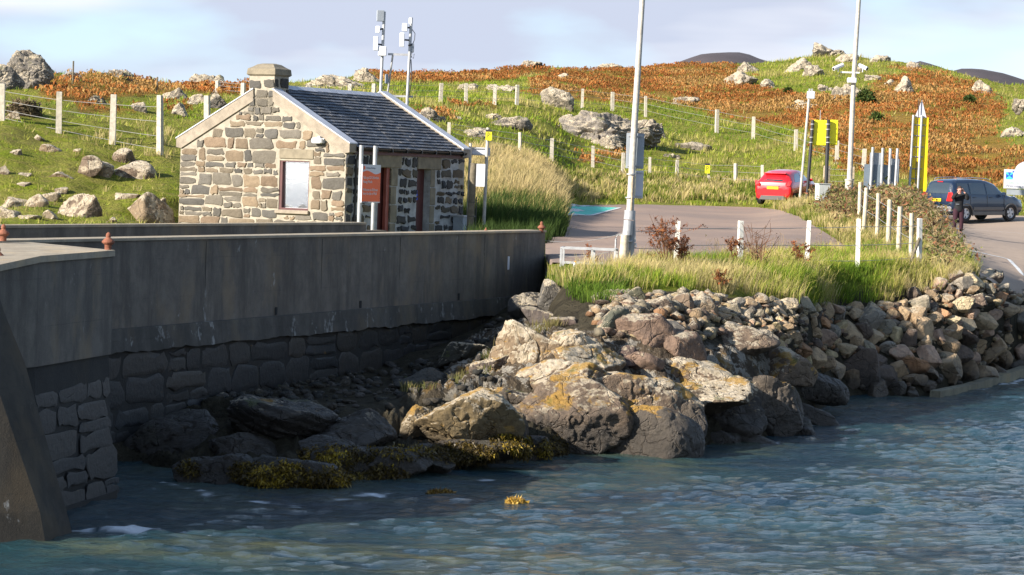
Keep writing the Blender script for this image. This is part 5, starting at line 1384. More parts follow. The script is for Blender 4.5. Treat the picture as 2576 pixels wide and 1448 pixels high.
# ------------------------------------------------------------------ rocks
import bmesh
_ico = {}
def ico(level):
    if level not in _ico:
        bm = bmesh.new(); bmesh.ops.create_icosphere(bm, subdivisions=level, radius=1)
        _ico[level] = (np.array([v.co[:] for v in bm.verts]), np.array([[v.index for v in f.verts] for f in bm.faces])); bm.free()
    return _ico[level]
def rock_mesh(seed, dims, level=4, planes=14, sharp=16, rough=0.06, strata=0.0, tilt=0.4, detail=1.0, cmin=.62):
    r = np.random.default_rng(seed)
    d, f = ico(level)
    n = r.normal(size=(planes, 3)); n /= np.linalg.norm(n, axis=1)[:, None]
    c = r.uniform(cmin, 1.0, planes)
    dot = np.maximum(d @ n.T, 0) / c
    rad = (np.sum(dot ** sharp, 1) + 1e-9) ** (-1.0 / sharp)
    rad = np.minimum(rad, 1.35)
    p = d * rad[:, None] * np.array(dims)
    s = float(np.mean(dims)); off = r.uniform(-50, 50, 3)
    nn_ = fbm(p / (s * 0.9) + off, 2, seed % 97) * rough * s * 1.6 + fbm(p / (s * 0.28) + off, 4, seed % 89, .6) * rough * s * detail
    cr = np.abs(fbm(p / (s * 0.55) + off * 2, 3, seed % 71)); cr2 = np.abs(fbm(p / (s * 0.24) + off * 3, 3, seed % 67)); nn_ -= (np.clip(0.07 - cr, 0, 1) * 10 + np.clip(0.05 - cr2, 0, 1) * 3) * s * rough
    if strata:
        a = p[:, 2] * math.cos(tilt) + p[:, 0] * math.sin(tilt) + fbm(p / s + off, 2, 5) * s * .15
        q = a / (s * 0.16); nn_ += (np.abs((q % 1) - .5) * 2) ** .6 * strata * s * .16 * (1 + .6 * vnoise(np.stack([np.floor(q), p[:, 0] / s, p[:, 1] / s], -1), 3))
    p = p + d * nn_[:, None]
    return p, f
def rock(label, pos_, dims, seed, mat='boulder', col=(0.17, 0.14, 0.11), level=4, rz=0.0, tilt=(0, 0), name='rock', cat='rock', group=None, **kw):
    p, f = rock_mesh(seed, dims, level, **kw)
    c = np.array(col)[None, :] * np.ones((len(p), 1))
    me = mesh_np(name, p, None, f, col=c, smooth=True)
    me.materials.append(MAT[mat])
    try: me.set_sharp_from_angle(angle=math.radians(17 if name == 'rubble_stone' else 38 if level <= 4 else 50))
    except Exception: pass
    o = bpy.data.objects.new(name, me); COL.objects.link(o)
    o.location = pos_; o.rotation_euler = (tilt[0], tilt[1], rz)
    return tag(o, label, cat, group)
BR, GR, PK, TN, DK, OL, YL = (0.19, 0.14, 0.10), (0.15, 0.14, 0.125), (0.225, 0.155, 0.115), (0.27, 0.20, 0.13), (0.06, 0.055, 0.05), (0.14, 0.135, 0.09), (0.34, 0.26, 0.12)
def R(label, u, v, hw, hh, Y, seed, mat, col, dy=0.8, level=5, **kw):
    g_ = hit(u, v, 44); Y = min(Y, g_.y + .12 * hw * Y / F); hw *= 1.18; hh *= 1.04
    s = Y / F; p = P(u, v, Y)
    dims = (hw * s, max(hw, hh) * s * dy, hh * s * 1.08)
    kw['rough'] = kw.get('rough', .06) * 1.2
    return rock(label, tuple(p), dims, seed, mat, col, level, **kw)
LT = dict(level=6, sharp=24, planes=16, rough=.075, cmin=.55)
R('white lichen crusted outcrop top nearest the quay wall, in full sun', 1330, 905, 92, 88, 60.5, 1, 'rock_lichen', TN, 1.0, rz=.3, **LT)
R('lichen patterned shoulder of rock right of the highest outcrop top', 1440, 880, 78, 66, 61.2, 2, 'rock_lichen', TN, 1.0, rz=.9, **LT)
R('long pale lichened rock slab in the middle of the sunlit outcrop', 1440, 975, 150, 78, 58.8, 3, 'rock_lichen', BR, .8, rz=.2, **LT)
R('white capped rock sloping below the highest outcrop top', 1490, 915, 95, 55, 60.2, 33, 'rock_lichen', TN, .9, rz=.7, **LT)
R('rock with bright orange lichen under its white crest, centre of the outcrop', 1580, 1010, 120, 78, 58.2, 4, 'rock_lichen', BR, .9, rz=-.2, **LT)
R('brown knobbly rock rising from weed below the pale slab', 1400, 1065, 135, 80, 56.8, 5, 'rock_shore', BR, .8, rz=.4, **LT)
R('large smooth dark rock dome at the water edge in front of the outcrop', 1605, 1110, 108, 78, 57.0, 6, 'rock_shore', (0.10, 0.085, 0.07), .8, level=6, sharp=7, planes=12, rough=.05, rz=.2)
R('blocky dark rock beside the smooth dome at the water edge', 1715, 1085, 60, 72, 58.2, 61, 'rock_shore', (0.11, 0.09, 0.07), .9, level=6, sharp=12, planes=12, rough=.06, rz=.8)
R('ochre knobbly rock standing half in the wall shadow near the weed', 1150, 1065, 108, 62, 53.6, 7, 'rock_lichen', (0.20, 0.15, 0.08), .8, rz=.1, **LT)
R('small ochre rock at the shadow edge behind the weed covered rocks', 1055, 1060, 48, 38, 53.8, 71, 'rock_lichen', (0.19, 0.145, 0.08), .9, **LT)
R('rounded rock with white and ochre top behind the yellow lichened rock', 1735, 950, 98, 52, 62.0, 8, 'rock_lichen', BR, .9, level=6, sharp=8, planes=14, rough=.05)
R('dark rock streaked with yellow lichen, right of the outcrop centre', 1745, 1005, 105, 52, 60.8, 9, 'rock_lichen', (0.12, 0.09, 0.06), .9, rz=-.3, **LT)
R('tall dark rock with white lichen crest at the right end of the outcrop', 1915, 1035, 92, 84, 62.6, 10, 'rock_shore', (0.12, 0.10, 0.08), .9, rz=.5, **LT)
R('dark rock shoulder dropping to the water at the outcrop end', 1985, 1085, 66, 56, 63.0, 101, 'rock_dark', DK, .9, rz=.2, **LT)
R('low dark rock between the smooth dome and the outcrop end', 1820, 1060, 80, 60, 60.8, 102, 'rock_shore', (0.08, 0.07, 0.06), .9, rz=.2, **LT)
R('flat wet slab slanting into the sea below the outcrop end', 1900, 1118, 110, 26, 60.6, 17, 'rock_dark', DK, .7, tilt=(0, .22), level=5, sharp=20, planes=10, rough=.03)
R('small pointed wet rock in the water beside the slab', 1822, 1120, 42, 38, 59.8, 18, 'rock_dark', DK, .9, level=5, sharp=14, planes=10, rough=.05)
R('low wet slab at the water line below the brown rock', 1335, 1178, 62, 18, 54.8, 19, 'rock_dark', DK, .8, level=5, sharp=24, planes=9, rough=.03)
R('broad pinkish boulder with cracked face behind the outcrop', 1620, 868, 92, 58, 63.6, 12, 'boulder', PK, .8, level=6, sharp=9, planes=14, rough=.05)
R('pinkish boulder shoulder leaning on the broad cracked boulder', 1720, 885, 62, 45, 63.6, 13, 'boulder', PK, .8, level=6, sharp=12, planes=12, rough=.04, tilt=(0, .5))
R('brown boulder with white lichen crown near the rubble', 1860, 868, 82, 50, 65.6, 14, 'boulder_white', BR, .8, level=6, sharp=9, planes=14, rough=.05)
R('long brown slab of rock below the rubble stones', 1965, 935, 105, 48, 66.0, 15, 'rock_shore', BR, .8, level=6, sharp=14, planes=12, rough=.05, tilt=(0, .2))
R('dark wet rock ridge beside the rubble foot', 2055, 975, 75, 36, 69.0, 16, 'rock_dark', (0.09, 0.075, 0.06), .8, level=6, sharp=12, planes=14, rough=.06, tilt=(0, .25))
R('smooth wet rock running into the sea below the rubble', 2010, 1040, 90, 26, 66.2, 161, 'rock_dark', DK, .8, level=5, sharp=16, planes=10, rough=.04, tilt=(0, .3))
R('grey green boulder with a flat shaded face, left end of the boulder row', 1537, 835, 47, 46, 63.6, 20, 'boulder', (0.13, 0.135, 0.10), .9, level=5, sharp=20, planes=11, rough=.03)
R('rounded mottled boulder with white spots under the grass edge', 1592, 757, 32, 30, 65.6, 21, 'boulder_white', OL, .9, level=5, sharp=10, planes=14, rough=.04)
R('small brown block left of the rounded mottled boulder', 1545, 760, 22, 18, 65.4, 211, 'boulder', BR, .9, level=4)
R('brown split boulder with white crown in the row below the grass', 1662, 780, 36, 30, 65.4, 22, 'boulder', BR, .9, level=5, sharp=18, planes=12, rough=.04)
R('upright wedge shaped boulder with white edge below the grass', 1713, 775, 24, 38, 65.8, 23, 'boulder_white', BR, .9, level=5, sharp=18, planes=10, rough=.04)
R('tall rounded tan boulder standing right of the wedge boulder', 1772, 790, 38, 46, 66.0, 24, 'boulder', TN, .9, level=5, sharp=10, planes=14, rough=.04)
R('small brown boulder under the split boulder', 1640, 812, 30, 22, 64.8, 25, 'boulder', (0.15, 0.14, 0.10), .9, level=4)
R('grey boulder wedged above the broad pinkish boulder', 1690, 826, 32, 20, 64.8, 26, 'boulder', GR, .9, level=4)
R('dark rounded boulder by the foot of the quay wall end', 1385, 752, 40, 32, 67.0, 27, 'boulder_white', GR, .9, level=5, sharp=10, planes=12, rough=.04)
R('shaded boulder touching the quay wall end', 1325, 765, 42, 28, 67.5, 28, 'boulder', (0.08, 0.075, 0.07), .9, level=5, sharp=14, planes=12, rough=.05)
R('flat boulder with white lichen edge between wall and outcrop', 1365, 800, 45, 26, 65.4, 29, 'boulder_white', (0.12, 0.10, 0.09), .9, level=5, sharp=18, planes=12, rough=.05)
R('shaded brown boulder behind the highest outcrop top', 1425, 818, 36, 24, 64.2, 30, 'boulder_white', (0.12, 0.09, 0.08), .9, level=5, sharp=16, planes=12, rough=.05)
R('small sunlit boulder in the gap above the outcrop', 1610, 915, 40, 26, 62.0, 31, 'boulder', PK, .9, level=4)
R('shadowed dark boulder right of the white capped rock', 1575, 910, 48, 28, 61.4, 32, 'boulder', (0.13, 0.09, 0.075), .9, level=5, rough=.05)
# in the shadow of the wall
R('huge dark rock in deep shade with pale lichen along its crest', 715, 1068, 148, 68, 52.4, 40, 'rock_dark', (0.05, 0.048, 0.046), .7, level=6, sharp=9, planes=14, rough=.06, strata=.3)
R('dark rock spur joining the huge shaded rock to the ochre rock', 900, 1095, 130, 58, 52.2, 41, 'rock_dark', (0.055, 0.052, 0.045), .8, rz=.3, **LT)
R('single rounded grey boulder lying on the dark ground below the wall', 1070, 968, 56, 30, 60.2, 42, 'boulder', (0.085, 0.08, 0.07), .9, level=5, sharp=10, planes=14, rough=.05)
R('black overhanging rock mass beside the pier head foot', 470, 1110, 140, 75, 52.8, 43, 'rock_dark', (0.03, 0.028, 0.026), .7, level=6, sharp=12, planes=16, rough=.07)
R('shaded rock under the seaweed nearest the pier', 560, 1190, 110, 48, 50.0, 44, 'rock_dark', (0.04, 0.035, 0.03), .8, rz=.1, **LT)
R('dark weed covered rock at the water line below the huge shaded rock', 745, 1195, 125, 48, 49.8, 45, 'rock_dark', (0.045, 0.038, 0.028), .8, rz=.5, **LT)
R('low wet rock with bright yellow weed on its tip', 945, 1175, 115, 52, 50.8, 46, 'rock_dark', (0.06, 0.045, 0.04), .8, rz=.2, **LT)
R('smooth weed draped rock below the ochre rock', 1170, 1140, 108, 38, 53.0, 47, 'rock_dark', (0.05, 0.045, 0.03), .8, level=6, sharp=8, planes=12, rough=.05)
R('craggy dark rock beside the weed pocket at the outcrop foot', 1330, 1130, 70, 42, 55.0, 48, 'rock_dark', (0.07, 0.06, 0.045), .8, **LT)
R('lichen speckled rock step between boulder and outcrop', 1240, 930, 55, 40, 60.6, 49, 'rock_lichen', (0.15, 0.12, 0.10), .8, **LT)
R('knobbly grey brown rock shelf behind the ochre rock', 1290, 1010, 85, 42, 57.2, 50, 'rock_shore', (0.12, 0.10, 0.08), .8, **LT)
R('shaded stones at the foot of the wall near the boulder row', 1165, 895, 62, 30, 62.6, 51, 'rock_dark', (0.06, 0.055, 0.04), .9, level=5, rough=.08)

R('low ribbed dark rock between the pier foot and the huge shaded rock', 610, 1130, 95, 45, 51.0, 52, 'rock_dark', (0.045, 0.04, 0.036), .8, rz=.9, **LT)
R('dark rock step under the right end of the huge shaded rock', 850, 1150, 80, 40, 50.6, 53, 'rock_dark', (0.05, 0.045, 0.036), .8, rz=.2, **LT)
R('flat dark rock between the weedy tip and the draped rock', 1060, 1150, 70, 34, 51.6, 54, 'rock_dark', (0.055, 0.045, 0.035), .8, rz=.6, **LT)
R('tawny knobbly rock linking ochre rock and brown rock', 1270, 1075, 75, 50, 55.2, 55, 'rock_shore', (0.16, 0.125, 0.08), .8, rz=.6, **LT)
R('craggy lichened rock in front of the white capped slab', 1680, 1030, 75, 48, 58.6, 56, 'rock_lichen', (0.17, 0.13, 0.09), .8, rz=.6, **LT)
# rubble slope: every stone its own object, in rows from the water up
RIP = [(1815, 770), (1900, 752), (1990, 768), (2100, 778), (2200, 775), (2270, 765), (2320, 728), (2370, 700), (2440, 688), (2500, 700), (2560, 745), (2640, 800), (2660, 880), (2576, 935), (2500, 955), (2375, 980), (2290, 1003), (2190, 985), (2120, 960), (2060, 925), (1980, 895), (1900, 850), (1830, 830)]
pts = []
rr_ = random.Random(21)
mask = inpoly(UG, VG, RIP) & (SEG <= 7)[None, :]
ci, cj = np.nonzero(mask)
order = rng.permutation(len(ci))
for k in order:
    i, j = ci[k], cj[k]; u, v = UG[i, j], VG[i, j]
    big = np.clip((u - 1950) / 250, 0, 1) * .35 + .65
    big *= 0.85 + .4 * np.clip((v - 780) / 200, 0, 1)
    need = 33 * big
    if all((u - a) ** 2 + ((v - b_) * 1.15) ** 2 > (need * .5 + n_ * .5) ** 2 for a, b_, n_, _, _ in pts): pts.append((u, v, need, i, j))
    if len(pts) > 285: break
pts.sort(key=lambda q: -q[1])
print('rubble stones', len(pts))
nrow_ = 24
vs_ = [q[1] for q in pts]; lo_, hi_ = min(vs_), max(vs_)
rows_ = {}
for q in pts: rows_.setdefault(min(nrow_ - 1, int((hi_ - q[1]) / (hi_ - lo_ + .01) * nrow_)), []).append(q)
ORD = ['first', 'second', 'third', 'fourth', 'fifth', 'sixth', 'seventh', 'eighth', 'ninth', 'tenth', 'eleventh', 'twelfth', 'thirteenth', 'fourteenth', 'fifteenth', 'sixteenth', 'seventeenth', 'eighteenth', 'nineteenth', 'twentieth', 'twenty-first', 'twenty-second', 'twenty-third', 'twenty-fourth', 'twenty-fifth', 'twenty-sixth', 'twenty-seventh', 'twenty-eighth', 'twenty-ninth', 'thirtieth', 'thirty-first', 'thirty-second']
TONES = [('tan', (0.34, 0.245, 0.15)), ('pinkish', (0.34, 0.235, 0.17)), ('grey', (0.22, 0.195, 0.16)), ('olive grey', (0.23, 0.20, 0.145)), ('dark brown', (0.12, 0.09, 0.07)), ('yellowish', (0.42, 0.33, 0.19)), ('rusty orange', (0.34, 0.19, 0.10)), ('pale buff', (0.44, 0.33, 0.21))]
WT = [6, 4, 3, 5, 2.4, 1.2, .6, 4.5]
for r_, L_ in sorted(rows_.items()):
    L_.sort()
    for k, (u, v, need, i, j) in enumerate(L_):
        s = YG[i, j] / F; tn, tc_ = rr_.choices(TONES, WT)[0]
        kk = rr_.uniform(.85, 1.6) * (1.35 if rr_.random() < .14 else 1)
        a = need * s * .62 * kk; dims = (a * rr_.uniform(.9, 1.35), a * rr_.uniform(.8, 1.2), a * rr_.uniform(.6, .95))
        sh_ = 'angular' if rr_.random() < .7 else 'rounded'
        wh = rr_.random() < .13
        k3 = rr_.uniform(1.05, 1.6); c_ = tuple(min(.6, x * k3) for x in tc_)
        rock('%s %s%s rubble stone, %s from left, %s row up from the water' % (sh_, 'lichened ' if wh else '', tn, ORD[k], ORD[r_]),
             (XG[i, j], YG[i, j] - a * .25, ZG[i, j] + a * .22), dims, 1000 + r_ * 40 + k, 'boulder_white' if wh else 'boulder', c_, 4, rz=rr_.uniform(0, 6.28),
             tilt=(rr_.uniform(-.5, .5), rr_.uniform(-.5, .5)), name='rubble_stone', cat='stone', group='rubble stones on the shore slope', planes=9 if sh_ == 'angular' else 13, sharp=70 if sh_ == 'angular' else 22, rough=.018, cmin=.55)
# small stones between them: nobody could count these
def scatter_stones(name, poly, n, smin, smax, zlim=None, seedp=5, cols=TONES, seg=7):
    m_ = inpoly(UG, VG, poly) & (SEG <= seg)[None, :]
    ci, cj = np.nonzero(m_); r = np.random.default_rng(seedp); k = r.integers(0, len(ci), n)
    d, f = ico(1); V_, F_, C_ = [], [], []
    for q, (i, j) in enumerate(zip(ci[k], cj[k])):
        a = r.uniform(smin, smax); nn_ = r.normal(size=(8, 3)); nn_ /= np.linalg.norm(nn_, axis=1)[:, None]
        rad = (np.sum((np.maximum(d @ nn_.T, 0) / r.uniform(.6, 1, 8)) ** 20, 1) + 1e-9) ** (-1 / 20); rad = np.minimum(rad, 1.3)
        p = d * rad[:, None] * np.array([r.uniform(.8, 1.3), r.uniform(.8, 1.3), r.uniform(.5, .9)]) * a
        x, y = XG[i, j] + r.uniform(-.1, .1), YG[i, j] + r.uniform(-.1, .1)
        V_.append(p + np.array([x, y, ZG[i, j] + a * .3])); F_.append(f + q * len(d)); C_.append(np.repeat(np.array(cols[r.integers(0, len(cols))][1])[None] * r.uniform(.7, 1.2), len(d), 0))
    o = link(name, mesh_np(name, np.vstack(V_), None, np.vstack(F_), col=np.vstack(C_)), MAT['boulder'])
    return tag(o, 'small loose stones and gravel filling the gaps of the rubble slope', 'gravel', None, 'stuff')
scatter_stones('gravel', RIP + [], 900, .05, .15)
scatter_stones('shingle', [(1480, 740), (1820, 745), (1830, 840), (1780, 860), (1500, 850)], 380, .06, .2, seedp=6)['label'] = 'loose shingle between the large boulders under the grass edge'
scatter_stones('beach_stones', [(500, 1000), (1100, 900), (1300, 780), (1300, 900), (1150, 1030), (900, 1060)], 350, .04, .13, seedp=8, cols=[('', (0.07, 0.06, 0.045)), ('', (.05, .05, .045)), ('', (.10, .09, .08))])['label'] = 'scattered dark stones on the shaded ground below the wall'

# hillside rocks and outcrops
def HRk(label, u, vb, w, h, seed, mat='hill_rock', col=(0.30, 0.27, 0.24), ymin=60, level=5, bury=.55, **kw):
    p = hit(u, vb, ymin); s = p.y / F
    w *= 1.0; hw, hh = w / 2 * s, h * s * (.5 + bury)
    kw.setdefault('rough', .13); kw.setdefault('planes', 10); kw.setdefault('sharp', 26); kw.setdefault('cmin', .55)
    return rock(label, (p.x, p.y + hw * .4, p.z + h * s * .95 - min(hh, hw * .95) * .92), (hw, hw * .8, min(hh, hw * .95)), seed, mat, col, level, **kw)
WH, DG = (0.27, 0.235, 0.19), (0.17, 0.15, 0.125)
ST = dict(level=6, strata=.35, rough=.15, planes=16, sharp=18)
HRk('high grey crag with grassy ledges on the skyline at the left edge', 64, 222, 122, 84, 417, 'hill_crag', (0.20, 0.18, 0.155), level=6, strata=.3, rough=.12, planes=22, sharp=10, cmin=.9, bury=.2)
HRk('dark lower step of crag below the skyline crag at the left edge', 0, 226, 100, 56, 202, 'hill_crag', (0.16, 0.15, 0.135), level=6, strata=.2, rough=.10, planes=11, sharp=16, cmin=.85, bury=.3)
HRk('square shoulder of crag beside the high skyline crag', 98, 222, 60, 64, 423, 'hill_crag', (0.20, 0.18, 0.16), level=6, strata=.2, rough=.10, planes=9, sharp=20, cmin=.8, bury=.3)
HRk('flat layered outcrop on the skyline beside the thin marker pole', 180, 206, 90, 34, 203, 'hill_crag', WH, **ST)
HRk('ragged outcrop ending the skyline ridge towards the cottage', 308, 212, 95, 38, 204, 'hill_crag', DG, **ST)
HRk('long pale rock ridge on the skyline left of the cottage chimney', 540, 222, 120, 30, 205, 'hill_rock', WH, **ST)
HRk('long cream rock face on the skyline behind the cottage roof', 852, 218, 170, 34, 206, 'hill_rock', WH, **ST)
HRk('pale rock peak at the roof ridge end of the skyline', 915, 205, 70, 28, 216, 'hill_rock', WH, **ST)
HRk('small grey rock knoll above the hill fence near the chimney', 440, 252, 70, 24, 207, 'hill_crag', DG)
HRk('dark mossy rock behind the cottage roof slope', 545, 270, 60, 26, 208, 'hill_crag', DG); HRk('pale lichened rock behind the fence post by the cottage roof', 500, 266, 44, 22, 209, col=WH)
HRk('pointed grey rock with bracken beside it uphill of the gable', 450, 292, 42, 26, 210, col=DG)
HRk('low rock in bracken uphill of the second tall fence post', 355, 280, 40, 22, 211, col=DG); HRk('low rock in rusty bracken left of the tall fence', 240, 258, 60, 18, 212, 'hill_crag', DG)
HRk('big two part brown boulder left of the wide pair in the pasture', 228, 445, 54, 46, 213, 'boulder', BR, level=5, rough=.05)
HRk('rounded tan boulder leaning in the pasture cluster', 262, 440, 58, 44, 214, 'boulder', TN, level=5, rough=.05, sharp=9)
HRk('brown boulder at the back of the pasture cluster', 318, 408, 62, 26, 215, 'boulder', BR, level=5, rough=.05)
HRk('long flat topped boulder with white lichen in the pasture cluster', 330, 446, 92, 34, 217, 'boulder_white', BR, level=5, rough=.05, sharp=22)
HRk('large cracked tan boulder beside the cottage corner', 350, 548, 124, 60, 218, 'boulder', TN, level=5, rough=.05, sharp=14)
HRk('dark boulder between the cracked boulder and the cottage', 400, 550, 50, 50, 219, 'boulder', DG, level=5, rough=.06)
HRk('slanting slab with white lichen in the grass', 205, 548, 130, 44, 220, 'boulder_white', BR, level=5, rough=.05, sharp=20, tilt=(0, -.35))
HRk('small white stone poking above the inner wall', 282, 560, 34, 14, 221, 'boulder_white', TN)
for k, (u, v, w_, h_, lab) in enumerate([(95, 352, 34, 14, 'small white stone in the grass under the first tall post'), (125, 382, 38, 24, 'crooked white stone in the grass near the tall post'), (40, 390, 34, 16, 'brown stone in the pasture near the left edge'), (150, 445, 48, 12, 'low flat stone in the pasture middle'), (60, 440, 40, 10, 'low pale stone near the left edge'), (5, 440, 34, 18, 'dark stone cut by the left edge'),
        (120, 505, 46, 34, 'pale rock of the broken outcrop in long grass'), (85, 520, 44, 30, 'brown rock of the broken outcrop in long grass'), (150, 490, 40, 26, 'split pale rock on top of the broken outcrop'), (35, 520, 60, 28, 'mossy rock at the left of the broken outcrop'), (20, 548, 60, 26, 'low mossy rock above the inner wall near the left edge'), (75, 552, 46, 18, 'small dark rock above the inner wall'), (130, 552, 36, 20, 'rounded rock above the inner wall'), (30, 300, 30, 18, 'white stone beside the first fence post'), (45, 268, 40, 12, 'flat white stone high on the left slope'), (310, 500, 60, 22, 'small pile of pale stones above the cracked boulder'), (60, 470, 30, 12, 'small stone under the low pale stone'), (195, 385, 20, 10, 'tiny white stone between the tall posts')]):
    HRk(lab, u, v, w_ * 1.15, h_ * .85, 230 + k, 'boulder_white' if k % 3 == 0 else 'boulder', TN if k % 2 else (0.24, 0.19, 0.13), level=4, rough=.1)
# the big layered outcrop in the pasture
OC = dict(level=6, strata=.5, rough=.15, planes=14, sharp=20, tilt=(0, -.3))
HRk('broad layered grey outcrop with grassy top in the middle of the pasture', 1490, 352, 190, 66, 301, 'hill_crag', (0.25, 0.225, 0.20), ymin=110, **OC)
HRk('steep shaded end of the layered outcrop behind the lamp post', 1615, 372, 130, 80, 302, 'hill_crag', DG, ymin=110, **OC)
HRk('overhanging rock lip at the far end of the layered outcrop', 1655, 345, 62, 34, 303, 'hill_crag', DG, ymin=110, **OC)
HRk('pale leaning slab at the foot of the layered outcrop', 1530, 372, 120, 26, 304, 'hill_rock', WH, ymin=110, **OC)
HRk('whitish shoulder at the near end of the layered outcrop', 1425, 318, 60, 32, 305, 'hill_rock', WH, ymin=110, **OC)
HRk('triangular pale boulder standing alone in the upper pasture', 1400, 270, 76, 38, 306, 'hill_rock', WH, ymin=110, level=5, planes=8, sharp=26)
HRk('dark mossy rock mound below the upper fence', 1285, 325, 110, 26, 307, 'hill_crag', DG, ymin=100, level=5)
HRk('low shaded rock to the right of the layered outcrop', 1748, 378, 85, 26, 308, 'hill_crag', DG, ymin=110, level=5)
HRk('pale rock shelf under the upper fence posts', 1262, 228, 80, 14, 309, 'hill_rock', WH, ymin=120, strata=.8)
for k, (u, v, w_, h_, lab) in enumerate([(1080, 300, 60, 24, 'rock with bracken just past the cottage roof edge'), (1110, 310, 30, 16, 'small rock below the roof edge rock'), (1240, 302, 44, 14, 'low pale rock left of the mossy mound'), (1335, 168, 60, 20, 'low rock in the bracken ridge on the skyline'), (1180, 228, 50, 12, 'small rock shelf behind the upper fence'), (1420, 200, 70, 12, 'flat rock ledge in the bracken slope'), (1540, 165, 60, 12, 'small rock on the skyline left of the lamp post'),
        (1875, 182, 44, 26, 'pale rock in the upper bracken near the green dome'), (1865, 215, 70, 22, 'grey rock ledge below the pale bracken rock'), (1935, 222, 60, 20, 'grey rock ledge at the bracken edge'), (2005, 182, 60, 28, 'pale rocks on the green dome left part'), (2050, 192, 50, 20, 'pale rock on the green dome under the summit'), (2085, 140, 100, 24, 'ragged pale summit outcrop on the skyline'), (2140, 152, 50, 14, 'small pale rock beside the summit outcrop'), (2160, 182, 26, 16, 'small white rock just past the camera pole'), (2080, 230, 34, 16, 'white stone left of the camera pole'), (2215, 158, 60, 12, 'pale skyline rock right of the camera pole'), (2300, 178, 40, 14, 'pale rock on the right skyline'), (2195, 200, 34, 14, 'small pale rock on the green slope'), (2270, 238, 80, 38, 'grey layered rock among the bracken'), (2130, 250, 80, 24, 'dull grey rock behind the camera pole'), (2235, 215, 26, 12, 'grey stone above the layered bracken rock'), (2470, 235, 46, 30, 'white rock high on the right hand slope'), (2565, 300, 50, 60, 'bright white rock cut by the right edge'), (2550, 345, 60, 16, 'small pale rock below the white edge rock'), (2040, 270, 90, 18, 'low grey rock ledge above the bracken'), (1720, 262, 60, 16, 'pale rock in lower bracken near the upper fence'), (1690, 395, 36, 10, 'small stone in the pasture below the shaded rock'), (1200, 345, 60, 16, 'pale stones beside the yellow parking sign'), (1150, 300, 30, 10, 'tiny rock in pasture grass')]):
    HRk(lab, u, v, w_, h_, 330 + k, 'hill_rock', WH if k % 3 else DG, ymin=95, level=5, strata=.2, rough=.2)
# ------------------------------------------------------------------ grass, reeds, bracken, brambles, weed
cellA = np.zeros((NC, NR)); cellA[:-1, :-1] = np.abs(np.diff(XG, axis=0)[:, :-1]) * np.abs(np.diff(YG, axis=1)[:-1, :])
def sample(n, w, seed):
    r = np.random.default_rng(seed); w = (w * cellA).ravel(); cw = np.cumsum(w); k = np.searchsorted(cw, r.random(n) * cw[-1])
    i, j = np.divmod(k, NR); i = np.minimum(i, NC - 2); j = np.minimum(j, NR - 2)
    a, b_ = r.random(n), r.random(n)
    f = lambda G: G[i, j] * (1-a) * (1-b_) + G[i+1, j] * a * (1-b_) + G[i, j+1] * (1-a) * b_ + G[i+1, j+1] * a * b_
    return np.stack([f(XG), f(YG), f(ZG)], 1), i, j, r
def blades(name, base, h, w, lean, col, segs=2, mat='veg', tipdark=1.0, label=None, droop=.25):
    n = len(base); r = np.random.default_rng(n)
    th = r.uniform(0, 2 * np.pi, n); side = np.stack([np.cos(th), np.sin(th) * .5, np.zeros(n)], 1) * (w / 2)[:, None]
    L_ = np.stack([lean[:, 0], lean[:, 1], np.zeros(n)], 1); up = np.array([0, 0, 1.0])
    if segs == 1:
        V_ = np.stack([base - side, base + side, base + up * h[:, None] + L_], 1); per = 3
        F3 = (np.arange(n) * 3)[:, None] + np.array([[0, 1, 2]]); F4 = None
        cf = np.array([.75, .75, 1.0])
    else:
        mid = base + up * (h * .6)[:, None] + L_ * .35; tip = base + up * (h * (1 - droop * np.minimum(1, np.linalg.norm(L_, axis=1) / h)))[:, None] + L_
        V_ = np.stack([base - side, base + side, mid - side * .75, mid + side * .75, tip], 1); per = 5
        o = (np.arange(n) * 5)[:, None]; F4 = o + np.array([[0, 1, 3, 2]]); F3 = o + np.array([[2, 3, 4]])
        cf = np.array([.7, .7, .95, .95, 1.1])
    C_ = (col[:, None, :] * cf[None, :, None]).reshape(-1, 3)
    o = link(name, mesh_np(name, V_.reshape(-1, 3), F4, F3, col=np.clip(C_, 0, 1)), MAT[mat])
    return tag(o, label, None, None, 'stuff')
def pick(r, n, pal, noise_=None, var=.18):
    pal = np.array(pal); k = r.integers(0, len(pal), n)
    if noise_ is not None:
        t = np.clip(noise_ * 1.6 + .5 + r.normal(0, .22, n), 0, .999); k = (t * len(pal)).astype(int)
    return pal[k] * (1 + r.normal(0, var, n))[:, None].clip(.4, 1.7)
def clump(base, r, sp, per):
    """spread PER blades round each base point"""
    b_ = np.repeat(base, per, 0); a = r.uniform(0, 2*np.pi, len(b_)); d = np.abs(r.normal(0, sp, len(b_)))
    off = np.stack([np.cos(a) * d, np.sin(a) * d, 0 * a], 1)
    return b_ + off, off
GREENS = [(0.16, 0.24, 0.016), (0.26, 0.35, 0.02), (0.36, 0.40, 0.035), (0.45, 0.43, 0.08), (0.55, 0.45, 0.16)]
GOLD = [(0.15, 0.19, 0.02), (0.29, 0.28, 0.05), (0.44, 0.35, 0.12), (0.55, 0.42, 0.18), (0.60, 0.46, 0.22)]
noroad = 1 - np.clip(rm * 3, 0, 1)
hillm = (SEG >= 8)[None, :] * np.ones((NC, 1)) * (hk > .3) * noroad
vis = (UG > -60) & (UG < 2640)
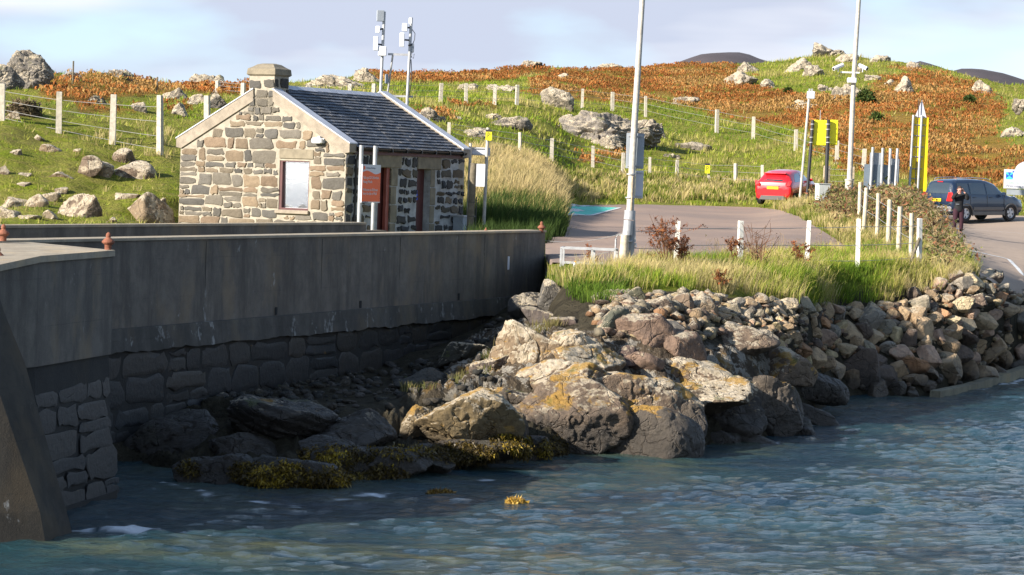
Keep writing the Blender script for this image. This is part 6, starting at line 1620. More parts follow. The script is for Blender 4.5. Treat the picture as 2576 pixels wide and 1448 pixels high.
# pasture turf
wgt = hillm * (1 - bmask * .8) * vis / np.clip(YG / 90, .7, 4)
base, i, j, r = sample(75000, wgt, 1)
nn_ = fbm2(base[:, 0], base[:, 1], 3.5, 4, 201)
keep = nn_ > -.5; base = base[keep]; nn_ = nn_[keep]; per = 4
b2, off = clump(base, r, .10, per); n2_ = np.repeat(nn_, per); n = len(b2)
sz = np.clip(b2[:, 1] / 110, .75, 1.5)
h_ = r.uniform(.07, .19, n) * (1 + np.clip(n2_, 0, 1) * 1.8) * sz
blades('grass', b2, h_, r.uniform(.025, .055, n) * sz, off * .8 + np.stack([r.normal(.03, .03, n), r.normal(0, .03, n)], 1)[:, :2].repeat(1, 0)[:, [0, 1]] if False else np.stack([off[:, 0] * .8 + r.normal(.03, .03, n), off[:, 1] * .8], 1), pick(r, n, GREENS, n2_), 1, label='short rough pasture grass covering the hillside')
# tall golden grass: mound beside the cottage, verge behind the car park, verge among the signs
def tall(name, poly, n, hmin, hmax, pal, seed, label, seg=(8, 99), sp=.12, per=14, wd=(.012, .028), lx=.12, extra=1.0, ymin=0, ymax=999, green_low=None, fade=False):
    w = inpoly(UG, VG, poly) * (SEG >= seg[0])[None, :] * (SEG <= seg[1])[None, :] * (YG > ymin) * (YG < ymax) * np.clip(1 - rm * 2, 0, 1) * (hk > .25) * extra
    base, i, j, r = sample(n, w, seed); nn_ = fbm2(base[:, 0], base[:, 1], 1.6, 3, seed + 300)
    b2, off = clump(base, r, sp, per); m_ = len(b2); hn = np.repeat(nn_, per); hb = np.repeat(r.uniform(hmin, hmax, len(base)) * (1 if not fade else np.where(np.interp(base[:, 0] / base[:, 1] * F + CU, UU, YG[:, far0]) - base[:, 1] < 3.2, .45, 1.0)), per)
    h = hb * r.uniform(.55, 1.1, m_) * (1 + .3 * hn); out = off / (np.linalg.norm(off, axis=1)[:, None] + 1e-6)
    ln = np.abs(r.normal(.28, .16, m_)) * h
    lean = np.stack([out[:, 0] * ln + lx * h + r.normal(0, .04, m_), out[:, 1] * ln], 1)
    nz_ = np.repeat(nn_, per)
    if green_low is not None: nz_ = nz_ + np.clip((b2[:, 1] - green_low[0]) / green_low[1], -.7, .5)
    return blades(name, b2, h, r.uniform(*wd, m_) * np.clip(b2[:, 1] / 90, .8, 1.6), lean, pick(r, m_, pal, nz_), 2, label=label)
tall('reeds', [(1165, 398), (1230, 385), (1330, 405), (1410, 455), (1418, 520), (1412, 590), (1385, 640), (1160, 640)], 2800, .42, .80, [(0.05, 0.085, 0.015), (0.10, 0.14, 0.025), (0.30, 0.25, 0.08), (0.50, 0.37, 0.15), (0.56, 0.42, 0.20)], 11, 'tall golden reeds and dark green growth on the mound beside the cottage', green_low=(97, 14), ymax=125)
tall('verge_grass', [(1400, 440), (1700, 452), (2080, 468), (2080, 512), (1700, 510), (1430, 508)], 3600, .25, .55, GOLD, 12, 'rough golden and green grass on the bank behind the car park', ymin=112, wd=(.02, .045))
tall('verge_grass', [(1940, 525), (2060, 510), (2300, 505), (2440, 560), (2450, 640), (2330, 660), (2130, 640), (2080, 585)], 1900, .22, .5, GOLD, 13, 'rough grass on the verge between the car park and the slipway', seg=(7, 99), ymax=125)
bank = [(1372, 690), (1500, 692), (1600, 672), (1700, 664), (1900, 655), (2110, 630), (2300, 600), (2400, 610), (2450, 690), (2400, 715), (2310, 745), (2200, 770), (2050, 775), (1900, 750), (1700, 735), (1560, 735), (1380, 720)]
tall('bank_grass', bank, 3600, .28, .52, [(0.16, 0.25, 0.018), (0.26, 0.34, 0.025), (0.40, 0.40, 0.06), (0.52, 0.43, 0.13), (0.62, 0.48, 0.22)], 14, 'long drooping green and straw coloured grass along the top of the rubble bank', seg=(5, 9), sp=.13, per=20, fade=True, wd=(.010, .022), lx=.14)
tall('bank_grass', [(1390, 690), (1570, 700), (1570, 760), (1480, 770), (1390, 745)], 160, .22, .4, [(0.08, 0.14, 0.012), (0.14, 0.22, 0.02), (0.2, 0.26, 0.03)], 15, 'short green grass tufts between the quay wall end and the boulders', seg=(5, 8), per=24)
tall('shore_tufts', [(980, 970), (1100, 990), (1240, 880), (1330, 830), (1420, 810), (1400, 840), (1250, 960), (1050, 1010)], 60, .12, .28, [(0.08, 0.10, 0.02), (0.18, 0.17, 0.05), (0.25, 0.2, 0.08)], 16, 'sparse tufts of shore grass on the shaded ground below the wall', seg=(3, 6), per=26)
tall('field_grass', [(-20, 420), (440, 440), (440, 575), (-20, 575)], 1500, .14, .32, GOLD, 17, 'straw coloured longer grass among the boulders left of the cottage', per=14, wd=(.01, .024))
tall('field_grass', [(150, 330), (440, 330), (440, 420), (150, 400)], 900, .2, .4, GOLD, 18, 'straw coloured grass along the tall fence', per=14, wd=(.01, .024))

# bracken: fronds over the slopes
w = bmask * (1.0 * vis) * (SEG >= 8)[None, :] / np.clip(YG / 140, .7, 3)
base, i, j, r = sample(44000, w, 21)
cl_ = fbm2(base[:, 0], base[:, 1], 3.0, 4, 401); keep = cl_ > -.14; base, cl_ = base[keep], cl_[keep]
per = 7; b2, off = clump(base, r, .2, per); n = len(b2); cn = np.repeat(cl_, per)
hp_ = np.repeat(r.uniform(.14, .36, len(base)), per) * r.uniform(.5, 1.1, n) * (1 + .5 * cn)
az = r.uniform(0, 2*np.pi, n); ln = hp_ * r.uniform(.3, .9, n)
d_ = np.stack([np.cos(az), np.sin(az), 0*az], 1); sd = np.stack([-np.sin(az), np.cos(az), 0*az], 1)
sd = sd + np.array([0, 0, 1.0]) * r.uniform(-.5, .5, n)[:, None]
wd_ = hp_ * r.uniform(.10, .22, n)
p0 = b2 + np.array([0, 0, 1.]) * (hp_ * .35)[:, None]; p1 = b2 + d_ * (ln * .5)[:, None] + np.array([0, 0, 1.]) * hp_[:, None]; p2 = b2 + d_ * ln[:, None] + np.array([0, 0, 1.]) * (hp_ * r.uniform(.4, .8, n))[:, None]
V_ = np.stack([p0, p1 - sd * wd_[:, None], p1 + sd * wd_[:, None], p2], 1).reshape(-1, 3)
o4 = (np.arange(n) * 4)[:, None]
F3 = np.concatenate([o4 + np.array([[0, 1, 2]]), o4 + np.array([[1, 3, 2]])])
BP = [(0.42, 0.20, 0.05), (0.48, 0.165, 0.045), (0.54, 0.185, 0.048), (0.60, 0.21, 0.052), (0.60, 0.25, 0.07), (0.55, 0.30, 0.10)]
big_ = fbm2(b2[:, 0], b2[:, 1], 7.0, 3, 402)
cc = pick(r, n, BP, cn * .8 + big_ * .8 + .02, .10) * (1 + .35 * np.clip(cn + big_, -.7, .2))[:, None]
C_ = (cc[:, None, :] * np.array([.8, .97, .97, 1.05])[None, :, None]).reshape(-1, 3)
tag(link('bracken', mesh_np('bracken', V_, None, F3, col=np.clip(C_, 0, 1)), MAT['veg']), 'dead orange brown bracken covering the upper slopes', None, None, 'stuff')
# gorse or bush patches among the bracken
for k, (u, v, w_, h_) in enumerate([(2180, 245, 50, 40), (2205, 295, 36, 26), (1985, 230, 20, 14), (2440, 250, 30, 22), (60, 270, 90, 40)]):
    p = hit(u, v + h_ / 2, 80); s = p.y / F; r = np.random.default_rng(60 + k); n = 1600
    q = r.normal(size=(n, 3)); q /= np.linalg.norm(q, axis=1)[:, None]; q *= (r.random(n) ** .4)[:, None] * (1 + .25 * fbm(q * 2, 2, k))[:, None]; q[:, 2] = np.abs(q[:, 2])
    c0 = q * np.array([w_ * s / 2, w_ * s / 2 * .8, h_ * s]) + np.array(p)
    a = r.normal(size=(n, 3)) * .07 * max(1, s * 55); b_ = r.normal(size=(n, 3)) * .07 * max(1, s * 55)
    V_ = np.stack([c0, c0 + a, c0 + b_], 1).reshape(-1, 3); pal = [(0.04, 0.075, 0.015), (0.07, 0.11, 0.02), (0.12, 0.13, 0.03)] if k < 4 else [(0.16, 0.11, 0.07), (0.22, 0.16, 0.09), (0.12, 0.09, 0.05)]
    o = link('bush', mesh_np('bush', V_, None, np.arange(3*n).reshape(-1, 3), col=np.repeat(pick(r, n, pal), 3, 0)), MAT['veg'])
    tag(o, ['dark green bush on the bracken slope beside the layered rock', 'smaller dark green bush below the layered bracken rock', 'tiny dark bush at the edge of the green dome', 'dark green bush below the white rock on the right slope', 'brown leafless bush thicket below the skyline crag'][k], 'bush')
# brambles
def stems(name, poly, n, L0, seed, label, colr, leafy=8, ymax=125, rad=.012, hgt_=.6, leafpal=None, leafs=.07):
    w = inpoly(UG, VG, poly) * (SEG >= 6)[None, :] * (YG < ymax) * 1.0 * (rm < .5)
    base, i, j, r = sample(n, w, seed); mb = MB(); LV, LC = [], []
    for b_ in base:
        a = r.uniform(0, 2*np.pi); L_ = L0 * r.uniform(.5, 1.3); H = hgt_ * r.uniform(.5, 1.25); d = np.array([math.cos(a), math.sin(a) * .6, 0])
        pts_ = [b_ + d * L_ * t + np.array([r.normal(0, .04), r.normal(0, .04), H * 4 * t * (1 - t * .8) * .7]) for t in np.linspace(0, 1, 7)]
        mb.tube(pts_, [rad * (1 - .6 * t) for t in np.linspace(0, 1, 7)], 3, tuple(np.array(colr) * r.uniform(.6, 1.5)), cap=False)
        for _ in range(leafy):
            c0 = pts_[r.integers(1, 7)] + r.normal(0, .10, 3); LV.append(np.stack([c0, c0 + r.normal(0, leafs, 3), c0 + r.normal(0, leafs, 3)])); LC.append(np.array(leafpal[r.integers(0, len(leafpal))]) * r.uniform(.6, 1.4))
    o = link(name, mb, MAT['veg']); tag(o, label, None, None, 'stuff')
    if LV:
        V_ = np.concatenate(LV); o2 = link(name + '_leaves', mesh_np(name, V_, None, np.arange(len(V_)).reshape(-1, 3), col=np.repeat(np.array(LC), 3, 0)), MAT['veg']); tag(o2, label.replace('stems', 'leaves'), None, None, 'stuff')
BRP = [(0.26, 0.15, 0.07), (0.34, 0.22, 0.11), (0.17, 0.13, 0.06), (0.20, 0.20, 0.05), (0.13, 0.16, 0.04), (0.30, 0.12, 0.06)]
stems('bramble_thicket', [(2060, 495), (2180, 495), (2290, 505), (2290, 560), (2200, 590), (2080, 550)], 700, .7, 71, 'brown bramble stems crowding round the cabinet and sign poles', (0.22, 0.15, 0.09), 18, hgt_=.55, leafpal=BRP)
stems('bramble_thicket', [(2200, 500), (2320, 520), (2346, 575), (2380, 635), (2410, 690), (2390, 700), (2330, 640), (2270, 590)], 600, .7, 72, 'arching dry bramble stems over the bank beside the slipway', (0.42, 0.32, 0.18), 9, rad=.016, hgt_=.7, leafpal=BRP)
stems('dry_stems', [(1640, 655), (2300, 640), (2300, 700), (1640, 700)], 160, .2, 73, 'thin dry stems standing in the bank grass', (0.36, 0.24, 0.12), 3, hgt_=.75, rad=.006, leafpal=BRP, leafs=.02)
# dock plants with rusty seed heads
def dock(label, u, v, Y, H, nst, seed, seeds=True, spread=.35):
    p = P(u, v, Y); p.z = ground(p.x, p.y); r = np.random.default_rng(seed); t = thing('dock_plant', label, 'plant', tuple(p)); mb = MB(); LV, LC = [], []
    for k in range(nst):
        a = r.uniform(0, 6.28); e = np.array([math.cos(a), math.sin(a), 0]) * r.uniform(.1, 1) * spread * H; h = H * r.uniform(.55, 1)
        P_ = [np.array([0, 0, 0]) + e * q + np.array([r.normal(0, .015), 0, h * q]) for q in np.linspace(0, 1, 6)]
        mb.tube(P_, [.011, .010, .009, .007, .006, .004], 4, (0.24, 0.12, 0.07), cap=False)
        for m_ in range(4):
            q = r.uniform(.35, .95); s0 = e * q + np.array([0, 0, h * q]); tip = s0 + np.array([r.normal(0, .16), r.normal(0, .1), r.uniform(.06, .2)]) * H
            mb.tube([s0, tip], [.006, .004], 3, (0.26, 0.12, 0.07), cap=False)
            if seeds:
                for _ in range(26):
                    c0 = s0 + (tip - s0) * r.uniform(.4, 1.1) + r.normal(0, .022, 3); LV.append(np.stack([c0, c0 + r.normal(0, .028, 3), c0 + r.normal(0, .028, 3)])); LC.append(np.array([(0.30, 0.09, 0.03), (0.20, 0.06, 0.03), (0.36, 0.14, 0.05)][r.integers(0, 3)]) * r.uniform(.7, 1.3))
    link('stem', mb, MAT['veg'], t)
    if LV:
        V_ = np.concatenate(LV); link('seed_head', mesh_np('seed_head', V_, None, np.arange(len(V_)).reshape(-1, 3), col=np.repeat(np.array(LC), 3, 0)), MAT['veg'], t)
dock('tall rust brown dock plant beside the first white shore fence post', 1678, 690, 71.0, 1.45, 13, 1)
dock('smaller dock plant with red seed heads right of the first shore fence post', 1712, 690, 71.4, .95, 8, 2)
dock('bare brown twiggy plant by the second white shore fence post', 1905, 695, 73.5, 1.35, 16, 3, False, .5)
dock('small rusty dock plant left of the second white shore fence post', 1846, 690, 73.5, .85, 5, 4)
dock('small rusty dock plant left of the third white shore fence post', 2015, 690, 75.5, .85, 6, 5)
dock('reddish dock stems at the edge of the rubble under the long grass', 1812, 762, 68.0, .7, 4, 6)
dock('thin reddish weed standing by the steel rack', 1488, 680, 71.5, .6, 3, 7)
# seaweed on the low rocks, and a floating clump
def weed(name, label, items, seed, kind='stuff'):
    r = np.random.default_rng(seed); B_, C_ = [], []
    dg = bpy.context.evaluated_depsgraph_get()
    for (u, v, ru, rv, n) in items:
        for _ in range(n):
            a, q = r.uniform(0, 6.28), r.random() ** .5; uu, vv = u + math.cos(a) * q * ru, v + math.sin(a) * q * rv
            o_ = Vector((0, 0, HC)); d = (P(uu, vv, 50) - o_).normalized()
            ok, loc, nor, _, ob, _ = SC.ray_cast(dg, o_, d)
            if ok and loc.y < 62 and loc.z < 1.9 and ob.name != 'sea': B_.append(tuple(loc)); C_.append(tuple(nor))
    B_ = np.array(B_); N_ = np.array(C_); per = 9; n = len(B_) * per
    b2 = np.repeat(B_, per, 0) + r.normal(0, .035, (n, 3)); nn_ = np.repeat(N_, per, 0)
    dr_ = nn_ * .12 + r.normal(0, .6, (n, 3)) * np.array([1, 1, .5]) + np.array([0, 0, -.8]); L_ = r.uniform(.03, .09, n)[:, None]
    s_ = r.normal(0, 1, (n, 3)); s_ /= np.linalg.norm(s_, axis=1)[:, None]; s_ *= .022
    V_ = np.stack([b2 - s_, b2 + s_, b2 + dr_ * L_ + nn_ * .012], 1).reshape(-1, 3)
    col = pick(r, n, [(0.07, 0.045, 0.012), (0.13, 0.085, 0.015), (0.24, 0.155, 0.02), (0.42, 0.28, 0.03)], fbm(b2 / .5, 3, 5) * .7 - .15, .25)
    tag(link(name, mesh_np(name, V_, None, np.arange(3*n).reshape(-1, 3), col=np.repeat(col, 3, 0)), MAT['weed']), label, None, None, kind)
weed('seaweed', 'olive and yellow seaweed draped over the lowest rocks', [(840, 1210, 75, 30, 420), (1020, 1213, 30, 20, 200), (960, 1195, 45, 25, 160), (620, 1190, 45, 25, 180), (720, 1200, 70, 35, 260), (1160, 1140, 90, 24, 420), (1313, 1125, 26, 26, 180), (1270, 1110, 40, 20, 120), (860, 1145, 110, 22, 200), (1390, 1130, 40, 30, 150), (480, 1180, 30, 20, 60), (1020, 1140, 60, 20, 100)], 5)
p = PZ(1297, 1272, 0); r = np.random.default_rng(8); n = 900
q = r.normal(size=(n, 3)); q /= np.linalg.norm(q, axis=1)[:, None]; q *= (r.random(n) ** .35)[:, None]; q[:, 2] = np.abs(q[:, 2]); c0 = q * np.array([.19, .22, .13]); a, b_ = r.normal(0, .035, (n, 3)), r.normal(0, .035, (n, 3))
V_ = np.stack([c0, c0 + a, c0 + b_], 1).reshape(-1, 3)
o = link('seaweed_clump', mesh_np('seaweed_clump', V_, None, np.arange(3*n).reshape(-1, 3), col=np.repeat(pick(r, n, [(0.55, 0.33, 0.06), (0.42, 0.24, 0.05), (0.65, 0.42, 0.12)]), 3, 0)), MAT['weed']); o.location = p
tag(o, 'orange yellow clump of seaweed sticking out of the open water', 'seaweed')
q2 = c0 * np.array([1.3, 1, .5]); V_ = np.stack([q2, q2 + a, q2 + b_], 1).reshape(-1, 3)
o = link('seaweed_clump', mesh_np('seaweed_clump', V_, None, np.arange(3*n).reshape(-1, 3), col=np.repeat(pick(r, n, [(0.30, 0.17, 0.03), (0.20, 0.11, 0.03), (0.35, 0.2, 0.05)]), 3, 0)), MAT['weed']); o.location = PZ(1108, 1245, 0)
tag(o, 'brown seaweed just breaking the surface by the weedy rock tip', 'seaweed')
# ------------------------------------------------------------------ cars and person
def car(name, label, pos_, rz, L_, W_, H_, prof, paint, parts):
    """prof: stations along x (rear to front): (x, z_bottom, z_belt, z_top, half width at belt, half width at top)"""
    t = thing(name, label, 'car', pos_, rz)
    def ring(s):
        x, zb, zm, zt, wb, wt_ = s
        pts_ = [(0, zb), (wb * .80, zb), (wb * .95, zb + .07), (wb * 1.0, zb + (zm - zb) * .45), (wb * .995, zb + (zm - zb) * .8), (wb * .96, zm)]
        if zt - zm > .08: pts_ += [(wt_ + (wb * .96 - wt_) * .45, zm + (zt - zm) * .5), (wt_ * 1.0, zt - .09), (wt_ * .86, zt - .02), (wt_ * .45, zt + .01), (0, zt + .018)]
        else: pts_ += [(wb * .93, zm + (zt - zm) * .3 + .01), (wb * .84, zm + (zt - zm) * .6 + .02), (wb * .68, zt + .01), (wb * .35, zt + .02), (0, zt + .025)]
        return [(x, y, z) for y, z in pts_] + [(x, -y, z) for y, z in pts_[-2:0:-1]]
    # finer stations
    pr = np.array(prof); xs_ = []
    for a, b_ in zip(pr[:-1], pr[1:]):
        for q in (0, .25, .5, .75): xs_.append(a + (b_ - a) * q)
    xs_.append(pr[-1]); k_ = np.array(xs_); ks = k_.copy()
    ks[1:-1] = .25 * k_[:-2] + .5 * k_[1:-1] + .25 * k_[2:]; ks[:, 0] = k_[:, 0]; ks[0] = k_[0]; ks[-1] = k_[-1]
    rings = [ring(s) for s in ks]; n = len(rings[0]); vs = sum(rings, []); m_ = len(rings)
    body, glass_ = [], []
    wx = parts['wheels']; wr = parts['wr']
    for i in range(m_ - 1):
        for j in range(n):
            q = (j + 1) % n; f = (i*n+j, i*n+n+j, i*n+n+q, i*n+q)
            c = sum((Vector(vs[a]) for a in f), Vector()) / 4
            body.append(f)
    # wheel arches: drop lower side faces near wheels
    def in_arch(c): return any((c.x - w_) ** 2 + (c.z - wr * .95) ** 2 < (wr * 1.16) ** 2 for w_ in wx) and abs(c.y) > W_ * .3 
    cen = lambda f: sum((Vector(vs[a]) for a in f), Vector()) / len(f)
    body = [f for f in body if not in_arch(cen(f))] + [tuple(range(n))[::-1] if False else tuple(reversed(range(n))), tuple((m_-1)*n + k for k in range(n))]
    mb = MB().add(vs, body); o = link('body', mb, paint, t)
    smooth(o, 50)
    link('underbody', MB().box((L_/2, 0, .42), (L_ * .9, W_ * .80, .34)), MAT['dark'], t)
    for w_ in wx:
        for s_ in (1, -1):
            y = s_ * (W_/2 - .11)
            mbw = MB(); ang = [(math.cos(a), math.sin(a)) for a in np.linspace(0, 2*math.pi, 25)[:-1]]
            pr_ = [(wr*.62, -.09), (wr*.95, -.10), (wr, -.07), (wr, .07), (wr*.95, .10), (wr*.62, .09)]
            vv = [(w_ + r_*c_, y + d_, wr + r_*s2) for r_, d_ in pr_ for c_, s2 in ang]
            ff = [(a*24+k, a*24+(k+1) % 24, a*24+24+(k+1) % 24, a*24+24+k) for a in range(5) for k in range(24)]
            wo = link('wheel', MB().add(vv, ff), MAT['tyre'], t); smooth(wo, 40)
            rimm = MB(); fy = y + s_ * .06
            for k in range(5):
                a = 2*math.pi*k/5 + .3; d = Vector((math.cos(a), 0, math.sin(a))); e = Vector((-math.sin(a), 0, math.cos(a)))
                c0 = Vector((w_, fy, wr)); r0, r1 = wr*.10, wr*.62
                rimm.add([c0 + d*r0 + e*.04, c0 + d*r0 - e*.04, c0 + d*r1 - e*.075, c0 + d*r1 + e*.075, c0 + d*r0 + e*.04 + Vector((0, -s_*.04, 0)), c0 + d*r0 - e*.04 + Vector((0, -s_*.04, 0)), c0 + d*r1 - e*.075 + Vector((0, -s_*.04, 0)), c0 + d*r1 + e*.075 + Vector((0, -s_*.04, 0))], [(0, 1, 2, 3), (0, 3, 7, 4), (1, 0, 4, 5), (2, 1, 5, 6), (3, 2, 6, 7)])
            rg = [(w_ + r_*c_, fy + dy, wr + r_*s2) for r_, dy in ((wr*.56, 0), (wr*.66, s_*.012), (wr*.66, -s_*.03)) for c_, s2 in ang]
            rimm.add(rg, [(a*24+k, a*24+(k+1) % 24, a*24+24+(k+1) % 24, a*24+24+k) for a in range(2) for k in range(24)])
            rimm.tube([(w_, fy - .02, wr), (w_, fy + s_*.012, wr)], wr*.13, 12)
            link('rim', rimm, MAT['silver'], wo)
            link('hub', MB().tube([(w_, fy - s_*.08, wr), (w_, fy - s_*.05, wr)], wr*.62, 24), MAT['dark'], wo)
            # arch lip and dark inner arch
            arc = [(w_ + math.cos(a) * wr * 1.17, s_ * (W_/2 - .012), wr * .95 + math.sin(a) * wr * 1.17) for a in np.linspace(-.25, math.pi + .25, 15)]
            link('wheel_arch', MB().tube(arc, parts.get('lip', .018), 6), parts.get('lipmat', MAT['dark']), t)
    # glass: patches laid a few mm proud of the body surface
    def side_y(x, z):
        s = [np.interp(x, ks[:, 0], ks[:, c]) for c in range(6)]; zb, zm, zt, wb, wt_ = s[1:]
        return float(np.interp(z, [zm, zm + (zt - zm) * .5, zt - .09, zt - .02], [wb * .96, wt_ + (wb * .96 - wt_) * .45, wt_, wt_ * .86]))
    for poly in parts['side']:
        for s_ in (1, -1):
            xs2 = [p_[0] for p_ in poly]
            # subdivide vertically by strips
            a_, b2 = min(xs2), max(xs2); cols = []
            for x in np.linspace(a_ + 1e-3, b2 - 1e-3, 9):
                zs = []
                for (x0, z0), (x1, z1) in zip(poly, poly[1:] + poly[:1]):
                    if (x0 - x) * (x1 - x) <= 0 and x0 != x1: zs.append(z0 + (z1 - z0) * (x - x0) / (x1 - x0))
                lo, hi = min(zs), max(zs); cols.append([(x, s_ * (side_y(x, z) + .008), z) for z in np.linspace(lo, hi, 4)])
            vv = sum(cols, []); ff = [(c*4+k, c*4+4+k, c*4+5+k, c*4+1+k) for c in range(8) for k in range(3)]
            g = link('side_window', MB().add(vv, ff), MAT['glass'], t); smooth(g)
    return t, ks
def surf_patch(t, name, pts_, mat, th=.012, d=(-1, 0, 0)):
    n = len(pts_); dv = Vector(d) * th
    vs = [Vector(p_) + dv for p_ in pts_] + [Vector(p_) for p_ in pts_]
    return link(name, MB().add(vs, [tuple(range(n)), tuple(range(2*n-1, n-1, -1))] + [(i, n+i, n+(i+1) % n, (i+1) % n) for i in range(n)]), mat, t)

def lathe_patch(cx, cz, rx, rz_, x, tilt=0.0, n=16, e=1.0):
    return [(x + tilt * (rz_ * math.copysign(abs(math.sin(a)) ** e, math.sin(a))), cx + rx * math.copysign(abs(math.cos(a)) ** e, math.cos(a)), cz + rz_ * math.copysign(abs(math.sin(a)) ** e, math.sin(a))) for a in np.linspace(0, 2*math.pi, n + 1)[:-1]]

def rear_glass(t, ks, z0, z1, w0, w1, wm):
    zt = ks[:, 3]; k = int(np.argmax(zt)); vs = []
    for a in np.linspace(0, 1, 7):
        z = z0 + (z1 - z0) * a; w = (1-a)**2 * w0 + 2*a*(1-a) * (wm * 2 - (w0 + w1) / 2) + a*a * w1
        for q in np.linspace(-1, 1, 9):
            y = q * w; x0 = float(np.interp(z, zt[:k+1], ks[:k+1, 0])); wt_ = float(np.interp(x0, ks[:, 0], ks[:, 5]))
            dr = float(np.interp(abs(y) / wt_, [0, .45, .86, 1.0, 1.15], [0, .005, .035, .10, .2]))
            zz = z + .05 * (q * q) * (1 - a) if z0 < 1.1 else z
            x = float(np.interp(min(zz + dr, zt[k]), zt[:k+1], ks[:k+1, 0])) - .015
            vs.append((x, y, zz))
    o = link('rear_window', MB().add(vs, [(r_*9+c_, r_*9+9+c_, r_*9+10+c_, r_*9+1+c_) for r_ in range(6) for c_ in range(8)]), MAT['glass'], t); smooth(o); return o
# red hatchback, tail towards the viewer
RL, RW, RH = 3.95, 1.72, 1.48
prof_r = [(0.0, .42, .72, .80, .74, .5), (.06, .34, .98, 1.02, .82, .52), (.16, .26, 1.0, 1.16, .85, .58), (.42, .22, .98, 1.40, .86, .60), (.85, .20, .96, 1.47, .86, .61), (1.6, .20, .93, 1.48, .86, .62), (2.2, .20, .90, 1.42, .86, .60), (2.75, .20, .90, 1.10, .85, .60), (3.0, .20, .88, .96, .84, .6), (3.6, .22, .74, .82, .80, .55), (3.88, .26, .58, .66, .68, .5), (3.95, .36, .48, .52, .55, .4)]
rp0 = on_smooth(1903, 525, .02)
hd = math.radians(90 - 24)
red, ks_r = car('hatchback_car', 'small bright red hatchback parked at the back edge of the car park', tuple(rp0 + Vector((math.sin(math.radians(24)) * 0, 0, 0)) + Vector((.72, .2, 0))), hd, RL, RW, RH, prof_r, MAT['red_car'],
    dict(wheels=(.62, 3.12), wr=.31, side=[[(.62, 1.02), (1.0, 1.0), (1.55, .98), (1.55, 1.36), (1.0, 1.34), (.78, 1.22)], [(1.62, .98), (2.62, .97), (2.2, 1.31), (1.62, 1.36)]]))
rear_glass(red, ks_r, 1.04, 1.37, .52, .50, .60)
pl = surf_patch(red, 'number_plate', lathe_patch(0, .80, .26, .055, .02, 0, 4, 1)[0:0] or [(-.01, .26, .745), (-.01, -.26, .745), (-.005, -.26, .855), (-.005, .26, .855)], MAT['yellow_deep'], .02)
text(pl, 'SA12 EKO', .10, (-.034, .225, .765), (math.radians(90), 0, math.radians(-90)), MAT['ink_dark'], sx=.92)
for s_ in (1, -1):
    tl = surf_patch(red, 'tail_light', [(-.02, s_*.60, .88), (.01, s_*.79, .90), (.10, s_*.852, 1.10), (.05, s_*.74, 1.12), (-.01, s_*.60, 1.0)][::s_], MAT['lamp_red'], .03)
    surf_patch(tl, 'lens', [(.0, s_*.64, .91), (.01, s_*.76, .92), (.03, s_*.76, .97), (.01, s_*.64, .96)][::s_], MAT['chrome'], .02)
    link('reflector', MB().box((-.0, s_*.55, .50), (.03, .16, .05)), MAT['lamp_red'], red)
surf_patch(red, 'rear_valance', [(-.01, .62, .28), (-.01, -.62, .28), (-.02, -.52, .46), (-.02, .52, .46)], MAT['grey_trim'], .03)
link('boot_strip', MB().box((-.01, 0, .885), (.03, .62, .02)), MAT['chrome'], red)
link('roof_spoiler', MB().box((.36, 0, 1.415), (.22, 1.0, .035), bev=.012), MAT['red_car'], red)
link('door_handle', MB().box((1.75, -.87, .88), (.18, .03, .03)), MAT['red_car'], red); link('wing_mirror', MB().box((2.5, -.93, .98), (.12, .16, .12), bev=.03), MAT['red_car'], red)
for x_ in (1.58, 2.65): link('door_seam', MB().box((x_, -.862, .62), (.012, .012, .6)), MAT['dark'], red)
link('wiper', MB().tube([(.12, 0, 1.03), (.17, .25, 1.08)], .012, 4), MAT['black'], red)

# dark blue compact off roader
SL_, SW_, SH_ = 4.22, 1.79, 1.69
prof_s = [(0.0, .45, .70, .78, .76, .5), (.05, .36, .95, 1.02, .84, .55), (.10, .30, 1.05, 1.30, .87, .62), (.22, .28, 1.06, 1.60, .89, .66), (.55, .27, 1.06, 1.67, .895, .67), (1.3, .27, 1.04, 1.69, .895, .68), (2.1, .27, 1.02, 1.66, .895, .67), (2.7, .27, 1.00, 1.50, .89, .64), (3.12, .27, 1.02, 1.14, .885, .66), (3.3, .27, 1.00, 1.08, .88, .64), (3.8, .28, .90, .98, .86, .6), (4.12, .32, .72, .80, .78, .55), (4.22, .40, .56, .60, .64, .4)]
sp0 = on_smooth(2415, 556, .03)
hs = math.radians(37)
fr0 = on_smooth(2530, 552, .02)
suv_pos = P(2342, 552, 113.6); suv_pos.z = Hs(suv_pos.x, suv_pos.y) + .03
suv_pos = suv_pos + Vector((.30, .6, 0))
suv, ks_s = car('estate_car', 'dark blue compact estate car with roof rails parked behind the standing person', tuple(suv_pos), hs, SL_, SW_, SH_, prof_s, MAT['blue_car'],
    dict(wheels=(.78, 3.36), wr=.335, lip=.035, lipmat=MAT['grey_trim'], side=[[(.32, 1.10), (.98, 1.10), (.98, 1.53), (.36, 1.53)], [(1.05, 1.10), (1.92, 1.08), (1.92, 1.54), (1.05, 1.55)], [(1.99, 1.08), (2.98, 1.08), (2.55, 1.44), (1.99, 1.53)]]))
rear_glass(suv, ks_s, 1.12, 1.54, .66, .60, .66)
pl = surf_patch(suv, 'number_plate', [(-.01, .26, .80), (-.01, -.26, .80), (.0, -.26, .91), (.0, .26, .91)], MAT['yellow_deep'], .03)
text(pl, 'SY10 FJV', .10, (-.045, .225, .82), (math.radians(90), 0, math.radians(-90)), MAT['ink_dark'], sx=.92)
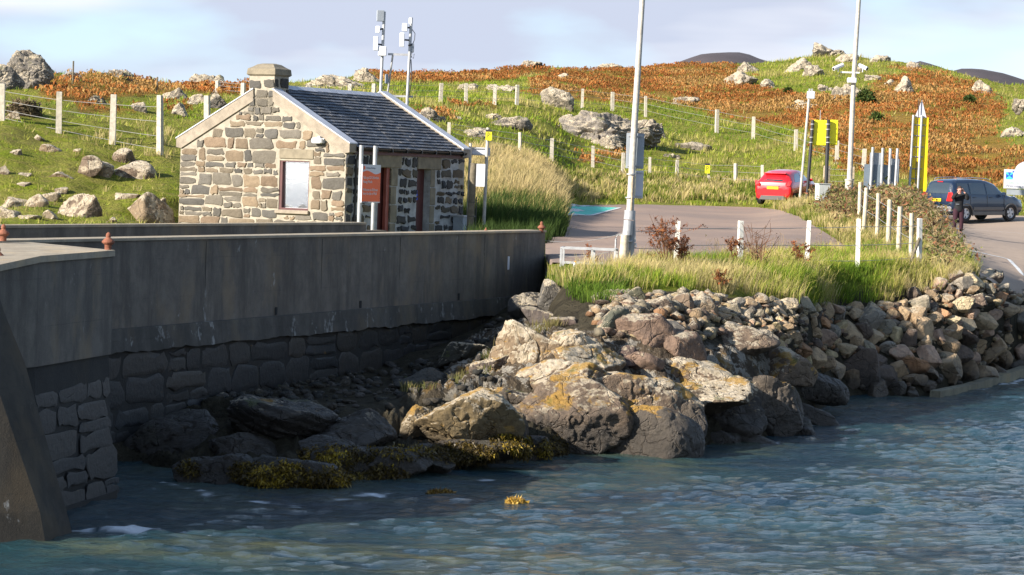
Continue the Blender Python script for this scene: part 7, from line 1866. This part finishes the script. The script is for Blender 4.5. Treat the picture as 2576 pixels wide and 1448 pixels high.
for s_ in (1, -1):
    tl = surf_patch(suv, 'tail_light', [(-.01, s_*.58, .82), (.01, s_*.86, .82), (.06, s_*.895, 1.02), (.04, s_*.82, 1.18), (.02, s_*.66, 1.16)][::s_], MAT['lamp_red'], .035)
    surf_patch(tl, 'lens', [(.01, s_*.66, .94), (.02, s_*.80, .94), (.04, s_*.80, 1.04), (.03, s_*.66, 1.04)][::s_], MAT['lamp_amber'], .03)
    link('reflector', MB().box((-.01, s_*.62, .50), (.03, .2, .05)), MAT['lamp_red'], suv)
    link('roof_rail', MB().tube([(.45, s_*.60, 1.67), (.55, s_*.60, 1.73), (1.4, s_*.61, 1.755), (2.2, s_*.60, 1.71), (2.35, s_*.6, 1.66)], .018, 6), MAT['silver'], suv)
    link('wing_mirror', MB().box((2.82, s_*.98, 1.10), (.12, .2, .15), bev=.03), MAT['blue_car'], suv)
    link('headlight', MB().box((4.06, s_*.60, .80), (.16, .26, .14), bev=.04), MAT['chrome'], suv)
    link('side_trim', MB().box((2.07, s_*.895, .52), (1.75, .03, .12), bev=.01), MAT['grey_trim'], suv)
    link('sill', MB().box((2.07, s_*.86, .33), (1.8, .08, .16), bev=.02), MAT['grey_trim'], suv)
    for x_ in (1.0, 1.97, 2.95): link('door_seam', MB().box((x_, s_*.892, .78), (.012, .012, .55)), MAT['dark'], suv)
    for x_ in (1.25, 2.2): link('door_handle', MB().box((x_, s_*.90, .97), (.17, .03, .03)), MAT['blue_car'], suv)
link('rear_bumper', MB().box((.04, 0, .50), (.14, 1.60, .22), bev=.05), MAT['silver'], suv)
link('brake_light', MB().box((.19, 0, 1.585), (.03, .3, .03)), MAT['lamp_red'], suv)

def settle(t, wx, d):
    x0, y0 = t.location.x, t.location.y; a = [Hs(x0 + d.x * w_, y0 + d.y * w_) + .02 for w_ in wx]
    pt = math.atan2(a[1] - a[0], wx[1] - wx[0]); t.location.z = a[0] - wx[0] * math.tan(pt); t.rotation_euler = (0, -pt, t.rotation_euler[2])
settle(suv, (.78, 3.36), Vector((math.cos(hs), math.sin(hs), 0))); settle(red, (.62, 3.12), Vector((math.cos(hd), math.sin(hd), 0)))
# person with both hands raised, holding a camera to the face
gp = P(2410, 571, 98.5); gp.z = Hs(gp.x, gp.y) + .02; k = 118.0 / F * gp.y / 1.66
per = thing('person', 'person in black coat and maroon trousers raising a camera on the slipway', 'person', tuple(gp), math.radians(8))
per.scale = (k, k, k)
def skin(name, joints, edges, mat, parent, sub=2):
    me = bpy.data.meshes.new(name); me.from_pydata([j[:3] for j in joints], edges, []); o = bpy.data.objects.new(name, me); COL.objects.link(o)
    md = o.modifiers.new('s', 'SKIN')
    for v_, j in zip(me.skin_vertices[0].data, joints): v_.radius = (j[3], j[4] if len(j) > 4 else j[3])
    me.skin_vertices[0].data[0].use_root = True
    o.modifiers.new('d', 'SUBSURF').levels = sub; o.modifiers['d'].render_levels = sub
    bpy.context.view_layer.update()
    m2 = bpy.data.meshes.new_from_object(o.evaluated_get(bpy.context.evaluated_depsgraph_get())); bpy.data.objects.remove(o)
    m2.polygons.foreach_set('use_smooth', [True]*len(m2.polygons)); m2.materials.clear(); m2.materials.append(mat)
    o = bpy.data.objects.new(name, m2); COL.objects.link(o); o.parent = parent; return o
# x across, -y towards the viewer
bj = [(0, 0, .90, .11, .08), (0, 0, 1.05, .11, .09), (0, -.01, 1.22, .14, .10), (0, 0, 1.36, .13, .085), (0, 0, 1.43, .055, .055), (0, -.02, 1.50, .07, .08), (0, -.03, 1.60, .078, .092), (0, -.02, 1.655, .05, .06),
      (.17, 0, 1.37, .06), (.27, -.13, 1.26, .05), (.20, -.24, 1.40, .038), (.09, -.21, 1.53, .026), (-.17, 0, 1.37, .06), (-.27, -.13, 1.26, .05), (-.20, -.24, 1.40, .038), (-.09, -.21, 1.53, .026),
      (.095, 0, .80, .08), (.115, -.01, .48, .062), (.12, .02, .28, .055), (.12, .02, .08, .04), (.125, -.10, .035, .035), (-.095, 0, .80, .08), (-.125, -.01, .48, .062), (-.14, .02, .28, .055), (-.14, .02, .08, .04), (-.15, -.10, .035, .035)]
be = [(0, 1), (1, 2), (2, 3), (3, 4), (4, 5), (5, 6), (6, 7), (3, 8), (8, 9), (9, 10), (10, 11), (3, 12), (12, 13), (13, 14), (14, 15), (0, 16), (16, 17), (17, 18), (18, 19), (19, 20), (0, 21), (21, 22), (22, 23), (23, 24), (24, 25)]
skin('body', bj, be, MAT['skin'], per)
g = 1.0
cj = [(0, 0, .76, .21, .16), (0, 0, .92, .185, .14), (0, 0, 1.06, .155, .125), (0, -.01, 1.22, .17, .125), (0, 0, 1.37, .15, .105), (0, 0, 1.43, .07, .07), (.185, 0, 1.37, .082), (.285, -.13, 1.26, .072), (.215, -.235, 1.39, .056), (.13, -.22, 1.475, .046), (-.185, 0, 1.37, .082), (-.285, -.13, 1.26, .072), (-.215, -.235, 1.39, .056), (-.13, -.22, 1.475, .046)]
coat = skin('coat', cj, [(0, 1), (1, 2), (2, 3), (3, 4), (4, 5), (4, 6), (6, 7), (7, 8), (8, 9), (4, 10), (10, 11), (11, 12), (12, 13)], MAT['coat'], per)
link('waist_tag', MB().box((-.09, -.135, 1.07), (.12, .01, .02)), MAT['steel_grey'], coat)
for s_, ox in ((1, 0), (-1, -.02)):
    skin('trouser_leg', [(s_*.075, 0, .93, .125), (s_*.09, 0, .84, .12), (s_*.10 + ox*.5, 0, .66, .105), (s_*.115 + ox*.5, -.01, .48, .082), (s_*.12 + ox, .02, .28, .075), (s_*.12 + ox, .02, .10, .062)], [(0, 1), (1, 2), (2, 3), (3, 4), (4, 5)], MAT['trouser'], per)
    skin('boot', [(s_*.12 + ox, .03, .10, .055), (s_*.12 + ox, .02, .05, .052), (s_*.125 + ox, -.10, .035, .042), (s_*.127 + ox, -.16, .03, .03)], [(0, 1), (1, 2), (2, 3)], MAT['shoe'], per)
    hn = skin('hand', [(s_*.10, -.215, 1.515, .030, .022), (s_*.075, -.225, 1.56, .036, .020), (s_*.06, -.225, 1.595, .03, .018)], [(0, 1), (1, 2)], MAT['skin'], per)
    for f_ in range(4): skin('finger', [(s_*.06, -.235, 1.575 + f_ * .018 - .01, .010), (s_*.035, -.262, 1.58 + f_ * .018 - .01, .009), (s_*.012, -.262, 1.578 + f_ * .018 - .01, .008)], [(0, 1), (1, 2)], MAT['skin'], hn, 1)
    skin('thumb', [(s_*.075, -.21, 1.54, .011), (s_*.05, -.20, 1.545, .010), (s_*.03, -.20, 1.553, .009)], [(0, 1), (1, 2)], MAT['skin'], hn, 1)
hair = MB(); bm = bmesh.new(); bmesh.ops.create_uvsphere(bm, u_segments=18, v_segments=12, radius=1)
vv = [Vector((v_.co.x * .088, v_.co.y * .105 + .012, v_.co.z * .115)) + Vector((0, -.015, 1.60)) for v_ in bm.verts]; fs = [tuple(v_.index for v_ in f.verts) for f in bm.faces if (f.calc_center_median().z > .35 or f.calc_center_median().y > .25) and f.calc_center_median().z > -.75]; bm.free()
hair.add(vv, fs); smooth(link('hair', hair, MAT['hair'], per))
for s_ in (1, -1):
    link('ear', MB().lathe([(.004, -.028), (.016, -.01), (.016, .012), (.005, .028)], (s_*.083, -.02, 1.585), 8), MAT['skin'], per)
    link('eye', MB().lathe([(.003, -.008), (.010, 0), (.003, .008)], (s_*.032, -.118, 1.60), 8), MAT['sign_white'], per)
link('nose', MB().lathe([(.016, -.02), (.013, 0), (.005, .028)], (0, -.125, 1.57), 8), MAT['skin'], per)
link('mouth', MB().box((0, -.115, 1.53), (.05, .01, .010)), MAT['lamp_red'], per)
tt = thing('camera', 'small black camera held to the face of the standing person', 'camera', tuple(gp + Matrix.Rotation(math.radians(8), 3, 'Z') @ Vector((0, -.235 * k, 1.585 * k))), math.radians(8)); tt.scale = (k, k, k)
bd = link('camera_body', MB().box((0, 0, 0), (.105, .05, .065), bev=.01), MAT['black'], tt); link('lens', MB().tube([(0, -.02, 0), (0, -.06, 0)], .024, 12), MAT['black'], tt)
